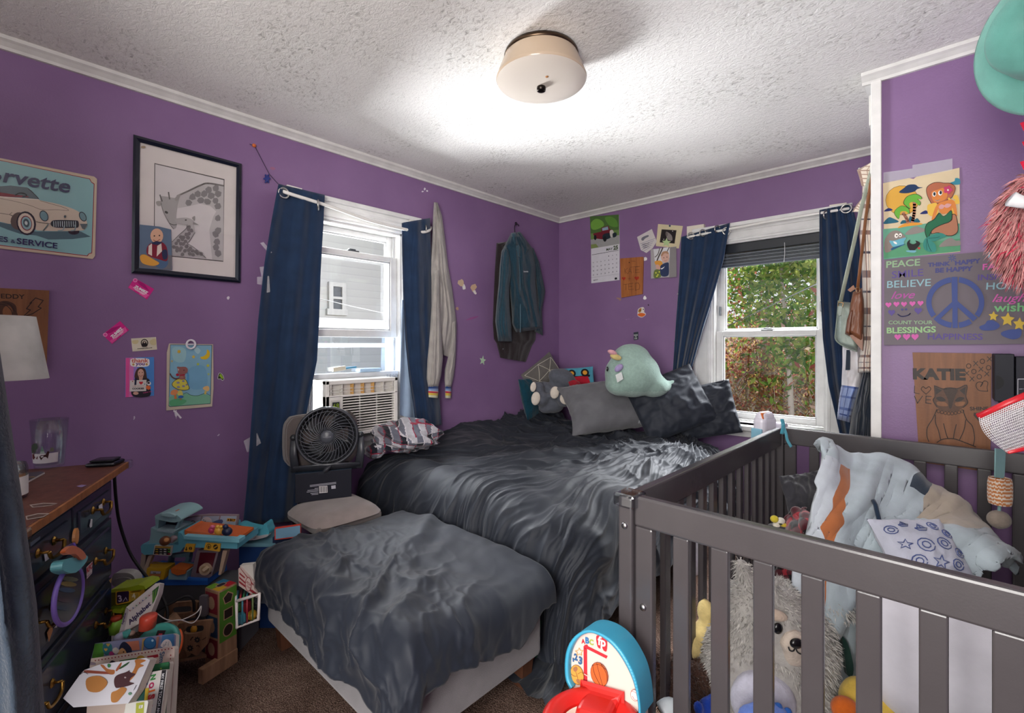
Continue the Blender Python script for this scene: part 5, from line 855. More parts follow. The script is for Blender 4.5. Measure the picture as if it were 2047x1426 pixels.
build('gusset', MB().slab(PD, [(1697, 670), (1725, 668), (1724, 702), (1714, 690)], '8a5c44', .07, .10), 'leather', t)
strap(t, [(1714, 580), (1720, 530), (1730, 440), (1740, 370), (1748, 332)], .007, '85532f', .09); build('tassel', MB().slab(PD, [(1694, 580), (1706, 570), (1710, 578), (1700, 584)], '8a5634', .12, .128), 'leather', t); build('buckle', MB().tube([PD.at(x, y, .13) for x, y in ((1711, 576), (1718, 574), (1719, 584), (1712, 586))], .002, 'c0a080', 6, True), 'brass', t)
# ------------------------------------------------------------------ things hung on the right hand wall
def hook(p, name='wall_hook', label=''):
    return tag(build(name, MB().tube([(XR-.001, p[1], p[2]+.02), (XR-.03, p[1], p[2]+.02), (XR-.045, p[1], p[2]+.03)], .005, 'b8b5ae', 8).box((XR-.004, p[1], p[2]+.02), (.006, .03, .05), 'b8b5ae', None, .002), 'metal'), label, 'hook', 'hooks on the right wall')
hc = V(2.635, -1.60, 2.035); ax = V(-.45, -.72, -.12).normalized(); q = ax.to_track_quat('Z', 'Y').to_matrix().to_4x4(); MH = Matrix.Translation(hc)@q
t = thing('bucket_hat', 'teal bucket hat hanging at the upper right edge', 'hat', tuple(hc)); TL = '5f9a8e'
pr = [(.0, .075), (.05, .076), (.085, .070), (.095, .055), (.105, .0), (.108, -.012)]; br = [(.108, -.012)]+[(lerp(.108, .185, i/8), lerp(-.012, -.062, (i/8)**1.2)) for i in range(1, 9)]
build('crown', MB().lathe(pr, TL, MH, 48), 'cloth', t, mods=sol); b = MB().lathe(br, '67a395', MH, 64); build('brim', b, 'cloth', t, mods=sol)
for k in range(1, 7): r, zz_ = br[k]; build('stitching', MB().lathe([(r, zz_+.0022), (r+.0014, zz_+.0018)], '4c8378', MH, 64), 'cloth', t)
hook((0, -1.60, 2.02), label='steel hook behind the teal hat')
pc_ = P(2078, 445, 1.12); t = thing('fluffy_toy', 'fluffy pink and white hanging toy at the right edge below the hat', 'plush', tuple(pc_-V(0, 0, .15)))
b = MB().ell(pc_, (.062, .062, .12), 'd86878', n=14); base = len(b.f); fur(b, 6500, .042, 'e8a4a2', .0018, 1.0, .45, 3); fur(b, 1800, .036, 'd03858', .0018, 1.0, .45, 4); build('body', b, 'plush', t)
b = MB()
for k, (x, y) in enumerate(((2046, 262), (2050, 300), (2046, 340))): p = P(x, y, 1.12); b.add([p, p+V(-.006, 0, .02), p+V(.05, 0, .03), p+V(.05, 0, -.012)], [[0, 1, 2, 3]], 'c81c3c')
b.tube([pc_+V(0, 0, .1), P(2066, 250, 1.12)], .004, 'c81c3c', 6); build('ribbon', b, 'cloth', t, mods=sol); q = P(2036, 412, 1.05); build('horn', MB().tube([q+V(-.012, 0, .018), q+V(.04, .02, -.01)], [.016, .006], 'e8e6e8', 12), 'plastic', t, label='white plastic tip')
hook((0, pc_.y, 1.78), label='steel hook above the fluffy pink toy')
t = thing('toy_net', 'red rimmed white mesh toy net sticking in from the right edge', 'net', tuple(P(2050, 905, 1.04))); RD_ = 'c8202c'
A = P(1957, 832, 1.06); B1_ = P(2070, 782, 1.0); B2_ = P(2080, 800, 1.16); E1 = P(2016, 907, 1.04); E2 = P(2080, 885, 1.04)
build('rim', MB().tube([A, lerp(A, B1_, .5)+V(0, 0, .002), B1_, B2_, lerp(A, B2_, .5), A], .007, RD_, 8, flat=.6), 'plastic', t)
def nf(u, v): a = lerp(A, B1_, u)+V(0, 0, -.004); e = lerp(E1, E2, u); m = lerp(a, e, v)+ray(1990, 870)*(-.02*sin(pi*v))+V(-.012, .004, 0)*sin(pi*v); return m
for s_ in (0, 1):
    b = MB().sheet(24, 18, nf if s_ == 0 else (lambda u, v: lerp(lerp(A, B2_, u), lerp(E1, E2, u)+V(0, .05, 0)*u, v)), 'e4e0e2'); build('mesh', b, 'cloth', t, mods=(('WIREFRAME', dict(thickness=.0022, use_even_offset=False)),))
build('end_band', MB().tube([E1+V(-.003, 0, .004), lerp(E1, E2, .5), E2], .007, RD_, 8, flat=.5), 'plastic', t); build('handle', MB().tube([B2_, V(XR-.002, B2_.y+.02, B2_.z+.02)], .009, RD_, 8), 'plastic', t)
# ------------------------------------------------------------------ chair, box and fan by the side window
RT, FW, UP = V(cY, sY, 0), V(-sY, cY, 0), V(0, 0, 1)
def MCAM(px, py, d): return basis(P(px, py, d), RT, FW, UP)
def ce(mb, px, py, d, rx, rd, ry, col='ffffff', rot=0, fn=None, n=14):
    k = d/F; return mb.ell((0, 0, 0), (rx*k, rd*k, ry*k), col, MCAM(px, py, d)@Matrix.Rotation(rot, 4, 'Y'), n, fn)
def recolor(mb, fn, start=0):
    for i in range(start, len(mb.f)):
        p = sum((Vector(mb.v[j]) for j in mb.f[i]), Vector())/len(mb.f[i]); c = fn(p)
        if c is not None: mb.c[i] = hx(c)
    return mb
def cushion(mb, M, w, h, t, col, wr=.006, n=40, ear=.06, ph=0, pw_=.62):
    """pillow: plump in the middle, pinched at four corners"""
    def f(s):
        def g(u, v):
            x, y = 2*u-1, 2*v-1; q = max(0, (1-x**2)*(1-y**2))**pw_; e = 1-ear*(1-abs(x)**2)*(abs(y)**3); e2 = 1-ear*(1-abs(y)**2)*(abs(x)**3)
            k = wr*(fbm(V(x*2.5, y*2.5, ph+s))+1.4*max(0, ridge(V(x*3+ph, y*3+fbm(V(x, y, ph)), 2*s)))**2*(1-q*.6))
            return M@V(x*w/2*e2, y*h/2*e, s*(t/2*q+k*(1 if q > .02 else 0)))
        return g
    mb.sheet(n, n, f(1), col); return mb.sheet(n, n, f(-1), col)
CHG = '6b625f'; t = thing('chair', 'grey brown upholstered chair by the side window with a box and fan on it', 'chair', (.34, -2.19, FZ))
pb = Pl((.125, 0, 0), (1, 0, 0)); b = MB()
def rr(x0, y0, x1, y1, r, sk=0): return [(x, y+sk*(x-x0)) for x, y in sp2([(x0, y0+r), (x0+r*.3, y0+r*.3), (x0+r, y0), (x1-r, y0), (x1-r*.3, y0+r*.3), (x1, y0+r), (x1, y1-r), (x1-r*.3, y1-r*.3), (x1-r, y1), (x0+r, y1), (x0+r*.3, y1-r*.3), (x0, y1-r)], 3, True)]
q = rr(570, 834, 714, 938, 26, -.10); b.slab(pb, q, CHG, 0, .03); b.slab(pb, [(lerp(x, 642, .05), lerp(y, 880, .05)) for x, y in q], CHG, .03, .04); build('backrest', b, 'knit', t)
b = MB()
def seat(u, v):
    x, y = 2*u-1, 2*v-1; k = max(abs(x), abs(y)); n_ = (abs(x)**5+abs(y)**5)**.2; s_ = k/n_ if n_ > 1e-6 else 1
    return V(.34+.18*x*s_, -2.19+.17*y*s_, .562-.045*max(0, k)**6)
b.sheet(24, 24, seat, '8c807c'); b.box((.34, -2.19, .502), (.33, .31, .045), CHG, None, .015); build('seat', b, 'knit', t)
for x in (.22, .40):
    for y in (-2.32, -2.06): build('leg', MB().tube([(x, y, .49), (x+(-.02 if x < .3 else .0), y, FZ)], .014, '2a2626', 10), 'metal', t)
for y in (-2.28, -2.10): build('back_post', MB().tube([(.19, y, .50), (.15, y, .66), (.14, y, .76)], .012, '2a2626', 8), 'metal', t)
a = PZ(.562).at(590, 1007); c = PZ(.562).at(703, 993); u = (c-a); wdt = u.length; u.normalize(); nb = V(u.y, -u.x, 0); MBX = basis(a, u, -nb, UP); bh = .135; bd = .165
t = thing('product_box', 'dark navy cardboard box on the chair under the fan', 'box', tuple(a+u*wdt/2-nb*bd/2)); k = MB().bx(0, wdt, 0, bd, 0, bh, '161823', .002, MBX); build('carton', k, 'print', t)
m = MB().bx(-.001, wdt+.001, -.001, .03, bh, bh+.0025, '1c2c3c', 0, MBX).bx(wdt*.4, wdt*.62, -.0015, 0, bh-.012, bh+.002, '20242e', 0, MBX); build('flap', m, 'print', t)
fp = Pl(a, nb); z = Z(540, 720, .2384); w_ = 'c8c8cc'
ops = [('p', [(410, 1060), (480, 1055), (482, 1112), (412, 1118)], 'd8d4d4')]+[('p', [(414+i*7.2, 1064-i*.4), (414+i*7.2+(2.2+i % 3*1.2), 1064-i*.4), (414+i*7.2+(2.2+i % 3*1.2), 1112-i*.4), (414+i*7.2, 1112-i*.4)], '14141a') for i in range(9)]+[('p', [(512, 1055), (548, 1050), (550, 1078), (514, 1082)], 'b8b8c0')]
for i, (x0, x1, y, s_) in enumerate(((335, 552, 1052, -.12), (335, 552, 1062, -.12), (375, 402, 1078, -.1), (315, 402, 1095, -.1), (308, 402, 1108, -.1), (340, 402, 1120, -.1), (350, 402, 1130, -.1))): ops.append(('l', [(x0, y), (x1, y+s_*(x1-x0))], 6, '9a9aa2'))
build('print', draw(MB(), fp, z, ops, .0004, .00005), 'print', t, label='printed barcode and small white text')
# fan
fc = P(655, 872, (a+u*wdt*.5-nb*bd*.5-CAM).dot(FW)-.05); axf = (CAM-fc).normalized(); axf = (axf+V(.0, -.10, -.12)).normalized(); side = UP.cross(axf).normalized(); upf = axf.cross(side); MF = basis(fc, side, upf, axf); FR = .143; FD = '33353b'
t = thing('desk_fan', 'round dark grey fan with a swirling grille standing on the navy box', 'fan', (fc.x, fc.y, .70))
build('housing', MB().lathe([(.09, -.10), (.12, -.085), (FR-.004, -.03), (FR, .012), (FR-.004, .020), (FR-.012, .020), (FR-.014, .010), (FR-.016, -.03), (.10, -.08)], FD, MF, 56), 'plastic', t)
g = MB()
for i in range(34):
    a0 = 2*pi*i/34; g.tube([MF@V((.03+(FR-.045)*k)*cos(a0-1.1*k+.25*k*k), (.03+(FR-.045)*k)*sin(a0-1.1*k+.25*k*k), .022-.02*k*k+.006) for k in [j/8 for j in range(9)]], .0019, '55585f', 5)
for r in (.075, .118): g.tube([MF@V(r*cos(x), r*sin(x), .020) for x in [2*pi*i/48 for i in range(48)]], .0012, '55585f', 5, True)
build('grille', g, 'plastic', t); build('hub', MB().lathe([(0, .036), (.022, .036), (.030, .030), (.032, .02), (.03, .01)], '4a4d54', MF, 32), 'plastic', t)
build('badge', MB().text(None, 'Honeywell', tuple(MF@V(-.018, -.003, .0365)), tuple(MF@V(.018, -.003, .0365)), '8c9096', 0, (.006, upf), px=False), 'print', t)
g = MB()
for i in range(4):
    a0 = 2*pi*i/4+.4; g.sheet(6, 6, lambda p_, v_: MF@V((.03+.085*v_)*cos(a0+.9*p_), (.03+.085*v_)*sin(a0+.9*p_), -.045+.03*p_), '1c1d21')
build('blades', g, 'plastic', t, mods=sol); bz = .6998
for s_ in (-1, 1):
    p0 = fc+side*(s_*(FR+.008)); f0 = V(p0.x, p0.y, bz)+side*(s_*-.01); build('arm', MB().tube([f0, lerp(f0, p0, .5)+side*s_*.006, p0], [.022, .018, .014], FD, 10, flat=.4), 'plastic', t); build('pivot_knob', MB().ell(p0, .015, '24262a', n=8), 'plastic', t)
build('base', MB().tube([V(fc.x, fc.y, bz+.011)+side*x for x in (-.15, -.05, .05, .15)], [.026, .036, .036, .026], FD, 12, flat=.32).tube([V(fc.x, fc.y, bz+.011)+V(axf.x, axf.y, 0)*x for x in (-.06, .0, .05)], [.02, .03, .02], FD, 12, flat=.35), 'plastic', t)
# ------------------------------------------------------------------ plaid heap and cushions on the bed
c = PZ(.70).at(815, 902)+V(0, 0, .075); mh = basis(c, (RT+FW*.22).normalized(), (FW-RT*.22).normalized(), UP); b = MB()
def heap(d):
    k = 1+.20*fbm(d*1.4+V(3, 1, 0), 2)+.16*max(0, ridge(V(d.x*1.8+d.z*1.2, d.y*1.2, d.z)))**2-.08+.03*ridge(V(d.x*4+d.y*3, d.z*3, 1))
    return k*(1-.25*S(-d.z))
b.ell((0, 0, 0), (.20, .12, .10), 'ffffff', mh, 100, heap); b.ell((-.17, -.09, -.045), (.055, .045, .04), 'ffffff', mh, 24, lambda d: 1+.2*fbm(d*2))
def pl_(p):
    q = mh.inverted()@p; s_ = q.x*1.0+q.y*.35+.01*fbm(p*5); r = q.z*1.2-q.y*.8+.25*q.x+.01*fbm(p*5+V(9, 9, 9)); x, y = (s_*13) % 1, (r*13) % 1
    if x < .06 or y < .06: return '8c2c40'
    if .45 < x < .52 or .45 < y < .52: return 'c8c4c8'
    n_ = (x > .5)+(y > .5); return ['23252e', '6a6c78', 'b0aeb4'][n_]
tag(build('flannel_blanket', recolor(b, pl_), 'plush'), 'crumpled black and white plaid flannel with red lines, at the window side of the bed', 'blanket')
def pil(name, px, py, d, w, h, t_, col, label, rot=0, tilt=.9, yaw=0, mat='satin', group=None, **k):
    """cushion whose face looks to the camera, leaned back by tilt"""
    r = Matrix.Rotation(yaw, 3, 'Z'); rt = r@RT; n_ = r@(-FW); n_ = (n_*cos(tilt)+UP*sin(tilt)).normalized(); v = n_.cross(rt); rt2 = rt*cos(rot)+v*sin(rot); v2 = n_.cross(rt2)
    M = basis(P(px, py, d), rt2, v2, n_); return tag(build(name, cushion(MB(), M, w, h, t_, col, **k), mat), label, 'pillow', group), M
pil('pillow', 1404, 822, 3.02, .40, .34, .12, '232833', 'dark navy pillow nearest the end window, behind the larger navy one', .25, .25, -.5, ear=.02, wr=.012, group='navy bed pillows')
pil('pillow', 1340, 806, 3.03, .46, .40, .16, '232833', 'large dark navy pillow leaning beside the grey pillow', .42, .42, -.25, ear=.02, wr=.012, ph=4, group='navy bed pillows')
o, M = pil('pillow', 1222, 810, 3.22, .68, .44, .24, '6a6a6e', 'grey jersey pillow lying under the mint green plush', .14, .85, .05, 'cloth', wr=.010, ph=7, ear=.12)
b = MB().ell(P(1280, 838, 3.1), (.03, .03, .038), '8f9094', n=12, fn=lambda d: 1+.3*fbm(d*4)); tag(build('tassel', b, 'plush', o), None, None)
o, M = pil('cushion', 1062, 795, 3.60, .22, .32, .10, '17404f', 'dark teal cushion against the left wall beside the elephant', .1, .2, .9, 'plush')
o, M = pil('cushion', 1092, 762, 3.70, .34, .34, .10, '686460', 'grey cushion with white geometric lines leaning in the corner behind the elephant', .55, .15, .55, 'cloth', ear=.03, wr=.002, ph=2)
b = MB(); rnd = random.Random(5)
nodes_ = [(-.9, .9), (0, .92), (.85, .8), (-.5, .3), (.3, .4), (.9, .1), (-.9, -.1), (-.1, -.2), (.5, -.4), (-.6, -.8), (.1, -.9), (.9, -.9)]
for i, p in enumerate(nodes_):
    for j in range(i+1, len(nodes_)):
        r_ = nodes_[j]
        if math.hypot(p[0]-r_[0], p[1]-r_[1]) < 1.0:
            pts = [M@V(lerp(p[0], r_[0], k)*.165, lerp(p[1], r_[1], k)*.165, .003+.05*max(0, (1-lerp(p[0], r_[0], k)**2)*(1-lerp(p[1], r_[1], k)**2))**.62) for k in [x/6 for x in range(7)]]; b.tube(pts, .0022, 'd2ccbc', 4)
build('line_pattern', b, 'cloth', o)
o, M = pil('cushion', 1157, 757, 3.60, .23, .17, .06, '4e9ab0', 'small blue cushion with an upside down red truck, leaning on the end wall', .08, .2, -.1, 'cloth', ear=.03, wr=.002, ph=3)
def onc(x, y, e=.002): return M@V(x*.115, y*.085, e+.03*max(0, (1-x*x)*(1-y*y))**.62+.001)
b = MB()
def patch(pts, col, e): b.add([onc(sum(p[0] for p in pts)/len(pts), sum(p[1] for p in pts)/len(pts), e)]+[onc(x, y, e) for x, y in pts], [[0, i+1, (i+1) % len(pts)+1] for i in range(len(pts))], col)
def disc(x, y, r, col, e): patch([(x+r*cos(k), y+r*1.35*sin(k)) for k in [2*pi*i/14 for i in range(14)]], col, e)
patch([(-.6, .1), (0, .15), (.6, .1), (.72, -.5), (.4, -.9), (-.4, -.9), (-.75, -.5)], 'b01c30', .004); patch([(-.75, .25), (.75, .25), (.72, .05), (-.7, .05)], '17171c', .0045)
for x in (-.45, .42): disc(x, .45, .27, '17171c', .006); disc(x, .45, .15, 'dc9c34', .0075)
build('truck_print', b, 'cloth', o)
# elephant
EG = '5d6069'; D_ = 3.45; t = thing('plush_elephant', 'grey plush elephant lying with its cream soles up in the corner of the bed', 'plush', tuple(P(1105, 826, D_)))
b = MB()
for px, py, dd, rx, rd, ry, ro in ((1103, 806, .03, 26, 24, 20, .2), (1110, 792, .10, 30, 26, 22, 0), (1085, 778, .06, 20, 16, 15, -.2), (1076, 776, -.02, 12, 14, 13, 0), (1082, 798, -.04, 15, 16, 15, 0), (1110, 786, -.04, 12, 20, 14, 0), (1128, 798, -.06, 16, 20, 16, 0), (1126, 758, .14, 26, 26, 20, .5), (1112, 752, .10, 16, 16, 15, 0), (1148, 772, .10, 16, 14, 12, .6), (1160, 782, .04, 9, 9, 8, .5), (1092, 815, .0, 16, 14, 12, 0)): ce(b, px, py, D_+dd, rx, rd, ry, rot=ro)
build('body', melt(b, .012, 4, EG), 'plush', t)
for px, py, dd, rx, ry in ((1066, 774, -.085, 6, 10), (1071, 797, -.105, 9, 13.5), (1109, 785, -.125, 9, 12.5), (1131, 797, -.142, 12, 12)): build('sole', ce(MB(), px, py, D_+dd, rx, 3.5, ry, 'd8cdc0', .15), 'plush', t, label='cream foot sole')
b = MB().sheet(16, 8, lambda u, v: P(lerp(1136, 1158, u)+4*sin(pi*v), lerp(764, 792, v)-4*sin(pi*u), D_-.02-.02*sin(pi*u)), '9c1c2c'); build('bandana', b, 'cloth', t, label='red bandana', mods=sol)
build('eye', ce(MB(), 1151, 766, D_+.05, 2, 2, 2, '101014'), 'gloss', t)
# mint plush
MG = '9ab4a9'; D_ = 3.02; t = thing('mint_plush', 'large mint green round plush with rainbow fins sitting on the grey pillow', 'plush', tuple(P(1272, 795, D_))); b = MB()
for px, py, dd, rx, rd, ry, ro in ((1264, 748, 0, 55, 48, 47, 0), (1262, 718, 0, 38, 36, 31, 0), (1300, 768, .0, 36, 34, 26, .3), (1326, 774, 0, 17, 16, 11, .3), (1338, 768, 0, 9, 8, 8, -.5), (1345, 763, 0, 4.5, 4.5, 5, 0), (1238, 768, 0, 28, 36, 24, 0)): ce(b, px, py, D_+dd, rx, rd, ry, rot=ro)
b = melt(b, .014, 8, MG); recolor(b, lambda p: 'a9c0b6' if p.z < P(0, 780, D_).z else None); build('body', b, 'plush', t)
build('eye', ce(MB(), 1214, 738, D_-.075, 2.2, 1.5, 5, '0c0c10'), 'gloss', t)
for px, py, rx, ry, c_, ro in ((1224, 705, 10, 5, 'd8a0a8', .35), (1231, 714, 12, 6, 'd4c080', .3), (1237, 736, 10, 6.5, 'a898c4', -.7)): build('fin', ce(MB(), px, py, D_-.125, rx, 6, ry, c_, ro), 'plush', t)
build('care_tag', MB().add([P(1230, 750, D_-.155), P(1242, 744, D_-.155), P(1246, 758, D_-.16), P(1234, 765, D_-.165)], [[0, 1, 2, 3]], 'e4e8e6'), 'cloth', t, label='white tag', mods=sol)
# ------------------------------------------------------------------ inside the crib
MZ = .19
def hem_sheet(nu, nv, ctrl, disp, col, colfn=None):
    """smooth sheet through a grid of control points (rows of 3D points)"""
    rows = [spl(r, 6) for r in ctrl]; m = len(rows[0]); cols = [spl([r[i] for r in rows], 6) for i in range(m)]; H_ = len(cols[0])
    def f(u, v):
        x = u*(m-1); y = v*(H_-1); i = max(0, min(int(x), m-2)); j = max(0, min(int(y), H_-2)); a, b = x-i, y-j
        return lerp(lerp(cols[i][j], cols[i+1][j], a), lerp(cols[i][j+1], cols[i+1][j+1], a), b)
    return MB().sheet(nu, nv, wrinkled(f, disp), col, True, colfn)
# the pale blue quilt heap: ridge runs from upper left down to lower right
q = [[P(1640, 915, 1.62), P(1700, 925, 1.66), P(1790, 955, 1.62), P(1880, 1010, 1.56), P(1960, 1075, 1.48), P(2000, 1140, 1.42)],
     [P(1636, 898, 1.52), P(1705, 920, 1.54), P(1790, 945, 1.52), P(1885, 1005, 1.44), P(1965, 1065, 1.36), P(2006, 1120, 1.30)],
     [P(1628, 960, 1.42), P(1700, 990, 1.40), P(1770, 1020, 1.38), P(1850, 1050, 1.34), P(1930, 1075, 1.26), P(1985, 1120, 1.22)],
     [P(1612, 1040, 1.36), P(1680, 1050, 1.34), P(1740, 1060, 1.34), P(1800, 1075, 1.32), P(1880, 1100, 1.27), P(1960, 1140, 1.22)],
     [P(1600, 1120, 1.34), P(1660, 1125, 1.30), P(1710, 1120, 1.31), P(1770, 1110, 1.33), P(1850, 1130, 1.31), P(1940, 1160, 1.24)],
     [P(1590, 1180, 1.32), P(1650, 1205, 1.29), P(1710, 1200, 1.31), P(1750, 1160, 1.35), P(1820, 1150, 1.36), P(1930, 1175, 1.28)],
     [P(1586, 1250, 1.36), P(1640, 1290, 1.36), P(1700, 1310, 1.38), P(1750, 1290, 1.42), P(1820, 1260, 1.44), P(1925, 1260, 1.36)],
     [P(1586, 1400, 1.42), P(1640, 1410, 1.42), P(1700, 1410, 1.44), P(1750, 1400, 1.48), P(1820, 1390, 1.50), P(1920, 1400, 1.42)]]
QB = 'b4c1c8'
def qcol(u, v):
    v *= 1.4
    if v > .30 and .10 < u < .165: return 'b06a40'
    if .78 < v < .82 and u < .3: return 'b06a40'
    if v < .30 and .46 < u < .53: return '2a3848'
    if v < .42 and .53 <= u < .8: return 'b4a898'
    if u < .10 and v > .3: return 'c6ced6'
    return QB
t = tag(build('quilt', hem_sheet(150, 180, q, lambda u, v, p: -.020*max(0, ridge(V(u*4+.5*fbm(V(u*3, v*3, 2)), v*2.2+u*1.5, 1)))**2-.010*fbm(V(u*5, v*4, 5))-.006*max(0, ridge(V(u*10+v*3, v*4, 3)))**2, QB, qcol), 'cloth', mods=(('SOLIDIFY', dict(thickness=.02)),)), 'pale blue baby quilt with orange edging heaped in the crib', 'quilt')
b = MB().tube([lerp(P(1745, 1000, 1.345), P(1755, 1010, 1.345), 0)]+spl([P(1750, 1010, 1.335), P(1765, 1060, 1.30), P(1800, 1100, 1.275), P(1850, 1130, 1.25), P(1880, 1142, 1.25)], 5), .006, '223246', 6); build('binding', b, 'cloth', t, label='dark navy binding')
b = MB(); fx = P(1898, 1000, 1.405); b.add([P(1888, 985, 1.425), P(1900, 992, 1.42), P(1915, 1003, 1.40), P(1928, 1022, 1.385), P(1912, 1018, 1.39), P(1896, 1008, 1.405)], [[0, 1, 2, 3, 4, 5]], 'c8743c'); build('fox_patch', b, 'cloth', t, label='orange fox appliqué', mods=sol)
b = MB(); b.add([P(1810, 952, 1.47), P(1838, 955, 1.46), P(1843, 975, 1.44), P(1818, 980, 1.44)], [[0, 1, 2, 3]], '222c38'); build('appliqué'.replace('é', 'e'), b, 'cloth', t, label='dark blue square patch', mods=sol); build('eyelet', MB().ell(P(1827, 966, 1.44), (.008, .008, .008), 'd4d8d8', n=8), 'cloth', t)
# printed pillow under the quilt
M = basis(P(1838, 1098, 1.235), RT, (UP*.75+FW*.66).normalized(), (UP*.66-FW*.75).normalized()); PL_ = Pl((0, 0, 0), (0, 0, 1))
b = MB(); cushion(b, M, .20, .16, .09, 'c4c7d6', .004, 36, .05, 3); o = tag(build('printed_pillow', b, 'cloth'), 'small white pillow printed with blue ships and anchors under the crib quilt', 'pillow')
b = MB(); rnd = random.Random(8)
def onp(x, y): return M@V(x*.10, y*.08, .0035+.045*max(0, (1-x*x)*(1-y*y))**.62)
for (x, y, r) in ((-.7, .5, .14), (-.35, .65, .12), (.0, .5, .16), (.4, .6, .14), (.68, .35, .14), (-.6, .0, .16), (-.15, -.05, .2), (.35, .0, .18), (.7, -.25, .14), (-.45, -.5, .17), (.05, -.55, .2), (.5, -.6, .15)):
    k = rnd.choice([0, 1, 2]); L = []
    if k == 0: L = [[(x+r*cos(i*.6), y+r*sin(i*.6)) for i in range(11)], [(x+.5*r*cos(i*.8), y+.5*r*sin(i*.8)) for i in range(9)]]
    elif k == 1: L = [[(x-r, y), (x-r*.6, y-r*.5), (x+r*.6, y-r*.5), (x+r, y), (x-r, y)], [(x, y), (x, y+r)], [(x, y+r), (x+r*.7, y+.1*r), (x, y+.1*r)], [(x-.1*r, y+r*.8), (x-r*.6, y+.1*r)]]
    else: L = [[(x+r*(1 if i % 2 == 0 else .4)*cos(i*pi/5), y+r*(1 if i % 2 == 0 else .4)*sin(i*pi/5)) for i in range(11)]]
    for l in L: b.tube([onp(*p) for p in l], .0014, '4a5a94', 4)
build('ship_print', b, 'cloth', o)
M = basis(P(1620, 1010, 1.75), (RT*.9+FW*.4).normalized(), (UP*.85+FW*.4).normalized(), (RT*-.3-FW*.75+UP*.5).normalized()); tag(build('pillow', cushion(MB(), M, .26, .24, .12, '3d3c42', .012, 36, .05, 6), 'cloth'), 'charcoal pillow in the far corner of the crib', 'pillow')
q = [[P(1545, 1075, 1.62), P(1580, 1030, 1.62), P(1610, 1020, 1.60)], [P(1550, 1110, 1.50), P(1590, 1080, 1.48), P(1625, 1060, 1.48)], [P(1560, 1160, 1.42), P(1600, 1150, 1.40), P(1630, 1130, 1.40)], [P(1580, 1210, 1.36), P(1610, 1200, 1.36), P(1630, 1180, 1.36)]]
def buff(u, v): n_ = ((u*4) % 1 < .5)+((v*6) % 1 < .5); return ['a01c2c', '501420', '141214'][n_]
tag(build('checked_blanket', hem_sheet(48, 60, q, lambda u, v, p: .014*fbm(V(u*4, v*5, 2)), 'a01c2c', buff), 'cloth', mods=(('SOLIDIFY', dict(thickness=.012)),)), 'red and black checked blanket in the crib beside the quilt', 'blanket')
t = thing('toy_figure', 'small yellow and white toy at the far end of the crib', 'toy', tuple(P(1556, 1052, 1.60)-V(0, 0, .04))); b = MB()
for x, y, rx, ry, c in ((1548, 1038, 8, 7, 'd8c440'), (1560, 1042, 9, 7, 'e4e0d4'), (1552, 1050, 7, 6, 'e0d8c8'), (1566, 1050, 6, 5, 'd0b840'), (1558, 1046, 5, 4, '4a4a34')): ce(b, x, y, 1.58, rx, 7, ry, c, n=8)
build('body', b, 'plush', t); build('stand', MB().tube([P(1556, 1052, 1.58), V(P(1556, 1052, 1.58).x, P(1556, 1052, 1.58).y, MZ+.002)], .03, '3d3c42', 10), 'cloth', t, label='dark fabric body')
# fluffy grey bear
BD = 1.32; t = thing('plush_bear', 'large fluffy grey bear plush with cream muzzle behind the crib slats', 'plush', tuple(P(1555, 1426, BD)-V(0, 0, .05))); b = MB()
for x, y, dd, rx, rd, ry, ro in ((1545, 1290, .0, 118, 88, 125, 0), (1555, 1380, .0, 118, 92, 90, 0), (1532, 1220, -.01, 90, 80, 64, 0), (1486, 1142, -.01, 19, 15, 30, -.2), (1546, 1168, -.07, 15, 12, 15, 0), (1668, 1208, -.03, 46, 26, 24, .62), (1440, 1330, -.0, 34, 60, 80, .1)): ce(b, x, y, BD+dd, rx, rd, ry, rot=ro)
b = melt(b, .015, 5, 'aeaaa5'); base_ = MB().add(b.v, b.f, 'aeaaa5', True)
fur(base_, 15000, .018, 'c4c0ba', .0015, .5, .5, 2, lambda p: (p-CAM).dot(FW) < BD+.03 and (p-P(1525, 1405, BD-.11)).length > .095 and min((p-P(1580, 1292, BD-.12)).length-.055, (p-P(1550, 1257, BD-.12)).length-.022, (p-P(1622, 1267, BD-.12)).length-.022, (p-P(1550, 1230, BD-.12)).length-.03) > 0); build('body', base_, 'plush', t)
build('belly', ce(MB(), 1525, 1402, BD-.10, 62, 46, 62, 'c4c2d0'), 'plush', t, label='pale lilac belly')
fd = BD-.142
build('muzzle', melt(ce(ce(MB(), 1588, 1285, fd+.022, 30, 18, 26), 1590, 1308, fd+.03, 27, 16, 26), .010, 3, 'cbbcae'), 'plush', t, label='cream muzzle'); b = MB(); cs = []
build('brow', ce(MB(), 1550, 1230, BD-.112, 25, 10, 11, 'cbb6a4', .25), 'plush', t, label='cream brow patch'); build('eye', ce(MB(), 1555, 1257, BD-.122, 9.5, 6, 11, '0e0e10'), 'gloss', t); build('eye', ce(MB(), 1622, 1267, BD-.112, 9.5, 6, 11, '0e0e10'), 'gloss', t)
build('nose', ce(MB(), 1592, 1287, fd-.004, 13, 7, 10, '141214'), 'gloss', t)
build('mouth', MB().tube([P(x, y, fd-.002) for x, y in sp2([(1576, 1294), (1579, 1301), (1586, 1302), (1590, 1296), (1594, 1304), (1602, 1308), (1608, 1302)], 4)], .0018, '141214', 5), 'cloth', t)
build('scarf_end', MB().slab(Pl(P(1697, 1320, BD+.0), -FW), sp2([(1684, 1275), (1696, 1290), (1706, 1330), (1704, 1352), (1694, 1350), (1690, 1320)], 3, True), '1e4038', 0, .012), 'cloth', t, label='dark green cloth end')
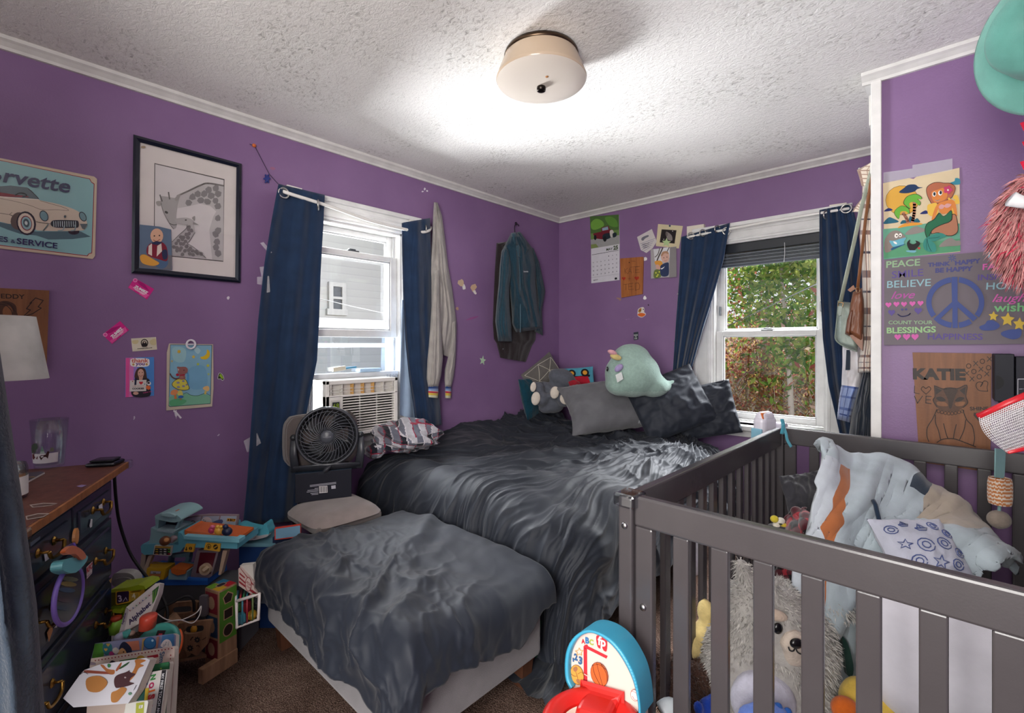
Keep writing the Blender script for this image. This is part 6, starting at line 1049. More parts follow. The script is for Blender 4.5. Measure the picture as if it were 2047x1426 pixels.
# white inflatable, duck and other plush
IB = 1.12; t = thing('inflatable_cushion', 'big white inflatable ring shaped cushion in the crib', 'inflatable', tuple(P(1900, 1420, IB)-V(0, 0, .02))); c0 = P(1925, 1322, IB)
b = MB(); M = basis(c0, (RT*.94-FW*.34).normalized(), UP, (FW*.94+RT*.34).normalized())
b.ell((0, 0, 0), (.212, .205, .10), 'dddbe4', M, 40, lambda d: 1+.008*ridge(V(math.atan2(d.y, d.x)*14, d.z*2, 0))*(1-abs(d.z))); build('body', b, 'satin', t)
build('seam', MB().tube([M@V(.2125*cos(a)*.5+.0, .205*sin(a)*.88, -.082*1) for a in [lerp(-1.2, 1.2, i/16) for i in range(17)]], .0016, 'a9a8b4', 5), 'rubber', t)
YD = 1.20; t = thing('plush_duck', 'yellow plush duck with orange beak lying under the white inflatable', 'plush', tuple(P(1790, 1440, YD)-V(0, 0, .05))); b = MB()
for x, y, dd, rx, rd, ry, ro in ((1790, 1420, .0, 75, 60, 66, .3), (1715, 1400, -.01, 34, 34, 46, .2), (1860, 1440, 0, 60, 50, 50, 0)): ce(b, x, y, YD+dd, rx, rd, ry, rot=ro)
build('body', melt(b, .012, 5, 'd0b050'), 'plush', t); build('beak', ce(MB(), 1690, 1420, YD-.045, 26, 24, 24, 'cc6424'), 'plush', t, label='orange beak')
YB = 1.40; t = thing('plush_chick', 'pale yellow plush bird beside the left slats of the crib', 'plush', tuple(P(1400, 1340, YB)-V(0, 0, .05))); b = MB()
for x, y, dd, rx, rd, ry, ro in ((1412, 1290, 0, 34, 34, 50, 0), (1410, 1222, 0, 17, 16, 26, 0), (1382, 1292, -.03, 20, 22, 26, 0)): ce(b, x, y, YB+dd, rx, rd, ry, rot=ro)
build('body', melt(b, .01, 5, 'ecd490'), 'plush', t)
BB = 1.30; t = thing('plush_animal', 'dark brown furry plush at the near left of the crib', 'plush', tuple(P(1350, 1430, BB)-V(0, 0, .04))); b = MB()
for x, y, dd, rx, rd, ry, ro in ((1335, 1365, 0, 38, 44, 52, 0), (1390, 1375, .02, 40, 40, 50, 0), (1375, 1410, -.04, 22, 24, 26, .4), (1330, 1325, 0, 15, 14, 13, 0)): ce(b, x, y, BB+dd, rx, rd, ry, rot=ro)
b = melt(b, .012, 4, '4a332a'); fur(b, 3600, .02, '5a4034', .0015, .5, .5, 6); build('body', b, 'plush', t); build('ear', ce(MB(), 1333, 1318, BB-.02, 9, 6, 8, 'a87c64'), 'plush', t, label='tan ear')
BU = 1.12; t = thing('plush_dinosaur', 'small blue plush with darker spikes in front of the bear', 'plush', tuple(P(1525, 1440, BU)-V(0, 0, .04))); build('body', melt(ce(ce(MB(), 1535, 1432, BU, 42, 30, 26), 1500, 1440, BU, 24, 24, 28), .008, 4, '6a86d0'), 'plush', t)
for x, y in ((1540, 1408), (1556, 1414), (1575, 1424), (1516, 1404)): build('spike', ce(MB(), x, y, BU, 8, 7, 8, '2c5ca8', n=8), 'plush', t, label='dark blue spike')
t = thing('plush_creature', 'royal blue plush wedged between the brown plush and the grey bear', 'plush', tuple(P(1405, 1440, 1.24)-V(0, 0, .03))); build('body', melt(ce(ce(ce(MB(), 1408, 1424, 1.22, 16, 18, 30, rot=.3), 1396, 1416, 1.20, 10, 12, 14), 1420, 1400, 1.23, 8, 9, 16, rot=.5), .007, 4, '1c3c98'), 'plush', t)
t = thing('plush_toy', 'white round plush lying on the carpet between bed and crib', 'plush', tuple(P(1392, 1120, 2.35)-V(0, 0, .1))); b = MB()
for x, y, rx, ry in ((1388, 1128, 16, 24), (1398, 1090, 14, 22), (1382, 1118, 12, 16)): ce(b, x, y, 2.32, rx, 16, ry)
build('body', melt(b, .012, 5, 'c9c6d2'), 'plush', t)
# hanging rattle on the far rail
hd = 1.368; t = thing('hanging_toy', 'hanging baby toy with teal ribbon and orange zigzag drum on the far crib rail', 'toy', tuple(P(1997, 1030, hd)))
build('ribbon', MB().slab(Pl(P(1998, 900, hd-.006), -FW), [(1991, 897), (2011, 899), (2008, 957), (1990, 955)], '7fa3a4', 0, .004), 'satin', t); M = basis(P(1999, 982, hd-.01), RT, UP, -FW); k = hd/F
b = MB(); b.sheet(48, 24, lambda u, v: P(1999, 982, hd-.02)+RT*(19*k*(abs(cos(2*pi*u))**.7)*(1 if cos(2*pi*u) > 0 else -1)*(1-.18*abs(2*v-1)**4))+FW*(15*k*sin(2*pi*u))-UP*((v-.5)*52*k), 'd08850', True, lambda u, v: 'e0d0c0' if ((v*7+.35*abs(((u*14) % 1)-.5)*2) % 1) < .45 else 'c07a48', True); build('drum', b, 'cloth', t)
build('cord', MB().tube([P(1998, 1008, hd-.02), P(1997, 1028, hd-.02)], .004, '7fa3a4', 6), 'cloth', t); build('ball', ce(MB(), 1997, 1039, hd-.02, 19, 17, 18, '8a7e74', fn=lambda d: 1+.04*fbm(d*4)), 'plush', t)
# white soother box on the far corner
sd = 2.02; t = thing('crib_soother', 'white and orange crib soother clipped to the far left corner of the crib', 'baby monitor', tuple(P(1530, 905, sd))); k = sd/F; b = MB()
M = basis(P(1529, 862, sd), (RT*.9+FW*.44).normalized(), (FW*.9-RT*.44).normalized(), UP)
b.box((0, 0, -.02), (.100, .055, .17), 'd4d0da', M, .022, 4); b.box((.0, -.0, .055), (.086, .05, .06), 'dad6e0', M, .024, 4); build('housing', b, 'plastic', t)
build('button', MB().box((-.022, -.03, .052), (.034, .008, .05), 'c8682c', M@Matrix.Rotation(-.25, 4, 'X'), .003), 'plastic', t, label='orange button'); build('side_grip', MB().box((-.052, 0, -.04), (.010, .05, .11), '86b8cc', M, .004), 'plastic', t, label='light blue side'); build('clip', MB().box((.066, -.02, .018), (.05, .05, .034), 'cfccd8', M, .008), 'plastic', t)
build('strap', MB().tube(spl([P(1563, 838, sd-.12), P(1566, 852, sd-.13), P(1563, 868, sd-.13)], 4), .008, '4c9cb0', 8, flat=.3).tube(spl([P(1564, 848, sd-.13), P(1571, 866, sd-.13), P(1574, 880, sd-.13), P(1582, 894, sd-.13)], 4), .006, '5cacc0', 8, flat=.25), 'cloth', t, label='turquoise strap')
# ------------------------------------------------------------------ dresser by the left wall
A_, B_ = V(.387, -2.953, 0), V(.994, -3.215, 0); du = (B_-A_).normalized(); dn = V(-du.y, du.x, 0); DW = (B_-A_).length; DD = .44; ZT = .90
MD = basis(A_, du, dn, UP)                      # x along the front, y out of the front, z up
t = thing('dresser', 'black painted dresser with a brown wood top and brass handles at the left edge', 'dresser', tuple(A_+du*.3-dn*.2+UP*FZ)); DB = '262b35'
top = MB().bx(0, DW, -DD, -.006, ZT-.022, ZT, '6e463a', .004, MD); build('top', top, 'wood', t)
build('top_edge', MB().bx(.006, DW-.006, -.006, .001, ZT-.021, ZT-.001, 'a86f42', .001, MD), 'wood', t, label='orange wood front edge')
b = MB().bx(.03, DW-.03, -DD+.01, -.045, FZ+.05, ZT-.022, DB, .004, MD).bx(.012, DW-.012, -DD+.005, -.025, ZT-.045, ZT-.022, DB, .006, MD).bx(.02, DW-.02, -DD+.01, -.035, FZ, FZ+.06, DB, .004, MD); build('carcass', b, 'gloss', t)
for x in (.0, DW): build('corner_guard', MB().bx(x-.016, x+.016, -.022, .008, ZT-.024, ZT+.004, 'd8d0c4', .007, MD), 'film', t, label='clear plastic corner guard')
def handle(par, x, z, w=.08):
    b = MB()
    for s_ in (-1, 1):
        b.lathe([(0, .005), (.008, .004), (.010, .002), (.012, 0), (0, 0)], 'a8803c', MD@TR((x+s_*w/2, -.030, z), 0, -pi/2), 8, False).tube([MD@V(x+s_*w/2, -.028, z), MD@V(x+s_*w/2, -.010, z)], 0.0035, '9a7638', 6)
    b.tube(spl([MD@V(x-w/2, -.010, z), MD@V(x-w*.38, -.008, z-.018), MD@V(x, -.006, z-.022), MD@V(x+w*.38, -.008, z-.018), MD@V(x+w/2, -.010, z)], 5), .0042, 'a8803c', 8); return build('handle', b, 'brass', par, label='brass bail handle')
for (x0, x1, z0, z1, hs) in ((.04, .325, .735, .848, (.17,)), (.335, DW-.04, .735, .848, (.49,)), (.04, DW-.04, .535, .725, (.15, .50)), (.04, DW-.04, .345, .525, (.15, .50)), (.04, DW-.04, FZ+.07, .335, (.15, .50))):
    b = MB().bx(x0, x1, -.05, -.036, z0, z1, '2a303b', .003, MD); b.bx(x0+.028, x1-.028, -.04, -.031, z0+.022, z1-.022, '303745', .004, MD); d = build('drawer', b, 'gloss', t)
    for h in hs: handle(d, h, (z0+z1)/2+.01)
FP = Pl(tuple(A_+dn*-.030), tuple(dn)); z = Z(0, 820, .379)
for q, c, lab in (([(232, 760), (255, 752), (260, 785), (238, 800)], 'd8d4dc', None), ([(520, 505), (540, 492), (542, 520), (522, 532)], 'd4d2d6', None), ([(472, 610), (480, 575), (488, 575), (486, 615), (476, 622)], 'd8d8dc', None), ([(580, 480), (592, 478), (595, 512), (586, 518)], 'd8a8a8', None), ([(455, 830), (488, 798), (486, 860), (458, 892)], 'd4c4c4', 1), ([(248, 1175), (278, 1118), (278, 1165), (258, 1225)], 'd89a60', None), ([(285, 1150), (300, 1130), (302, 1148)], 'd8d0d4', None), ([(400, 655), (410, 620), (418, 640), (412, 690), (402, 700)], 'd8a060', None), ([(160, 700), (212, 665), (212, 680), (162, 722)], '5a6472', 2), ([(575, 900), (590, 885), (586, 915)], 'a8804c', None)):
    k = MB().art(FP, [z(*p) for p in q], c, .0016)
    if lab == 1: draw(k, FP, z, [('t', 'KFC', (458, 862), (487, 832), 'b82838', .05), ('l', [(460, 880), (485, 856)], 3, '8a8088')], .0018)
    build('sticker' if lab != 2 else 'scuff', k, 'print', t)
TP = PZ(ZT); k = MB()
for pts, c in (([(155, 500), (230, 490), (305, 492), (270, 505), (170, 515)], 'a89a92'), ([(165, 503), (230, 494), (295, 495), (262, 503), (178, 511)], '5c463e'), ([(135, 560), (200, 545), (262, 545), (230, 565), (140, 580)], 'a89a92'), ([(142, 563), (200, 549), (250, 549), (225, 562), (146, 575)], '5c463e'), ([(400, 402), (430, 394), (460, 396), (430, 408)], '8a78a0')): k.art(TP, [z(*p) for p in pts], c, .0008+.0002*len(k.f))
build('top_sticker', k, 'print', t, label='worn oval stickers on the top')
# things standing on the dresser
g0 = PZ(ZT).at(99, 934); d = (g0-CAM).dot(FW); k = d/F; MG_ = TR((g0.x, g0.y, ZT)); HG_ = 96*k; r0, r1 = 22*k, 29*k
t = thing('tumbler', 'clear glass tumbler printed with a winter sleigh scene on the dresser', 'glass', (g0.x, g0.y, ZT+.0005))
build('glass_body', MB().lathe([(0, .002), (r0, .002), (r0*1.02, .012), (lerp(r0, r1, .5), HG_*.5), (r1, HG_), (r1-.0022, HG_), (lerp(r0, r1, .5)-.0022, HG_*.5), (r0*1.0-.002, .012), (0, .010)], 'ffffff', MG_, 40), 'drinking_glass', t)
def cyl(u, v, e=.0006): a_ = YAW-pi/2+(u-.5)*2.6; r_ = lerp(r0, r1, v)+e; return V(g0.x+r_*cos(a_), g0.y+r_*sin(a_), ZT+HG_*v)
b = MB().sheet(30, 6, lambda u, v: cyl(u, lerp(.13, .33, v)), 'd6d0d2')
def cp(pts, c, e=.0010):
    m_ = (sum(p[0] for p in pts)/len(pts), sum(p[1] for p in pts)/len(pts)); b.add([cyl(*m_, e)]+[cyl(*p, e) for p in pts], [[0, i+1, (i+1) % len(pts)+1] for i in range(len(pts))], c)
cp([(.28, .24), (.30, .32), (.36, .33), (.42, .27), (.52, .28), (.50, .22), (.34, .21)], '5c1c20'); cp([(.56, .27), (.60, .30), (.72, .31), (.76, .38), (.80, .36), (.78, .29), (.76, .22), (.73, .26), (.64, .26), (.60, .20)], '3c1c1c')
for x, y, r in ((.38, .44, .09), (.46, .48, .08), (.32, .40, .07), (.42, .40, .06)): cp([(x+r*cos(i*pi/5), y+r*.9*sin(i*pi/5)) for i in range(10)], '3c4a3c', .0012)
cp([(.39, .30), (.41, .30), (.41, .42), (.39, .42)], '4a2420', .0013); cp([(.58, .33), (.70, .33), (.64, .50)], 'a8b8b0', .0012); cp([(.60, .38), (.68, .38), (.64, .50)], '6c8a7c', .0014); cp([(.80, .36), (.9, .36), (.88, .44), (.82, .44)], '6a6a58', .0012)
build('winter_print', b, 'print', t)
p = PZ(ZT).at(211, 930); t = thing('charging_puck', 'small black square puck at the far corner of the dresser top', 'gadget', (p.x, p.y, ZT)); Mq = TR((p.x, p.y, ZT), YAW+.25)
build('base', MB().bx(-.042, .042, -.035, .035, .0008, .014, '14141a', .007, Mq), 'gloss', t); build('lid', MB().bx(-.034, .032, -.026, .030, .014, .022, '1a1a20', .006, Mq), 'gloss', t)
p = PZ(ZT).at(8, 1000); t = thing('candle_jar', 'candle jar with amber rim and pale label at the left of the dresser', 'candle', (p.x, p.y, ZT)); Mq = TR((p.x, p.y, ZT)); k = (p-CAM).dot(FW)/F; r = 34*k; h = 72*k
build('jar', MB().lathe([(0, .001), (r*.94, .001), (r, .006), (r, h*.9), (r*.9, h), (r*.86, h), (r*.92, h*.88), (r*.92, .008), (0, .006)], 'ffffff', Mq, 32), 'drinking_glass', t); build('wax', MB().lathe([(0, .008), (r*.9, .008), (r*.9, h*.66), (0, h*.66)], 'c98a58', Mq, 32), 'gloss', t); build('rim', MB().lathe([(r*1.01, h*.72), (r*1.01, h*.84), (r*.93, h*.98)], 'c07a40', Mq, 32), 'film', t); build('label', MB().lathe([(r*1.012, h*.12), (r*1.012, h*.64)], 'd8d4d0', Mq, 32), 'paper', t)
q = [PZ(ZT).at(*z(*x)) for x in ((110, 345), (215, 332), (236, 337), (135, 392), (60, 400))]; b = MB().prism([(v.x, v.y) for v in q], .005, '4a4450', TR((0, 0, ZT+.0005)), 'c8c4c0'); b.prism([(lerp(v.x, q[3].x, .5), lerp(v.y, q[3].y, .5)) for v in q[:3]], .0004, 'b08a4c', TR((0, 0, ZT+.0056)))
tag(build('picture_card', b, 'print'), 'dark printed card lying on the dresser beside the tumbler', 'card')
p = PZ(ZT).at(-8, 985); lx, ly = .545, -3.262; t = thing('table_lamp', 'table lamp with a white fabric shade at the left edge', 'lamp', (lx, ly, ZT)); Mq = TR((lx, ly, 0))
build('base', MB().lathe([(0, ZT+.001), (.045, ZT+.001), (.045, ZT+.012), (.012, ZT+.03), (.009, ZT+.12), (.014, ZT+.2), (.009, ZT+.34), (0, ZT+.34)], '3a3230', Mq, 24), 'metal', t)
build('lamp_shade', MB().lathe([(.106, 1.205), (.079, 1.380), (.0775, 1.380), (.1045, 1.205), (.106, 1.205)], 'e2e0dc', Mq, 56), 'lampcloth', t)
b = MB()
for a_ in (0, 2.1, 4.2): b.tube([Mq@V(0, 0, ZT+.34), Mq@V(.078*cos(a_), .078*sin(a_), 1.365)], .0015, '9a9a9a', 5)
build('shade_holder', b, 'metal', t)
# toy hand mirror hung from the drawer handle
MP = Pl(tuple(A_+dn*.012), tuple(dn)); t = thing('toy_mirror', 'purple rimmed oval toy mirror with teal and orange top hanging on the dresser handle', 'toy', tuple(MP.at(135, 1250)))
q = [MP.at(*p) for p in ovalp(136, 1191, 26, 60, 40, .22)]; build('rim', MB().tube(q, .0055, '7c64b8', 8, True), 'plastic', t)
build('mirror', MB().slab(MP, ovalp(136, 1191, 25, 58, 36, .22), '3a3e48', -.002, .002), 'gloss', t); b = MB()
for i, (y, c) in enumerate(((1158, '6c7460'), (1168, '8a7a4c'), (1180, '33506c'), (1200, '4a3444'), (1216, '2c3c5c'))): b.art(MP, ovalp(140-i*3, y, 17, 5, 10, .1), c, .0024+i*.0002)
build('mirror_picture', b, 'gloss', t)
build('top_piece', MB().slab(MP, [z(*p) for p in sp2([(328, 825), (345, 790), (400, 780), (458, 768), (456, 800), (400, 858), (340, 850)], 3, True)], '6ab4bc', -.006, .016), 'plastic', t); b = MB(); b.slab(MP, [z(*p) for p in sp2([(345, 745), (385, 715), (435, 740), (456, 775), (432, 790), (400, 760), (362, 762)], 3, True)], 'd0662c', .012, .022); build('ribbon', b, 'cloth', t, label='orange ribbon')
build('cord', MB().tube([MD@V(.47, -.004, .785), MP.at(*z(390, 705), .012), MP.at(*z(400, 730), .02)], .003, '5c3c98', 6), 'cloth', t); build('finial', MB().slab(MP, [z(*p) for p in sp2([(395, 690), (400, 640), (412, 622), (418, 660), (410, 705)], 3, True)], 'c88a50', .002, .008), 'plastic', t)
# robe hanging from the open door at the left edge
build('door_1', MB().bx(1.16, 1.20, -4.2, -3.40, FZ+.01, 2.13, 'd8d5cf', .003), 'trim', kind='structure'); RP = Pl(tuple(P(0, 1000, .74)), tuple(-FW)); hp = V(1.205, -3.42, 1.72)
t = thing('bathrobe', 'dark blue grey robe hanging at the left foreground edge', 'robe', tuple(P(0, 1500, .74)))
build('body', puff(MB(), RP, [(-190, 150), (-230, 420), (-250, 700), (-260, 1000), (-260, 1250), (-260, 1560)], [(-110, 150), (-50, 420), (-2, 690), (42, 980), (74, 1210), (100, 1560)], 0, .07, '2c3540', clothw(.02, 5, 3), 40, 60), 'plush', t)
build('hanging_loop', MB().tube([P(-150, 160, .72), hp+V(.03, .0, .03), hp], .004, '2c3540', 6), 'cloth', t)
# power cord down the wall
cd_ = spl([P(228, 940, 1.58), P(232, 1000, 1.62), P(240, 1050, 1.66), P(262, 1110, 1.68), P(298, 1160, 1.66), P(325, 1195, 1.64), P(335, 1230, 1.62), P(322, 1262, 1.60), P(302, 1276, 1.58), P(300, 1240, 1.60), P(318, 1220, 1.62), P(345, 1205, 1.64), P(372, 1192, 1.66), P(386, 1200, 1.67), P(388, 1222, 1.68)], 6)
tag(build('black_cable', MB().tube(cd_, .0048, '131316', 8), 'rubber'), 'black power cord running down the wall behind the dresser and looping by the toys', 'cord')
tag(build('thin_cable', MB().tube(spl([P(312, 1226, 1.60), P(335, 1240, 1.60), P(362, 1240, 1.60), P(392, 1226, 1.62), P(402, 1212, 1.64), P(398, 1232, 1.62), P(384, 1246, 1.60), P(360, 1240, 1.59), P(335, 1244, 1.58), P(306, 1252, 1.57)], 6), .0018, 'd8d4d0', 6), 'rubber'), 'thin white cable tangled over the wooden toolbox', 'cord')
# ------------------------------------------------------------------ toys along the left wall
def CP(d): return Pl(tuple(P(1023, 690, d)), tuple(-FW))
def part(par, name, d, items, z=None, mat='plastic', label=None):
    """pieces cut to outline at distance d; each is (outline, colour, back, front) in metres"""
    pl = CP(d); b = MB(); z = z or Z(0, 0, 1)
    for it in items: b.slab(pl, [z(*p) for p in it[0]], it[1], it[2], it[3], it[4] if len(it) > 4 else None)
    return build(name, b, mat, par, label=label)
def zprint(par, name, d, z, ops, o, label=None): return build(name, draw(MB(), CP(d), z, ops, o), 'print', par, label=label)
D1 = 1.80; z = Z(270, 1010, .1319); TQ = '5aa0b0'; LT = '86aeb0'
bt = P(380, 1172, D1).z; p = P(375, 1172, D1+.06)
Mq = TR((0, 0, 0)); bb = MB(); pl = CP(D1+.004); q0, q1 = pl.at(308, 1172), pl.at(478, 1172)
bb.add([q0-UP*0, q1, q1+FW*.14, q0+FW*.10]+[V(v.x, v.y, FZ+.002) for v in (q0, q1, q1+FW*.14, q0+FW*.10)], [[0, 1, 2, 3], [7, 6, 5, 4], [0, 4, 5, 1], [1, 5, 6, 2], [2, 6, 7, 3], [3, 7, 4, 0]], '3c3b3e')
tag(build('storage_cube', bb, 'cloth'), 'dark grey storage cube under the toy airport', 'box')
t = thing('toy_airport', 'blue and teal toy airport playset against the left wall', 'toy', (p.x, p.y, bt))
part(t, 'base', D1, [([(10, 1075), (60, 1060), (1100, 1110), (1105, 1212), (200, 1218), (70, 1195), (18, 1150)], '1f56a4', -.12, 0), ([(14, 1085), (70, 1070), (1100, 1120), (1100, 1150), (80, 1140)], '2c68b8', 0, .004)], z)
part(t, 'post', D1, [([(95, 750), (165, 755), (120, 1105), (60, 1100)], 'a08c7c', -.05, -.03)], z); part(t, 'post', D1, [([(200, 775), (262, 760), (140, 1095), (85, 1105)], 'b09c8c', -.02, -.004)], z); part(t, 'post', D1, [([(1330, 690), (1398, 690), (1300, 1060), (1262, 1062)], 'a8907c', -.03, -.01)], z, label='beige strut')
part(t, 'platform', D1, [([(85, 628), (110, 596), (300, 588), (700, 600), (690, 705), (545, 735), (140, 758), (95, 720)], TQ, -.13, .004), ([(735, 470), (1578, 522), (1578, 575), (740, 520)], '78b8c4', -.02, .02), ([(650, 415), (700, 430), (745, 500), (1550, 565), (1550, 665), (735, 640), (690, 705), (660, 640)], TQ, -.14, .008)], z)
part(t, 'runway', D1, [([(750, 378), (800, 395), (1590, 482), (1592, 522), (745, 470)], 'c8622c', -.10, -.004)], z, label='orange ramp deck')
o = part(t, 'backdrop', D1, [([(690, 225), (760, 190), (900, 165), (1100, 148), (1550, 158), (1545, 260), (1500, 470), (760, 420), (680, 400)], '8c7c80', -.13, -.115)], z)
zprint(t, 'backdrop_print', D1, z, [('p', [(705, 235), (770, 205), (1000, 172), (960, 360), (890, 395), (690, 380)], 'b0aab4'), ('p', [(1030, 170), (1280, 165), (1240, 330), (1000, 350), (990, 320)], '9aaabc'), ('p', [(1300, 165), (1540, 168), (1500, 440), (1290, 400), (1260, 330)], 'a0b4c4'), ('s', [(1010, 220), (1080, 180), (1150, 210), (1160, 280), (1060, 320), (1000, 300)], 'ccc4c4'), ('s', [(1110, 300), (1220, 240), (1310, 220), (1330, 260), (1250, 340), (1150, 330)], '4c5880'), ('o', 878, 262, 36, 28, '3a3234'), ('o', 878, 262, 26, 18, '9a9490'), ('p', [(750, 270), (758, 245), (768, 270)], '3a3234'), ('p', [(800, 275), (808, 250), (818, 275)], '3a3234'), ('p', [(700, 340), (890, 345), (885, 390), (695, 375)], '94868a'), ('c', [(1030, 295), (1060, 312), (1110, 300)], 10, '7c7478'), ('dots', [(1040, 225), (1062, 245)], 8, '4a4448'), ('p', [(1400, 200), (1530, 212), (1512, 252), (1385, 246)], 'c89428'), ('t', 'B17', (1438, 243), (1515, 248), '241c14', .05), ('p', [(1398, 235), (1410, 210), (1430, 222), (1420, 240)], '241c14')], -.1148)
part(t, 'control_tower', D1, [([(240, 345), (310, 372), (450, 402), (590, 428), (562, 500), (600, 645), (205, 605), (235, 450)], LT, -.12, .0), ([(300, 165), (345, 165), (362, 225), (345, 385), (318, 378)], LT, -.10, -.01), ([(650, 255), (690, 215), (690, 240), (600, 430), (570, 425)], LT, -.04, -.02), ([(330, 370), (590, 410), (570, 432), (330, 396)], 'a0bcc0', -.08, .004)], z)
part(t, 'tower_window', D1, [([(350, 215), (660, 262), (580, 420), (336, 385)], '241c38', -.08, -.05)], z, 'gloss', label='dark tower window'); part(t, 'tower_roof', D1, [(sp2([(300, 175), (330, 145), (420, 128), (520, 124), (620, 150), (690, 200), (694, 235), (600, 265), (450, 245), (330, 215)], 3, True), '8fb6b8', -.12, .005), (sp2([(385, 150), (450, 128), (520, 128), (600, 160), (590, 185), (480, 180)], 3, True), '9cc2c4', .005, .016)], z)
part(t, 'antenna', D1, [(sp2([(588, 95), (630, 96), (690, 150), (702, 180), (660, 170), (605, 130)], 3, True), 'c86030', -.04, -.02)], z, label='orange antenna')
part(t, 'scanner', D1, [([(180, 958), (468, 966), (432, 1132), (160, 1118)], 'c8a020', -.03, .02), ([(230, 893), (352, 900), (345, 968), (215, 958)], 'c8a020', -.03, -.01)], z, label='yellow scanner'); zprint(t, 'scanner_screen', D1, z, [('p', [(230, 998), (398, 1004), (380, 1098), (212, 1090)], '9a7a5c'), ('p', [(240, 1002), (390, 1008), (380, 1040), (235, 1040)], 'b8b4bc'), ('p', [(225, 1048), (385, 1050), (378, 1078), (220, 1075)], 'c87840'), ('t', 'itw', (275, 1038), (318, 1040), '2a2420', .03)], .021)
part(t, 'seat', D1, [([(515, 985), (545, 965), (770, 990), (795, 1010), (770, 1138), (498, 1130)], '7aa2ac', -.05, .012), ([(510, 760), (560, 740), (530, 960), (470, 1000)], '6a8c94', -.08, -.06), ([(560, 760), (830, 720), (820, 790), (560, 800)], '6a8c94', -.08, -.06), ([(770, 790), (830, 790), (780, 960), (730, 960)], '6a8c94', -.08, -.06)], z); part(t, 'seat_lid', D1, [([(540, 962), (765, 990), (755, 1045), (640, 1068), (552, 1030)], 'c0662c', -.03, .020)], z, label='orange seat lid')
part(t, 'carousel_frame', D1, [([(945, 688), (1272, 690), (1165, 1075), (1120, 1105), (880, 1110), (830, 1130), (930, 720)], '75696e', -.06, -.004)], z); part(t, 'carousel_back', D1, [([(985, 722), (1222, 730), (1140, 1045), (925, 1030)], '4c1220', -.004, -.001)], z, label='dark red panel'); part(t, 'dial', D1, [(ovalp(1050, 985, 85, 85, 24), 'b8a488', -.004, .012), (ovalp(1052, 980, 55, 52, 24), 'a08868', .012, .018), ([(1010, 985), (1060, 940), (1095, 970), (1045, 1010)], 'c8b496', .018, .030)], z, label='cream dial knob')
for q, ops, nm in (([(295, 612), (560, 625), (532, 772), (272, 756)], [('p', [(308, 622), (545, 634), (540, 658), (303, 648)], 'c89a30'), ('p', [(303, 652), (538, 662), (522, 760), (284, 746)], '1a1c1e')]+[('p', [(310+c*62, 665+r*34-c*0), (352+c*62, 668+r*34), (350+c*62, 684+r*34), (308+c*62, 681+r*34)], [['c8a030', 'a8a8a0', 'd8d8d0', '60a838'], ['c8a030', 'a8a8a0', 'd8d8d0', '60a838'], ['c8783c', 'a8a8a0', 'd8d8d0', 'b83038']][r][c]) for r in range(3) for c in range(4)], 'departure_board'), ([(770, 590), (908, 596), (880, 714), (735, 708)], [('l', [(780, 640), (775, 690)], 12, '2a2014'), ('p', [(755, 665), (775, 692), (798, 668)], '2a2014'), ('o', 840, 658, 24, 26, '2a2014'), ('l', [(840, 640), (838, 678)], 6, 'c89a30')], 'sign'), ([(1070, 572), (1292, 590), (1278, 708), (1040, 678)], [('o', 1118, 628, 34, 40, '2a2014'), ('o', 1118, 628, 26, 32, 'c89a30'), ('l', [(1118, 605), (1114, 655)], 10, '2a2014'), ('p', [(1098, 625), (1140, 628), (1114, 662)], '2a2014'), ('o', 1220, 636, 36, 40, '2a2014'), ('l', [(1198, 650), (1242, 622)], 14, 'c89a30')], 'sign')):
    o = part(t, nm, D1, [(q, 'c8c4b4' if nm[0] == 'd' else 'c89a30', .006, .014)], z, label=None if nm[0] == 'd' else 'yellow pictogram sign'); zprint(o, 'print', D1, z, ops, .0145)
for nm, lab, bl in (('toy_figure', 'yellow round toy figure on the airport ramp', ((1270, 390, 66, 66, 'd09c38'), (1250, 330, 30, 26, 'd8a840'), (1300, 330, 24, 22, 'd8a840'))), ('toy_figure', 'pink toy figure left of the yellow one on the airport ramp', ((1160, 380, 48, 52, 'b83c60'), (1175, 330, 34, 26, 'c86080'))), ('toy_figure', 'dark navy toy figure right of the yellow one on the airport ramp', ((1395, 400, 74, 66, '16203c'), (1370, 330, 40, 40, '1c2848'))), ('toy_figure', 'brown and tan toy figure beside the airport control tower', ((455, 545, 78, 72, '6c4028'), (465, 535, 50, 44, 'b07c44')))):
    m0 = z(bl[0][0], bl[0][1]); zd = D1-.035; t2 = thing(nm, lab, 'toy', tuple(P(*m0, zd)-V(0, 0, .012)), 'small toy airport figures')
    for i, (x, y, rx, ry, c) in enumerate(bl): build('body' if i == 0 else ('face' if lab[0] == 'b' else 'ear'), ce(MB(), *z(x, y), zd-.004*i, rx*.1319, rx*.11, ry*.1319, c, n=12), 'plastic', t2)
t2 = thing('toy_elephant', 'tiny grey toy elephant behind the brown toy figure', 'toy', tuple(P(*z(590, 500), D1-.02)-V(0, 0, .012))); build('body', melt(ce(ce(MB(), *z(585, 505), D1-.02, 7, 6, 6), *z(560, 540), D1-.025, 4, 4, 6), .004, 2, '7a6c6c'), 'plastic', t2)
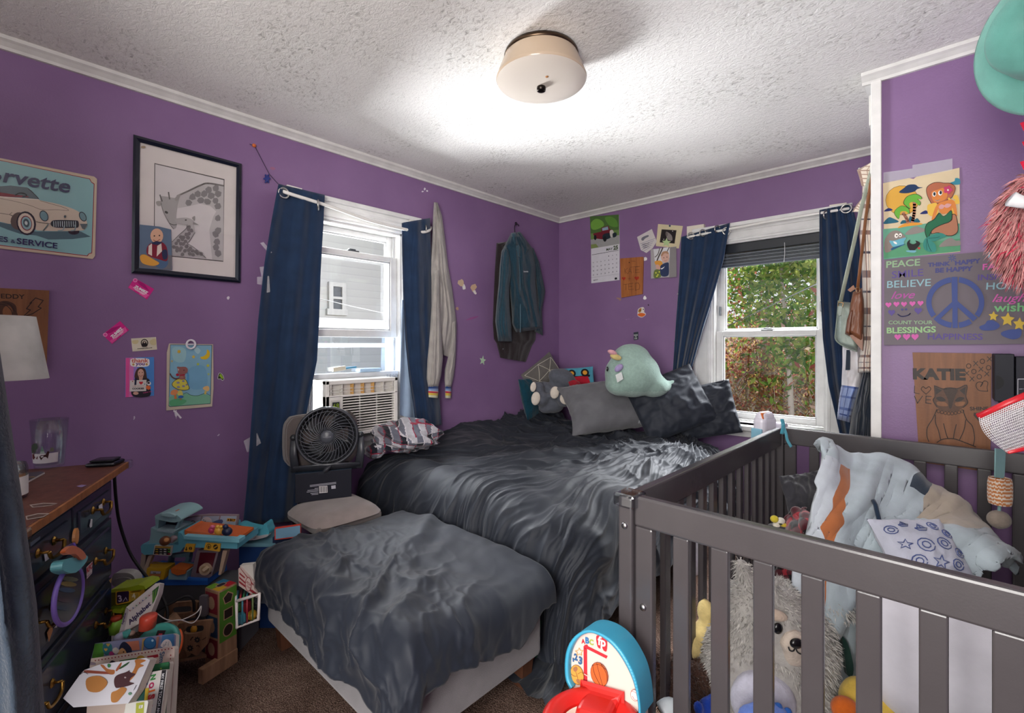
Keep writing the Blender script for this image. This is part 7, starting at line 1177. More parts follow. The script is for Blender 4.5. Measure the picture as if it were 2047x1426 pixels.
# plane on the blue bin
D2 = 1.96; pl = CP(D2); q0, q1 = pl.at(478, 1085), pl.at(560, 1076)
t = thing('storage_bin', 'tall dark blue storage bin with a grey teal lid between airport and bench', 'bin', tuple(V(q1.x, q1.y, FZ)))
b = MB(); zt_ = P(510, 1092, D2).z; q0 = V(q0.x, q0.y, 0); q1 = V(P(552, 1092, D2).x, P(552, 1092, D2).y, 0); bk = FW*.17
b.add([q+UP*zz_ for zz_ in (FZ, zt_) for q in (q0, q1, q1+bk, q0+bk)], [[0, 1, 5, 4], [1, 2, 6, 5], [2, 3, 7, 6], [3, 0, 4, 7], [0, 1, 2, 3], [4, 5, 6, 7]], '16305c'); build('body', b, 'plastic', t)
b = MB(); e = .008; b.add([q+UP*zz_ for zz_ in (zt_, zt_+.014) for q in (q0-FW*e-RT*e, q1-FW*e, q1+bk, q0+bk-RT*e)], [[0, 1, 5, 4], [1, 2, 6, 5], [2, 3, 7, 6], [3, 0, 4, 7], [0, 1, 2, 3], [4, 5, 6, 7]], '5c8490'); build('lid', b, 'plastic', t)
D3 = D2+.03; t = thing('toy_plane', 'teal and grey toy plane lying on the blue storage bin', 'toy', tuple(P(505, 1082, D3)))
part(t, 'fuselage', D3, [(sp2([(1480, 385), (1560, 300), (1700, 340), (1880, 372), (1935, 330), (1955, 285), (1990, 290), (2010, 350), (2032, 420), (1990, 480), (1880, 500), (1760, 510), (1640, 480)], 3, True), '4a98a8', -.03, .02)], z); part(t, 'belly', D3, [(sp2([(1478, 390), (1500, 330), (1560, 360), (1640, 450), (1800, 480), (1990, 455), (2000, 480), (1880, 515), (1760, 535), (1620, 500)], 3, True), 'a09c9c', .0, .028)], z, label='grey underside')
part(t, 'tail_fin', D3, [([(1482, 248), (1550, 252), (1560, 318), (1478, 330)], '5aa4b4', -.01, .012)], z); part(t, 'engine', D3, [(sp2([(1650, 450), (1780, 450), (1795, 500), (1760, 535), (1680, 530), (1650, 490)], 3, True), 'b0a8a8', .02, .045)], z)
tag(build('picture_book', MB().slab(CP(1.95), [(549, 1056), (600, 1049), (600, 1074), (549, 1080)], 'b83c2c', 0, .01).art(CP(1.95), [(551, 1058), (600, 1051), (600, 1072), (551, 1078)], '6a90a8', .0106).slab(CP(1.955), [(545, 1075), (610, 1070), (610, 1098), (545, 1098)], '16203c', -.02, .0), 'print'), 'red edged picture card behind the bench, beside the blue bin', 'book')
# popcorn carton, wire basket with balls
D4 = 1.74; z4 = Z(310, 1130, .1473); t = thing('popcorn_carton', 'red and white striped popcorn carton lying on the wire basket', 'carton', tuple(P(505, 1180, D4)))
o = part(t, 'carton', D4, [([(1130, 50), (1155, 30), (1335, 240), (1345, 330), (1425, 400), (1385, 450), (1135, 280)], 'c4b0a8', -.02, 0)], z4, 'paper'); part(t, 'carton_end', D4, [([(1155, 30), (1150, 10), (1330, -10), (1340, 240)], 'c0bcb4', -.03, -.01)], z4, 'paper')
zprint(o, 'stripes', D4, z4, [('p', [(1150, 40), (1165, 50), (1335, 262), (1332, 282)], '8a2c34'), ('p', [(1146, 100), (1220, 165), (1215, 185), (1145, 125)], '8a2c34'), ('p', [(1142, 155), (1228, 235), (1232, 262), (1140, 180)], '8a2c34'), ('p', [(1138, 210), (1385, 400), (1380, 425), (1138, 240)], '8a2c34'), ('p', [(1310, 330), (1400, 400), (1392, 415), (1310, 350)], '8a2c34'), ('o', 1265, 262, 44, 98, '8a2c34'), ('o', 1265, 262, 36, 88, 'c4b0a8'), ('t', 'POP', (1235, 240), (1290, 290), '8a2c34', .02), ('t', 'CORN', (1235, 285), (1295, 335), '8a2c34', .02)], .0006)
D5 = 1.70; t = thing('wire_basket', 'white framed basket with coloured bars holding toy balls beside the bench', 'basket', tuple(P(490, 1252, D5)-V(0, 0, .0))); b = MB(); R_ = lambda x, y, dd=0: P(*z4(x, y), D5+dd)
for pts in ([R_(1105, 490), R_(1330, 420), R_(1415, 395), R_(1405, 735), R_(1110, 850), R_(1105, 490)], [R_(1105, 320, .14), R_(1200, 300, .14), R_(1420, 380, .10)], [R_(1105, 490), R_(1105, 320, .14)], [R_(1415, 395), R_(1420, 380, .10)], [R_(1110, 850), R_(1110, 700, .14), R_(1400, 640, .1), R_(1405, 735)]): b.tube(pts, .0055, 'd4ccc8', 8)
build('frame', b, 'plastic', t)
for x, c, y0, y1 in ((1185, '2c7080', 475, 835), (1250, '8c2430', 455, 800), (1325, '5a6a3c', 440, 770)): build('bar', MB().tube([R_(x, y0), R_(x, y1)], .0035, c, 6), 'plastic', t, label='coloured bar')
for i in range(6): x = 1110+i*44; build('top_bar', MB().tube([R_(x, 480-i*12), R_(x+20, 330+i*4, .12)], .0032, ['2c8090', 'a83038', '3c8a50'][i % 3], 6), 'plastic', t, label='coloured bar')
for x, y, r, c, lab in ((1318, 680, 9.5, 'b8902c', 'yellow toy ball in the wire basket'),): tag(build('ball', ce(MB(), *z4(x, y), D5+.05, r, r, r, c), 'plastic'), lab, 'ball')
pb_ = P(*z4(1160, 720), D5+.05); tag(build('toy_block', MB().box(tuple(pb_), (.028, .03, .034), '4a8ca0', None, .004), 'plastic'), 'light blue toy block in the wire basket', 'block'); pb_ = P(*z4(1230, 560), D5+.08); tag(build('toy_block', MB().box(tuple(pb_), (.03, .03, .04), '80202c', None, .004), 'plastic'), 'dark red toy block at the back of the wire basket', 'block'); pb_ = P(*z4(1135, 560), D5+.08); tag(build('toy_block', MB().box(tuple(pb_), (.025, .03, .03), '3c7a38', None, .004), 'plastic'), 'green toy block at the back of the wire basket', 'block')
# shape sorter and toolbox
WDC = 'a8896c'; z5 = z4; D6 = 1.70; t = thing('shape_sorter', 'tall wooden shape sorter box with green front and four coloured top', 'toy', tuple(P(445, 1275, D6)))
F0 = [P(*z5(*p), D6) for p in ((860, 365), (1112, 285), (1095, 985), (845, 1000))]; bkv = [P(*z5(*p), D6+.16) for p in ((720, 185), (965, 110))]
z0_ = FZ+.002; fr = V(F0[1].x, F0[1].y, 0); fl = V(F0[0].x, F0[0].y, 0); ztop_ = (F0[0].z+F0[1].z)/2
fl = P(*z5(860, 365), D6-.015); fr = P(*z5(1112, 285), D6+.05); h_ = fl.z; uu = V(fr.x-fl.x, fr.y-fl.y, 0); ww = uu.length; uu.normalize(); vv = V(-uu.y, uu.x, 0); M6 = basis(V(fl.x, fl.y, 0), uu, vv, UP); dp = ww*1.05
build('box', MB().bx(0, ww, 0, dp, FZ+.001, h_, WDC, .002, M6), 'wood', t); fpl = Pl(tuple(fl), tuple(-vv)); tpl = Pl((0, 0, h_), (0, 0, 1)); spl_ = Pl(tuple(fl), tuple(-uu))
k = MB(); zb = lerp(FZ, h_, .36)
def mq(x, y): return M6@V(x*ww, -.0008, lerp(zb, h_, y))
def face(mb, pts, c, e, kind): mb.add([M6@(V(x*ww, -e, lerp(zb, h_, y)) if kind == 'f' else V(x*ww, y*dp, h_+e) if kind == 't' else V(-e, x*dp, lerp(FZ+.03, h_, y))) for x, y in pts], [list(range(len(pts)))], c)
face(k, [(.05, .0), (.96, .0), (.96, .97), (.05, .97)], '4a7c28', .0008, 'f')
for pts, cy in (([(.5+.3*cos(pi/2+i*2*pi/5), .80+.125*sin(pi/2+i*2*pi/5)) for i in range(5)], 0), ([(.26, .40), (.76, .40), (.76, .60), (.26, .60)], 0), ([(.5+.28*cos(i*pi/8), .18+.125*sin(i*pi/8)) for i in range(16)], 0)):
    face(k, pts, WDC, .0012, 'f'); c_ = [sum(p[i] for p in pts)/len(pts) for i in (0, 1)]; face(k, [(lerp(x, c_[0], .17), lerp(y, c_[1], .17)) for x, y in pts], '2a1e1c', .0016, 'f')
for x0, y0, c in ((0, 0, 'c09a28'), (.5, 0, 'b02430'), (0, .5, '6c9a30'), (.5, .5, '2c7494')): face(k, [(x0+.03, y0+.03), (x0+.48, y0+.03), (x0+.48, y0+.48), (x0+.03, y0+.48)], c, .0008, 't')
face(k, [(.5+.24*cos(i*pi/6)*(1.2 if i % 3 else 1), .5+.16*sin(i*pi/6)*(1.2 if i % 3 else 1)) for i in range(12)], WDC, .0012, 't'); face(k, [(.5+.19*cos(i*pi/6)*(1.2 if i % 3 else 1), .5+.12*sin(i*pi/6)*(1.2 if i % 3 else 1)) for i in range(12)], '2c2430', .0016, 't')
for y0, c in ((.05, '6c1c28'), (.36, '24405c'), (.68, '7c2430')): face(k, [(.06, y0), (.94, y0), (.94, y0+.28), (.06, y0+.28)], c, .0008, 's'); face(k, [(.5+.25*cos(i*pi/6), y0+.14+.09*sin(i*pi/6)) for i in range(12)], WDC, .0012, 's')
build('coloured_panels', k, 'print', t); build('base_lip', MB().bx(-.06, ww, -.005, .02, FZ+.001, lerp(FZ, h_, .18), WDC, .002, M6), 'wood', t)
D7 = 1.62; t = thing('toy_toolbox', 'wooden toy toolbox with handle cutouts and printed gears', 'toy', tuple(P(380, 1322, D7)))
def ring(pl, outer, hole, c, o0, o1, z):
    """board with an oval hand hole"""
    b = MB(); n = 40; h = [hole[int(i*len(hole)/n) % len(hole)] for i in range(n)]; cx, cy = sum(p[0] for p in h)/n, sum(p[1] for p in h)/n; out = []
    for x, y in h:
        a = math.atan2(y-cy, x-cx); best = None
        for (x0, y0), (x1, y1) in zip(outer, outer[1:]+outer[:1]):
            dx, dy = x1-x0, y1-y0; den = cos(a)*dy-sin(a)*dx
            if abs(den) < 1e-9: continue
            r_ = ((x0-cx)*dy-(y0-cy)*dx)/den; s_ = ((x0-cx)*sin(a)-(y0-cy)*cos(a))/den
            if r_ > 0 and -1e-6 <= s_ <= 1+1e-6: best = r_ if best is None else min(best, r_)
        out.append((cx+cos(a)*best, cy+sin(a)*best))
    A0_ = [pl.at(*z(*p), o1) for p in out]; H0 = [pl.at(*z(*p), o1) for p in h]; A1_ = [p-pl.n*(o1-o0) for p in A0_]; H1 = [p-pl.n*(o1-o0) for p in H0]
    for i in range(n): j = (i+1) % n; b.add([A0_[i], A0_[j], H0[j], H0[i], A1_[i], A1_[j], H1[j], H1[i]], [[0, 1, 2, 3], [4, 5, 6, 7], [3, 2, 6, 7], [0, 1, 5, 4]], c)
    return b
TB = '8a6c54'; build('front_panel', ring(CP(D7), [(300, 830), (330, 795), (765, 748), (768, 775), (700, 1080), (600, 1230), (440, 1260), (300, 950)], sp2([(390, 910), (440, 840), (560, 825), (650, 825), (655, 880), (600, 920), (440, 940)], 5, True), TB, -.01, 0, z4), 'wood', t)
part(t, 'side_panel', D7, [([(300, 900), (440, 1255), (280, 1295), (265, 1000)], '7a5e48', -.03, -.012)], z4, 'wood'); part(t, 'side_rail', D7, [([(130, 740), (175, 730), (310, 900), (285, 960)], '9c7c60', -.06, -.02)], z4, 'wood')
build('back_panel', ring(CP(D7+.09), [(150, 560), (200, 520), (540, 490), (582, 510), (545, 720), (150, 740), (110, 730)], sp2([(230, 610), (280, 575), (460, 560), (495, 590), (455, 645), (260, 662), (225, 640)], 5, True), '8c6e56', -.01, 0, z4), 'wood', t)
build('bottom_panel', MB().add([CP(D7).at(*z4(*p), o_) for p, o_ in (((300, 1290), -.005), ((700, 1220), -.005), ((620, 1160), -.10), ((300, 1180), -.10))], [[0, 1, 2, 3]], '6c5240'), 'wood', t, mods=(('SOLIDIFY', dict(thickness=.008)),))
def gear(x, y, r): return [(x+r*(1 if (i//2) % 2 == 0 else .72)*cos(i*pi/16), y+r*(1 if (i//2) % 2 == 0 else .72)*sin(i*pi/16)) for i in range(32)]
zprint(t, 'gear_print', D7, z4, [('p', gear(572, 1015, 44), '22262a'), ('o', 572, 1015, 11, 11, TB), ('p', gear(474, 1130, 46), '22262a'), ('o', 474, 1130, 12, 12, TB), ('c', [(480, 1020), (500, 990), (515, 980)], 14, '3a2c24'), ('c', [(560, 1100), (590, 1095), (600, 1115)], 12, '3a2c24'), ('c', [(640, 1015), (670, 1000), (688, 985)], 12, '4a3428')], .0006)
for x, y, rr_, c, lab in ((285, 820, 8, '901c28', 'dark red round toy in the wooden toolbox'), (525, 875, 6, 'c08a28', 'yellow toy piece in the wooden toolbox')): tag(build('toy_piece', ce(MB(), *z4(x, y), D7+.045, rr_, rr_, rr_*1.3, c, n=10), 'plastic'), lab, 'toy')
tag(build('white_box_lid', MB().slab(CP(1.70), [z4(*p) for p in rr(600, 420, 700, 700, 30)], '5c585c', 0, .012), 'plastic'), 'grey bottle shaped toy between toolbox and shape sorter', 'bottle')
# learning toys beside the dresser
z6 = Z(200, 1130, .14025); D8 = 1.52
tag(build('toy_tray', MB().slab(CP(D8+.12), [z6(*p) for p in sp2([(185, 300), (185, 140), (300, 112), (420, 122), (490, 180), (505, 280), (400, 300)], 4, True)], '9a9a94', 0, .03).slab(CP(D8+.12), [z6(*p) for p in sp2([(200, 290), (200, 215), (320, 180), (430, 200), (450, 280)], 4, True)], '8a8a86', .03, .034), 'plastic'), 'grey rounded plastic tray standing behind the lime toy', 'tray')
t = thing('number_toy', 'lime green number toy with yellow number frames beside the dresser', 'toy', tuple(P(250, 1280, D8)))
part(t, 'body', D8, [([(160, 350), (400, 320), (540, 285), (630, 300), (650, 345), (500, 365), (160, 395)], '8a9c1c', -.05, .012), ([(160, 390), (640, 360), (560, 600), (380, 640), (160, 620)], '5c5c20', -.05, -.01), ([(160, 600), (380, 560), (360, 700), (300, 850), (280, 970), (160, 970)], '7c9420', -.06, .0), ([(175, 640), (290, 630), (310, 660), (300, 690), (180, 680)], '9ab428', .0, .012)], z6)
for q, n_, tc in (([(222, 385), (240, 372), (420, 358), (432, 378), (428, 530), (240, 572), (222, 550)], '3', 'c8bcd0'), ([(420, 405), (560, 385), (555, 480), (420, 520)], '4', 'd0c8b0')):
    o = part(t, 'number_frame', D8, [(q, 'd0a428', -.01, .012)], z6, label='yellow number frame'); i_ = [(lerp(x, sum(p[0] for p in q)/len(q), .16), lerp(y, sum(p[1] for p in q)/len(q), .16)) for x, y in q]; x0, y0 = min(p[0] for p in i_), max(p[1] for p in i_)
    zprint(o, 'number', D8, z6, [('p', i_, '2c1838' if n_ == '3' else 'a88838'), ('t', n_, (x0+28, y0-28), (x0+80, y0-38), tc, .03)]+([('l', [(x0+90, y0-30), (x0+130, y0-90), (x0+150, y0-45)], 8, tc)] if n_ == '3' else []), .0125)
tag(build('toy_cup', MB().lathe([(0, 0), (.018, 0), (.019, .022), (.017, .04), (0, .04)], '8ac040', TR(tuple(P(*z6(230, 960), D8-.02)))).lathe([(0, .041), (.016, .041), (.013, .052), (0, .052)], 'b8442c', TR(tuple(P(*z6(230, 960), D8-.02)))), 'plastic'), 'small green and red toy cup beside the dresser', 'toy')
D9 = 1.46; t = thing('alphabet_book', 'thick white alphabet board book standing tilted beside the dresser', 'book', tuple(P(250, 1275, D9)))
AB_ = Pl(tuple(P(300, 1200, D9)), tuple((-FW*.85+UP*.35+RT*.2))); b = MB().slab(AB_, [z6(*p) for p in ((410, 640), (855, 275), (830, 420), (700, 745), (350, 965), (345, 940))], 'c8c0bc', -.03, 0); build('cover', b, 'paper', t)
part_ops = [('p', [(745, 372), (842, 292), (812, 420), (770, 520), (745, 560)], '2c5c28'), ('l', [(760, 380), (755, 520)], 10, '6a9a30'), ('l', [(800, 350), (780, 480)], 10, '6a9a30'), ('t', 'Alphabet', (418, 858), (735, 560), '2a1a48', .03, .2), ('l', [(430, 660), (840, 330)], 3, '5a5a5a')]+[('dots', [(425+i*46, 650-i*36)], 9, ['8c2c34', '2c4c8c', '2c8050'][i % 3]) for i in range(7)]
build('cover_print', draw(MB(), AB_, z6, part_ops, .0006), 'print', t); o = build('spine', MB().slab(AB_, [z6(*p) for p in ((370, 608), (412, 640), (350, 962), (270, 965), (300, 860))], 'a8a0a0', -.028, -.002), 'paper', t); build('spine_print', draw(MB(), AB_, z6, [('t', 'Alphabet', (330, 850), (375, 680), '3a2a58', .02)], -.0012), 'print', o); build('pages', MB().slab(AB_, [z6(*p) for p in ((372, 604), (792, 262), (855, 272), (412, 638))], 'd0ccc4', -.03, -.002), 'paper', t)
tag(build('bottle_cap_toy', MB().lathe([(0, 0), (.021, 0), (.022, .034), (.020, .037), (0, .038)], 'c84834', basis(P(*z6(672, 895), 1.40), RT, FW, (UP+RT*.12).normalized())), 'plastic'), 'coral red cylinder toy standing in front of the alphabet book', 'toy')
D10 = 1.38; t = thing('toy_steering_wheel', 'teal round activity toy with an orange rim behind the picture books', 'toy', tuple(P(312, 1345, D10)))
M10 = basis(P(312, 1296, D10), RT, (UP*.8+FW*.6).normalized(), (UP*.6-FW*.8).normalized()); k = D10/F
build('disc', MB().lathe([(0, .004), (36*k, .004), (40*k, .010), (44*k, .004), (44*k, -.008), (0, -.01)], '3c8a80', M10, 40), 'plastic', t); build('rim', MB().tube([M10@V(41*k*cos(a), 41*k*sin(a), -.012) for a in [lerp(-1.9, .85, i/20) for i in range(21)]], .007, 'c85828', 8), 'plastic', t, label='orange rim'); build('centre_print', MB().bx(-.012, .012, .022, .044, .0045, .0055, '2a1c20', 0, M10).bx(-.004, .006, .028, .036, .0056, .006, 'b03040', 0, M10), 'print', t)
t = thing('toy_phone', 'pale lilac and teal rounded toy left of the steering toy', 'toy', tuple(P(250, 1290, 1.40))); build('body', melt(ce(ce(MB(), 242, 1276, 1.40, 14, 12, 11), 252, 1268, 1.41, 8, 9, 8), .005, 3, '9a9ab0'), 'plastic', t); part(t, 'grip', 1.39, [([(318, 960), (372, 950), (405, 1000), (380, 1050), (330, 1040)], '4a9a94', -.01, .004)], z6); build('button', ce(MB(), *z6(445, 975), 1.40, 7, 6, 5, '9a7a6c', n=8), 'plastic', t)
# ------------------------------------------------------------------ pile of picture books
z7 = Z(160, 1240, .13043); BN = (-FW*.86+UP*.5)
def book(d, quad, side, label, ops, th=.02, name='picture_book', cat='book', group='picture books by the dresser', page='c8c0b4'):
    pl = Pl(tuple(P(280, 1330, d)), tuple(BN)); q = [z7(*p) for p in quad]; t = thing(name, label, cat, tuple(sum((pl.at(*p) for p in q), Vector())/len(q)), group)
    build('pages', MB().slab(pl, q, page, -th, -.002), 'paper', t); build('cover', draw(MB().slab(pl, q, side, -.002, 0), pl, z7, ops, .0002, min(.00018, .004/max(1, len(ops)))), 'print', t); return t
BOT = 2000
book(1.33, [(232, 358), (1425, 208), (1465, 235), (1450, 700), (1380, BOT), (100, BOT), (165, 600)], '7a7c9a', 'rearmost picture book with a blue balloon and a child on its cover', [('p', [(225, 365), (345, 352), (375, 450), (360, 560), (180, 590)], '4c8430'), ('s', [(355, 380), (440, 350), (490, 400), (480, 500), (400, 540), (350, 470)], '2c6870'), ('s', heart(430, 380, 30), 'b09048'), ('s', heart(395, 455, 28), 'b09048'), ('p', [(660, 340), (900, 315), (915, 460), (780, 470), (700, 420)], 'b87058'), ('s', [(600, 430), (640, 350), (700, 340), (780, 420), (790, 500), (700, 520), (620, 470)], '1e2038'), ('s', [(590, 480), (640, 430), (690, 460), (710, 520), (640, 560), (580, 540)], 'b88a5c'), ('dots', [(668, 490)], 12, '2a1c18'), ('s', [(500, 450), (550, 420), (600, 470), (560, 520), (510, 500)], 'c0b8b0'), ('p', [(955, 290), (1000, 285), (960, 470), (940, 480)], 'a8884c'), ('o', 1070, 355, 98, 92, '163c64', -.3), ('o', 1070, 353, 90, 84, '2c6494', -.3), ('o', 1110, 315, 18, 18, 'a8c8d8'), ('p', [(1175, 255), (1215, 250), (1190, 430), (1160, 440)], '98685c'), ('p', [(1260, 240), (1425, 215), (1445, 250), (1440, 410), (1230, 430)], '3c6c98'), ('s', [(1240, 410), (1270, 330), (1330, 295), (1390, 330), (1400, 420)], 'd4ccc8'), ('t', 'Count', (1352, 330), (1345, 400), '3a4a6a', .01), ('t', 'Fun', (1308, 340), (1302, 390), '3a4a6a', .01), ('t', '10', (1275, 378), (1272, 410), '3a4a6a', .01), ('s', [(440, 520), (480, 480), (520, 520), (500, 560)], 'a03470')])
book(1.30, [(170, 590), (1430, 400), (1452, 440), (1425, 1000), (1350, BOT), (60, BOT), (150, 690)], 'cbb9ae', 'cream picture book with a red dotted border and a big red letter', [('dots', [(235+i*51, 622-i*8.1) for i in range(24)]+[(1395-i*5, 485+i*55) for i in range(1, 4)], 11, '8c2430'), ('l', [(1045, 575), (1185, 548)], 44, 'a02434'), ('l', [(1052, 560), (1052, 620)], 30, 'a02434'), ('t', 'Simple', (1225, 500), (1200, 800), '2c5c80', .02), ('s', [(610, 640), (620, 620), (880, 580), (1000, 600), (1000, 640), (640, 690)], '3c6a38'), ('s', [(870, 590), (900, 550), (950, 545), (990, 570), (980, 600)], 'b08c30'), ('s', [(450, 660), (490, 620), (540, 640), (560, 670), (500, 690)], '2a2028'), ('p', [(160, 640), (240, 660), (240, 690), (150, 690)], '8c7c88')])
book(1.27, [(1000, 700), (1360, 640), (1372, 670), (1340, 1000), (1280, BOT), (600, BOT), (800, 900)], '1e5438', 'dark green picture book behind the noisy book', [('p', [(1010, 705), (1355, 645), (1365, 740), (1010, 800)], '2c6a44'), ('p', star(1240, 745, 20, .5), '8aa040')])
book(1.245, [(960, 825), (1250, 768), (1325, 760), (1332, 790), (1240, 1426), (1150, BOT), (500, BOT), (800, 1000)], 'c6c2be', 'white board book with colourful capitals and a black spine strip', [('p', [(1255, 770), (1322, 764), (1235, 1440), (1150, 1460)], '18161c'), ('t', 'MY FIRST TOUCH AND', (1255, 825), (1165, 1490), 'c8c8cc', .02), ('t', 'N', (1090, 845), (1080, 930), '2c7838', .06), ('t', 'O', (1065, 965), (1055, 1060), 'a01c50', .06), ('t', 'I', (1060, 1085), (1057, 1115), 'c86020', .06), ('t', 'S', (1050, 1150), (1040, 1230), 'a82430', .06), ('t', 'Y', (1045, 1250), (1032, 1350), 'a82430', .06), ('s', [(920, 1030), (950, 930), (985, 905), (1030, 940), (1030, 1000), (1000, 960), (965, 990), (950, 1020)], '2c5080'), ('p', [(860, 1060), (1000, 1040), (985, 1230), (830, 1250)], '1c5048'), ('p', [(1000, 1050), (1056, 1040), (1035, 1230), (985, 1235)], 'c0a430')])
book(1.215, [(0, 835), (70, 765), (310, 680), (1005, 580), (1072, 612), (870, 1085), (735, 1280), (-100, 1340), (-260, 1200)], 'cfcfd6', 'large white picture book of giraffes and buffalo lying on top of the pile', [('s', [(310, 690), (360, 690), (410, 740), (470, 760), (530, 770), (520, 830), (440, 830), (380, 770)], 'a8683c'), ('p', [(60, 772), (120, 770), (390, 790), (470, 830), (380, 830), (60, 810)], '8c4838'), ('s', [(545, 770), (600, 680), (640, 650), (620, 720), (570, 780)], '9c5438'), ('s', [(600, 740), (680, 680), (760, 640), (720, 690), (620, 750)], '2c5030'), ('s', [(840, 620), (900, 600), (1010, 620), (920, 670), (980, 700), (900, 740), (840, 850), (720, 970), (700, 930), (800, 800), (850, 690)], 'b07038'), ('s', [(560, 850), (700, 800), (760, 770), (760, 800), (850, 830), (780, 890), (760, 950), (830, 970), (740, 1010), (600, 1040), (540, 1030), (520, 930)], '4a2c30'), ('s', [(560, 1080), (640, 1030), (710, 1050), (700, 1100), (620, 1200), (560, 1260), (480, 1250), (480, 1120)], 'b07840'), ('s', [(420, 680), (450, 670), (470, 700), (450, 730), (425, 720)], '3c7848'), ('o', 765, 1130, 28, 22, '5c8a6c'), ('o', 692, 882, 16, 12, 'b0a0a0'), ('c', [(0, 838), (60, 800), (120, 830)], 8, '2a2028'), ('s', [(100, 900), (300, 860), (420, 960), (300, 1100), (120, 1080)], 'b07840'), ('l', [(860, 1000), (820, 1080)], 6, '3a3a44')], .03)
book(1.185, [(700, 1290), (800, 1268), (1035, 1232), (1045, 1260), (1000, 1500), (960, BOT), (600, BOT)], 'c9c9c0', 'small pale book with green and yellow edges lowest in the pile', [('p', [(860, 1275), (985, 1255), (975, 1426), (850, 1440)], '9aa038'), ('p', [(905, 1310), (965, 1300), (955, 1350), (900, 1358)], 'd0d0cc'), ('l', [(918, 1316), (916, 1350)], 6, '2a2a2a'), ('l', [(935, 1314), (933, 1348)], 6, '2a2a2a')])
tag(build('plastic_toy', MB().slab(Pl(tuple(P(265, 1412, 1.15)), tuple(BN)), [z7(*p) for p in sp2([(740, 1600), (735, 1360), (770, 1300), (830, 1290), (860, 1330), (850, 1600)], 3, True)], '2c70a8', -.03, 0), 'plastic'), 'blue rounded plastic piece in front of the book pile', 'toy')
# ------------------------------------------------------------------ basketball toy in the foreground, boxes under the bed
D_ = .98; z = Z(1080, 1230, .13742); nF = (-FW*.80-RT*.55+UP*.18).normalized(); HPl = Pl(tuple(P(1200, 1330, D_)), tuple(nF))
t = thing('basketball_toy', 'blue arched basketball toy with a red hoop in front of the crib', 'toy', tuple(V(P(1200, 1330, D_).x, P(1200, 1330, D_).y, FZ)))
outer = sp2([(430, 1080), (370, 950), (355, 750), (372, 560), (420, 420), (500, 310), (610, 235), (720, 218), (830, 240), (960, 300), (1080, 390), (1200, 530), (1300, 700), (1380, 880), (1430, 1080), (1460, 1300), (1470, 1500)], 4)
inner = sp2([(480, 1040), (430, 930), (415, 750), (430, 580), (475, 450), (545, 345), (640, 280), (730, 262), (820, 285), (930, 345), (1050, 450), (1160, 590), (1260, 760), (1340, 940), (1390, 1120), (1420, 1300), (1430, 1500)], 4)
BL_ = '3a9cbc'; b = MB(); n = len(outer); th = .075
A0_ = [HPl.at(*z(*p), .0) for p in outer]; A1_ = [p-HPl.n*th for p in A0_]; I0 = [HPl.at(*z(*p), .0) for p in inner]; I1 = [p-HPl.n*.012 for p in I0]
fl_ = [HPl.at(*z(*p), .006) for p in [(lerp(a[0], c[0], .5), lerp(a[1], c[1], .5)) for a, c in zip(outer, inner)]]
for i in range(n-1): b.add([A0_[i], A0_[i+1], fl_[i+1], fl_[i], I0[i], I0[i+1], I1[i], I1[i+1], A1_[i], A1_[i+1]], [[0, 1, 2, 3], [3, 2, 5, 4], [4, 5, 7, 6], [8, 9, 1, 0]], BL_, True)
build('arch', b, 'plastic', t)
cen = [z(480, 1040), z(1430, 1500), z(1400, 2400), z(700, 2400)]; brd = [z(*p) for p in inner]+[z(1440, 2600), z(480, 2600)]
b = MB().slab(HPl, brd, 'd9bfb4', -.07, -.012); bp = build('backboard', b, 'plastic', t)
RD2 = 'b82430'; ops = [('l', [(660, 1080), (655, 470), (680, 455)], 52, RD2), ('l', [(650, 455), (960, 610)], 44, RD2), ('t', 'A', (598, 410), (655, 418), RD2, .05), ('t', 'B', (655, 405), (712, 420), '2c6ca0', .05), ('t', 'C', (712, 425), (775, 440), '98a848', .05), ('s', [(820, 300), (960, 350), (965, 520), (925, 520), (900, 480), (870, 490), (830, 450)], RD2), ('t', 'fp', (835, 425), (950, 465), 'f0e4dc', .03), ('t', '1', (470, 675), (490, 680), '2c5c88', .05, 0, 2.2), ('t', '2', (490, 650), (545, 665), '2c5c88', .05), ('t', '3', (550, 700), (605, 725), '2c5c88', .05), ('l', star(565, 540, 58, .5, 5, -1.6), 8, 'c89a48', True),
  ('o', 535, 872, 96, 150, '8c5a20', -.25), ('o', 535, 872, 90, 142, 'd0903c', -.25), ('s', [(480, 770), (525, 750), (545, 790), (515, 825), (485, 810)], '9a6440'), ('s', [(520, 940), (570, 940), (575, 1000), (540, 985)], '9a6440'), ('c', [(515, 825), (540, 900), (545, 940)], 5, '6c4420'), ('c', [(545, 860), (600, 830), (620, 860)], 5, '6c4420'), ('c', [(450, 860), (490, 890), (530, 890)], 5, '6c4420'),
  ('o', 858, 868, 122, 186, '6c2c14', -.3), ('o', 858, 868, 116, 178, 'c45a24', -.3), ('c', [(820, 700), (860, 860), (910, 1040)], 6, '4a2010'), ('c', [(750, 740), (850, 720), (960, 800)], 6, '4a2010'), ('c', [(760, 720), (790, 860), (870, 1020)], 6, '4a2010'), ('c', [(880, 710), (960, 850), (970, 970)], 6, '4a2010'),
  ('o', 1375, 1170, 62, 88, '9a5a50', -.3), ('o', 1375, 1170, 56, 80, 'e0d0c8', -.3), ('c', [(1330, 1110), (1370, 1120), (1410, 1150)], 6, 'b84048'), ('c', [(1340, 1180), (1370, 1230), (1420, 1240)], 6, 'b84048'), ('l', [(640, 860), (700, 895)], 10, 'd9bfb4')]
build('frame_print', draw(MB(), HPl, z, ops[:2], -.0118, .0002), 'print', bp); build('board_print', draw(MB(), HPl, z, ops[2:], -.0112, .0002), 'print', bp)
hc = P(1186, 1446, .90); M = basis(hc, RT, FW, UP); ro = .100
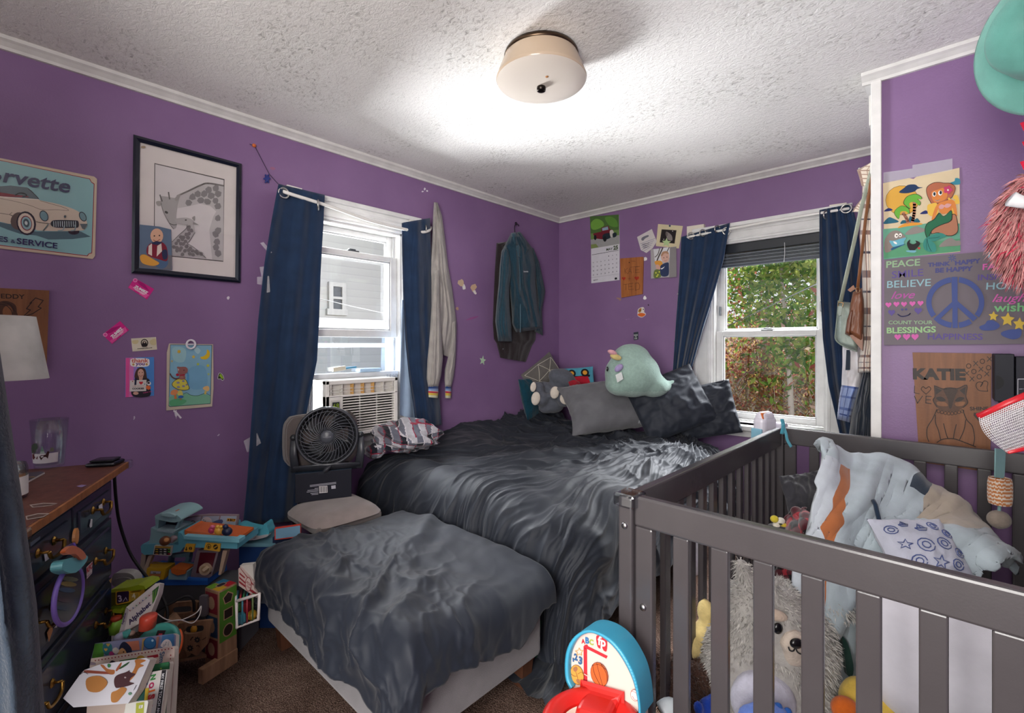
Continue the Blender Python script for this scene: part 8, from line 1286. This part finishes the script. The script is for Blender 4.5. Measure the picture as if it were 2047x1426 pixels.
build('hoop', MB().lathe([(ro-.034, -.010), (ro-.022, .002), (ro-.010, .004), (ro, -.004), (ro+.002, -.022), (ro-.008, -.038), (ro-.030, -.034), (ro-.036, -.022), (ro-.034, -.010)], 'c41c14', M, 64), 'plastic', t)
b = MB(); q = [HPl.at(*z(*p), -.005) for p in ((655, 1050), (1140, 1190), (1150, 1600), (640, 1330))]; b.add(q+[p+HPl.n*.055+(-UP*.02) for p in q], [[0, 1, 2, 3], [4, 5, 6, 7], [0, 1, 5, 4], [1, 2, 6, 5], [2, 3, 7, 6], [3, 0, 4, 7]], 'b81810'); build('hoop_mount', b, 'plastic', t, mods=(('BEVEL', dict(width=.012, segments=3)),))
build('net_rim', MB().lathe([(ro-.036, -.014), (ro-.040, -.018), (ro-.050, -.09), (ro-.046, -.09), (ro-.038, -.02)], 'd9c8b8', M, 48), 'plastic', t, label='cream inner ring')
b0 = hc+V(0, 0, 0); build('stand', MB().tube([V(hc.x, hc.y, FZ)+V(-.04, .03, .022), V(hc.x, hc.y, FZ)+V(.05, .08, .022)], [.10, .10], 'd9bfb4', 20, flat=.2), 'plastic', t)
pw0 = P(1345, 1420, 1.09); t = thing('white_toy', 'rounded white plastic toy at the foot of the crib slats', 'toy', (pw0.x, pw0.y, FZ)); b = MB(); b.tube(spl([P(1325, 1425, 1.07), P(1340, 1417, 1.075), P(1358, 1430, 1.08), P(1375, 1460, 1.08)], 4), .022, 'b4bcc0', 12); b.tube([P(1350, 1450, 1.08), V(P(1350, 1450, 1.08).x, P(1350, 1450, 1.08).y, FZ+.01)], .02, 'b4bcc0', 12); build('body', b, 'plastic', t)
# board game boxes under the hanging comforter
D2 = 1.72; zz_ = Z(1020, 1080, .24427); gx = P(1080, 1380, D2); t = thing('game_box', 'green game box standing on the carpet under the comforter edge', 'box', (gx.x, gx.y, FZ)); M = basis(V(P(1062, 1390, 1.70).x, P(1062, 1390, 1.70).y, FZ+.001), (RT*.8+FW*.6).normalized(), (FW*.8-RT*.6).normalized(), UP)
build('carton', MB().bx(0, .085, 0, .12, 0, .165, '16402c', .003, M), 'print', t); k = MB(); k.bx(.03, .038, -.0012, 0, .03, .10, 'a8b8a8', 0, M).bx(.0, .016, -.001, 0, .01, .08, '16181c', 0, M).bx(.045, .052, -.0012, 0, .11, .125, 'b07030', 0, M)
for i in range(5): k.bx(.002+.003*(i % 3), .006+.003*(i % 3), -.0018, -.001, .015+i*.012, .020+i*.012, ['c8b8a0', 'b07040', 'a83030'][i % 3], 0, M)
build('box_print', k, 'print', t)
M = basis(V(P(1048, 1360, 1.76).x, P(1048, 1360, 1.76).y, FZ+.001), (RT*.8+FW*.6).normalized(), (FW*.8-RT*.6).normalized(), UP); tag(build('game_box', MB().bx(-.02, .03, .04, .10, 0, .16, 'a89428', .002, M), 'print'), 'yellow ribbed box half hidden between bench leg and green box', 'box')
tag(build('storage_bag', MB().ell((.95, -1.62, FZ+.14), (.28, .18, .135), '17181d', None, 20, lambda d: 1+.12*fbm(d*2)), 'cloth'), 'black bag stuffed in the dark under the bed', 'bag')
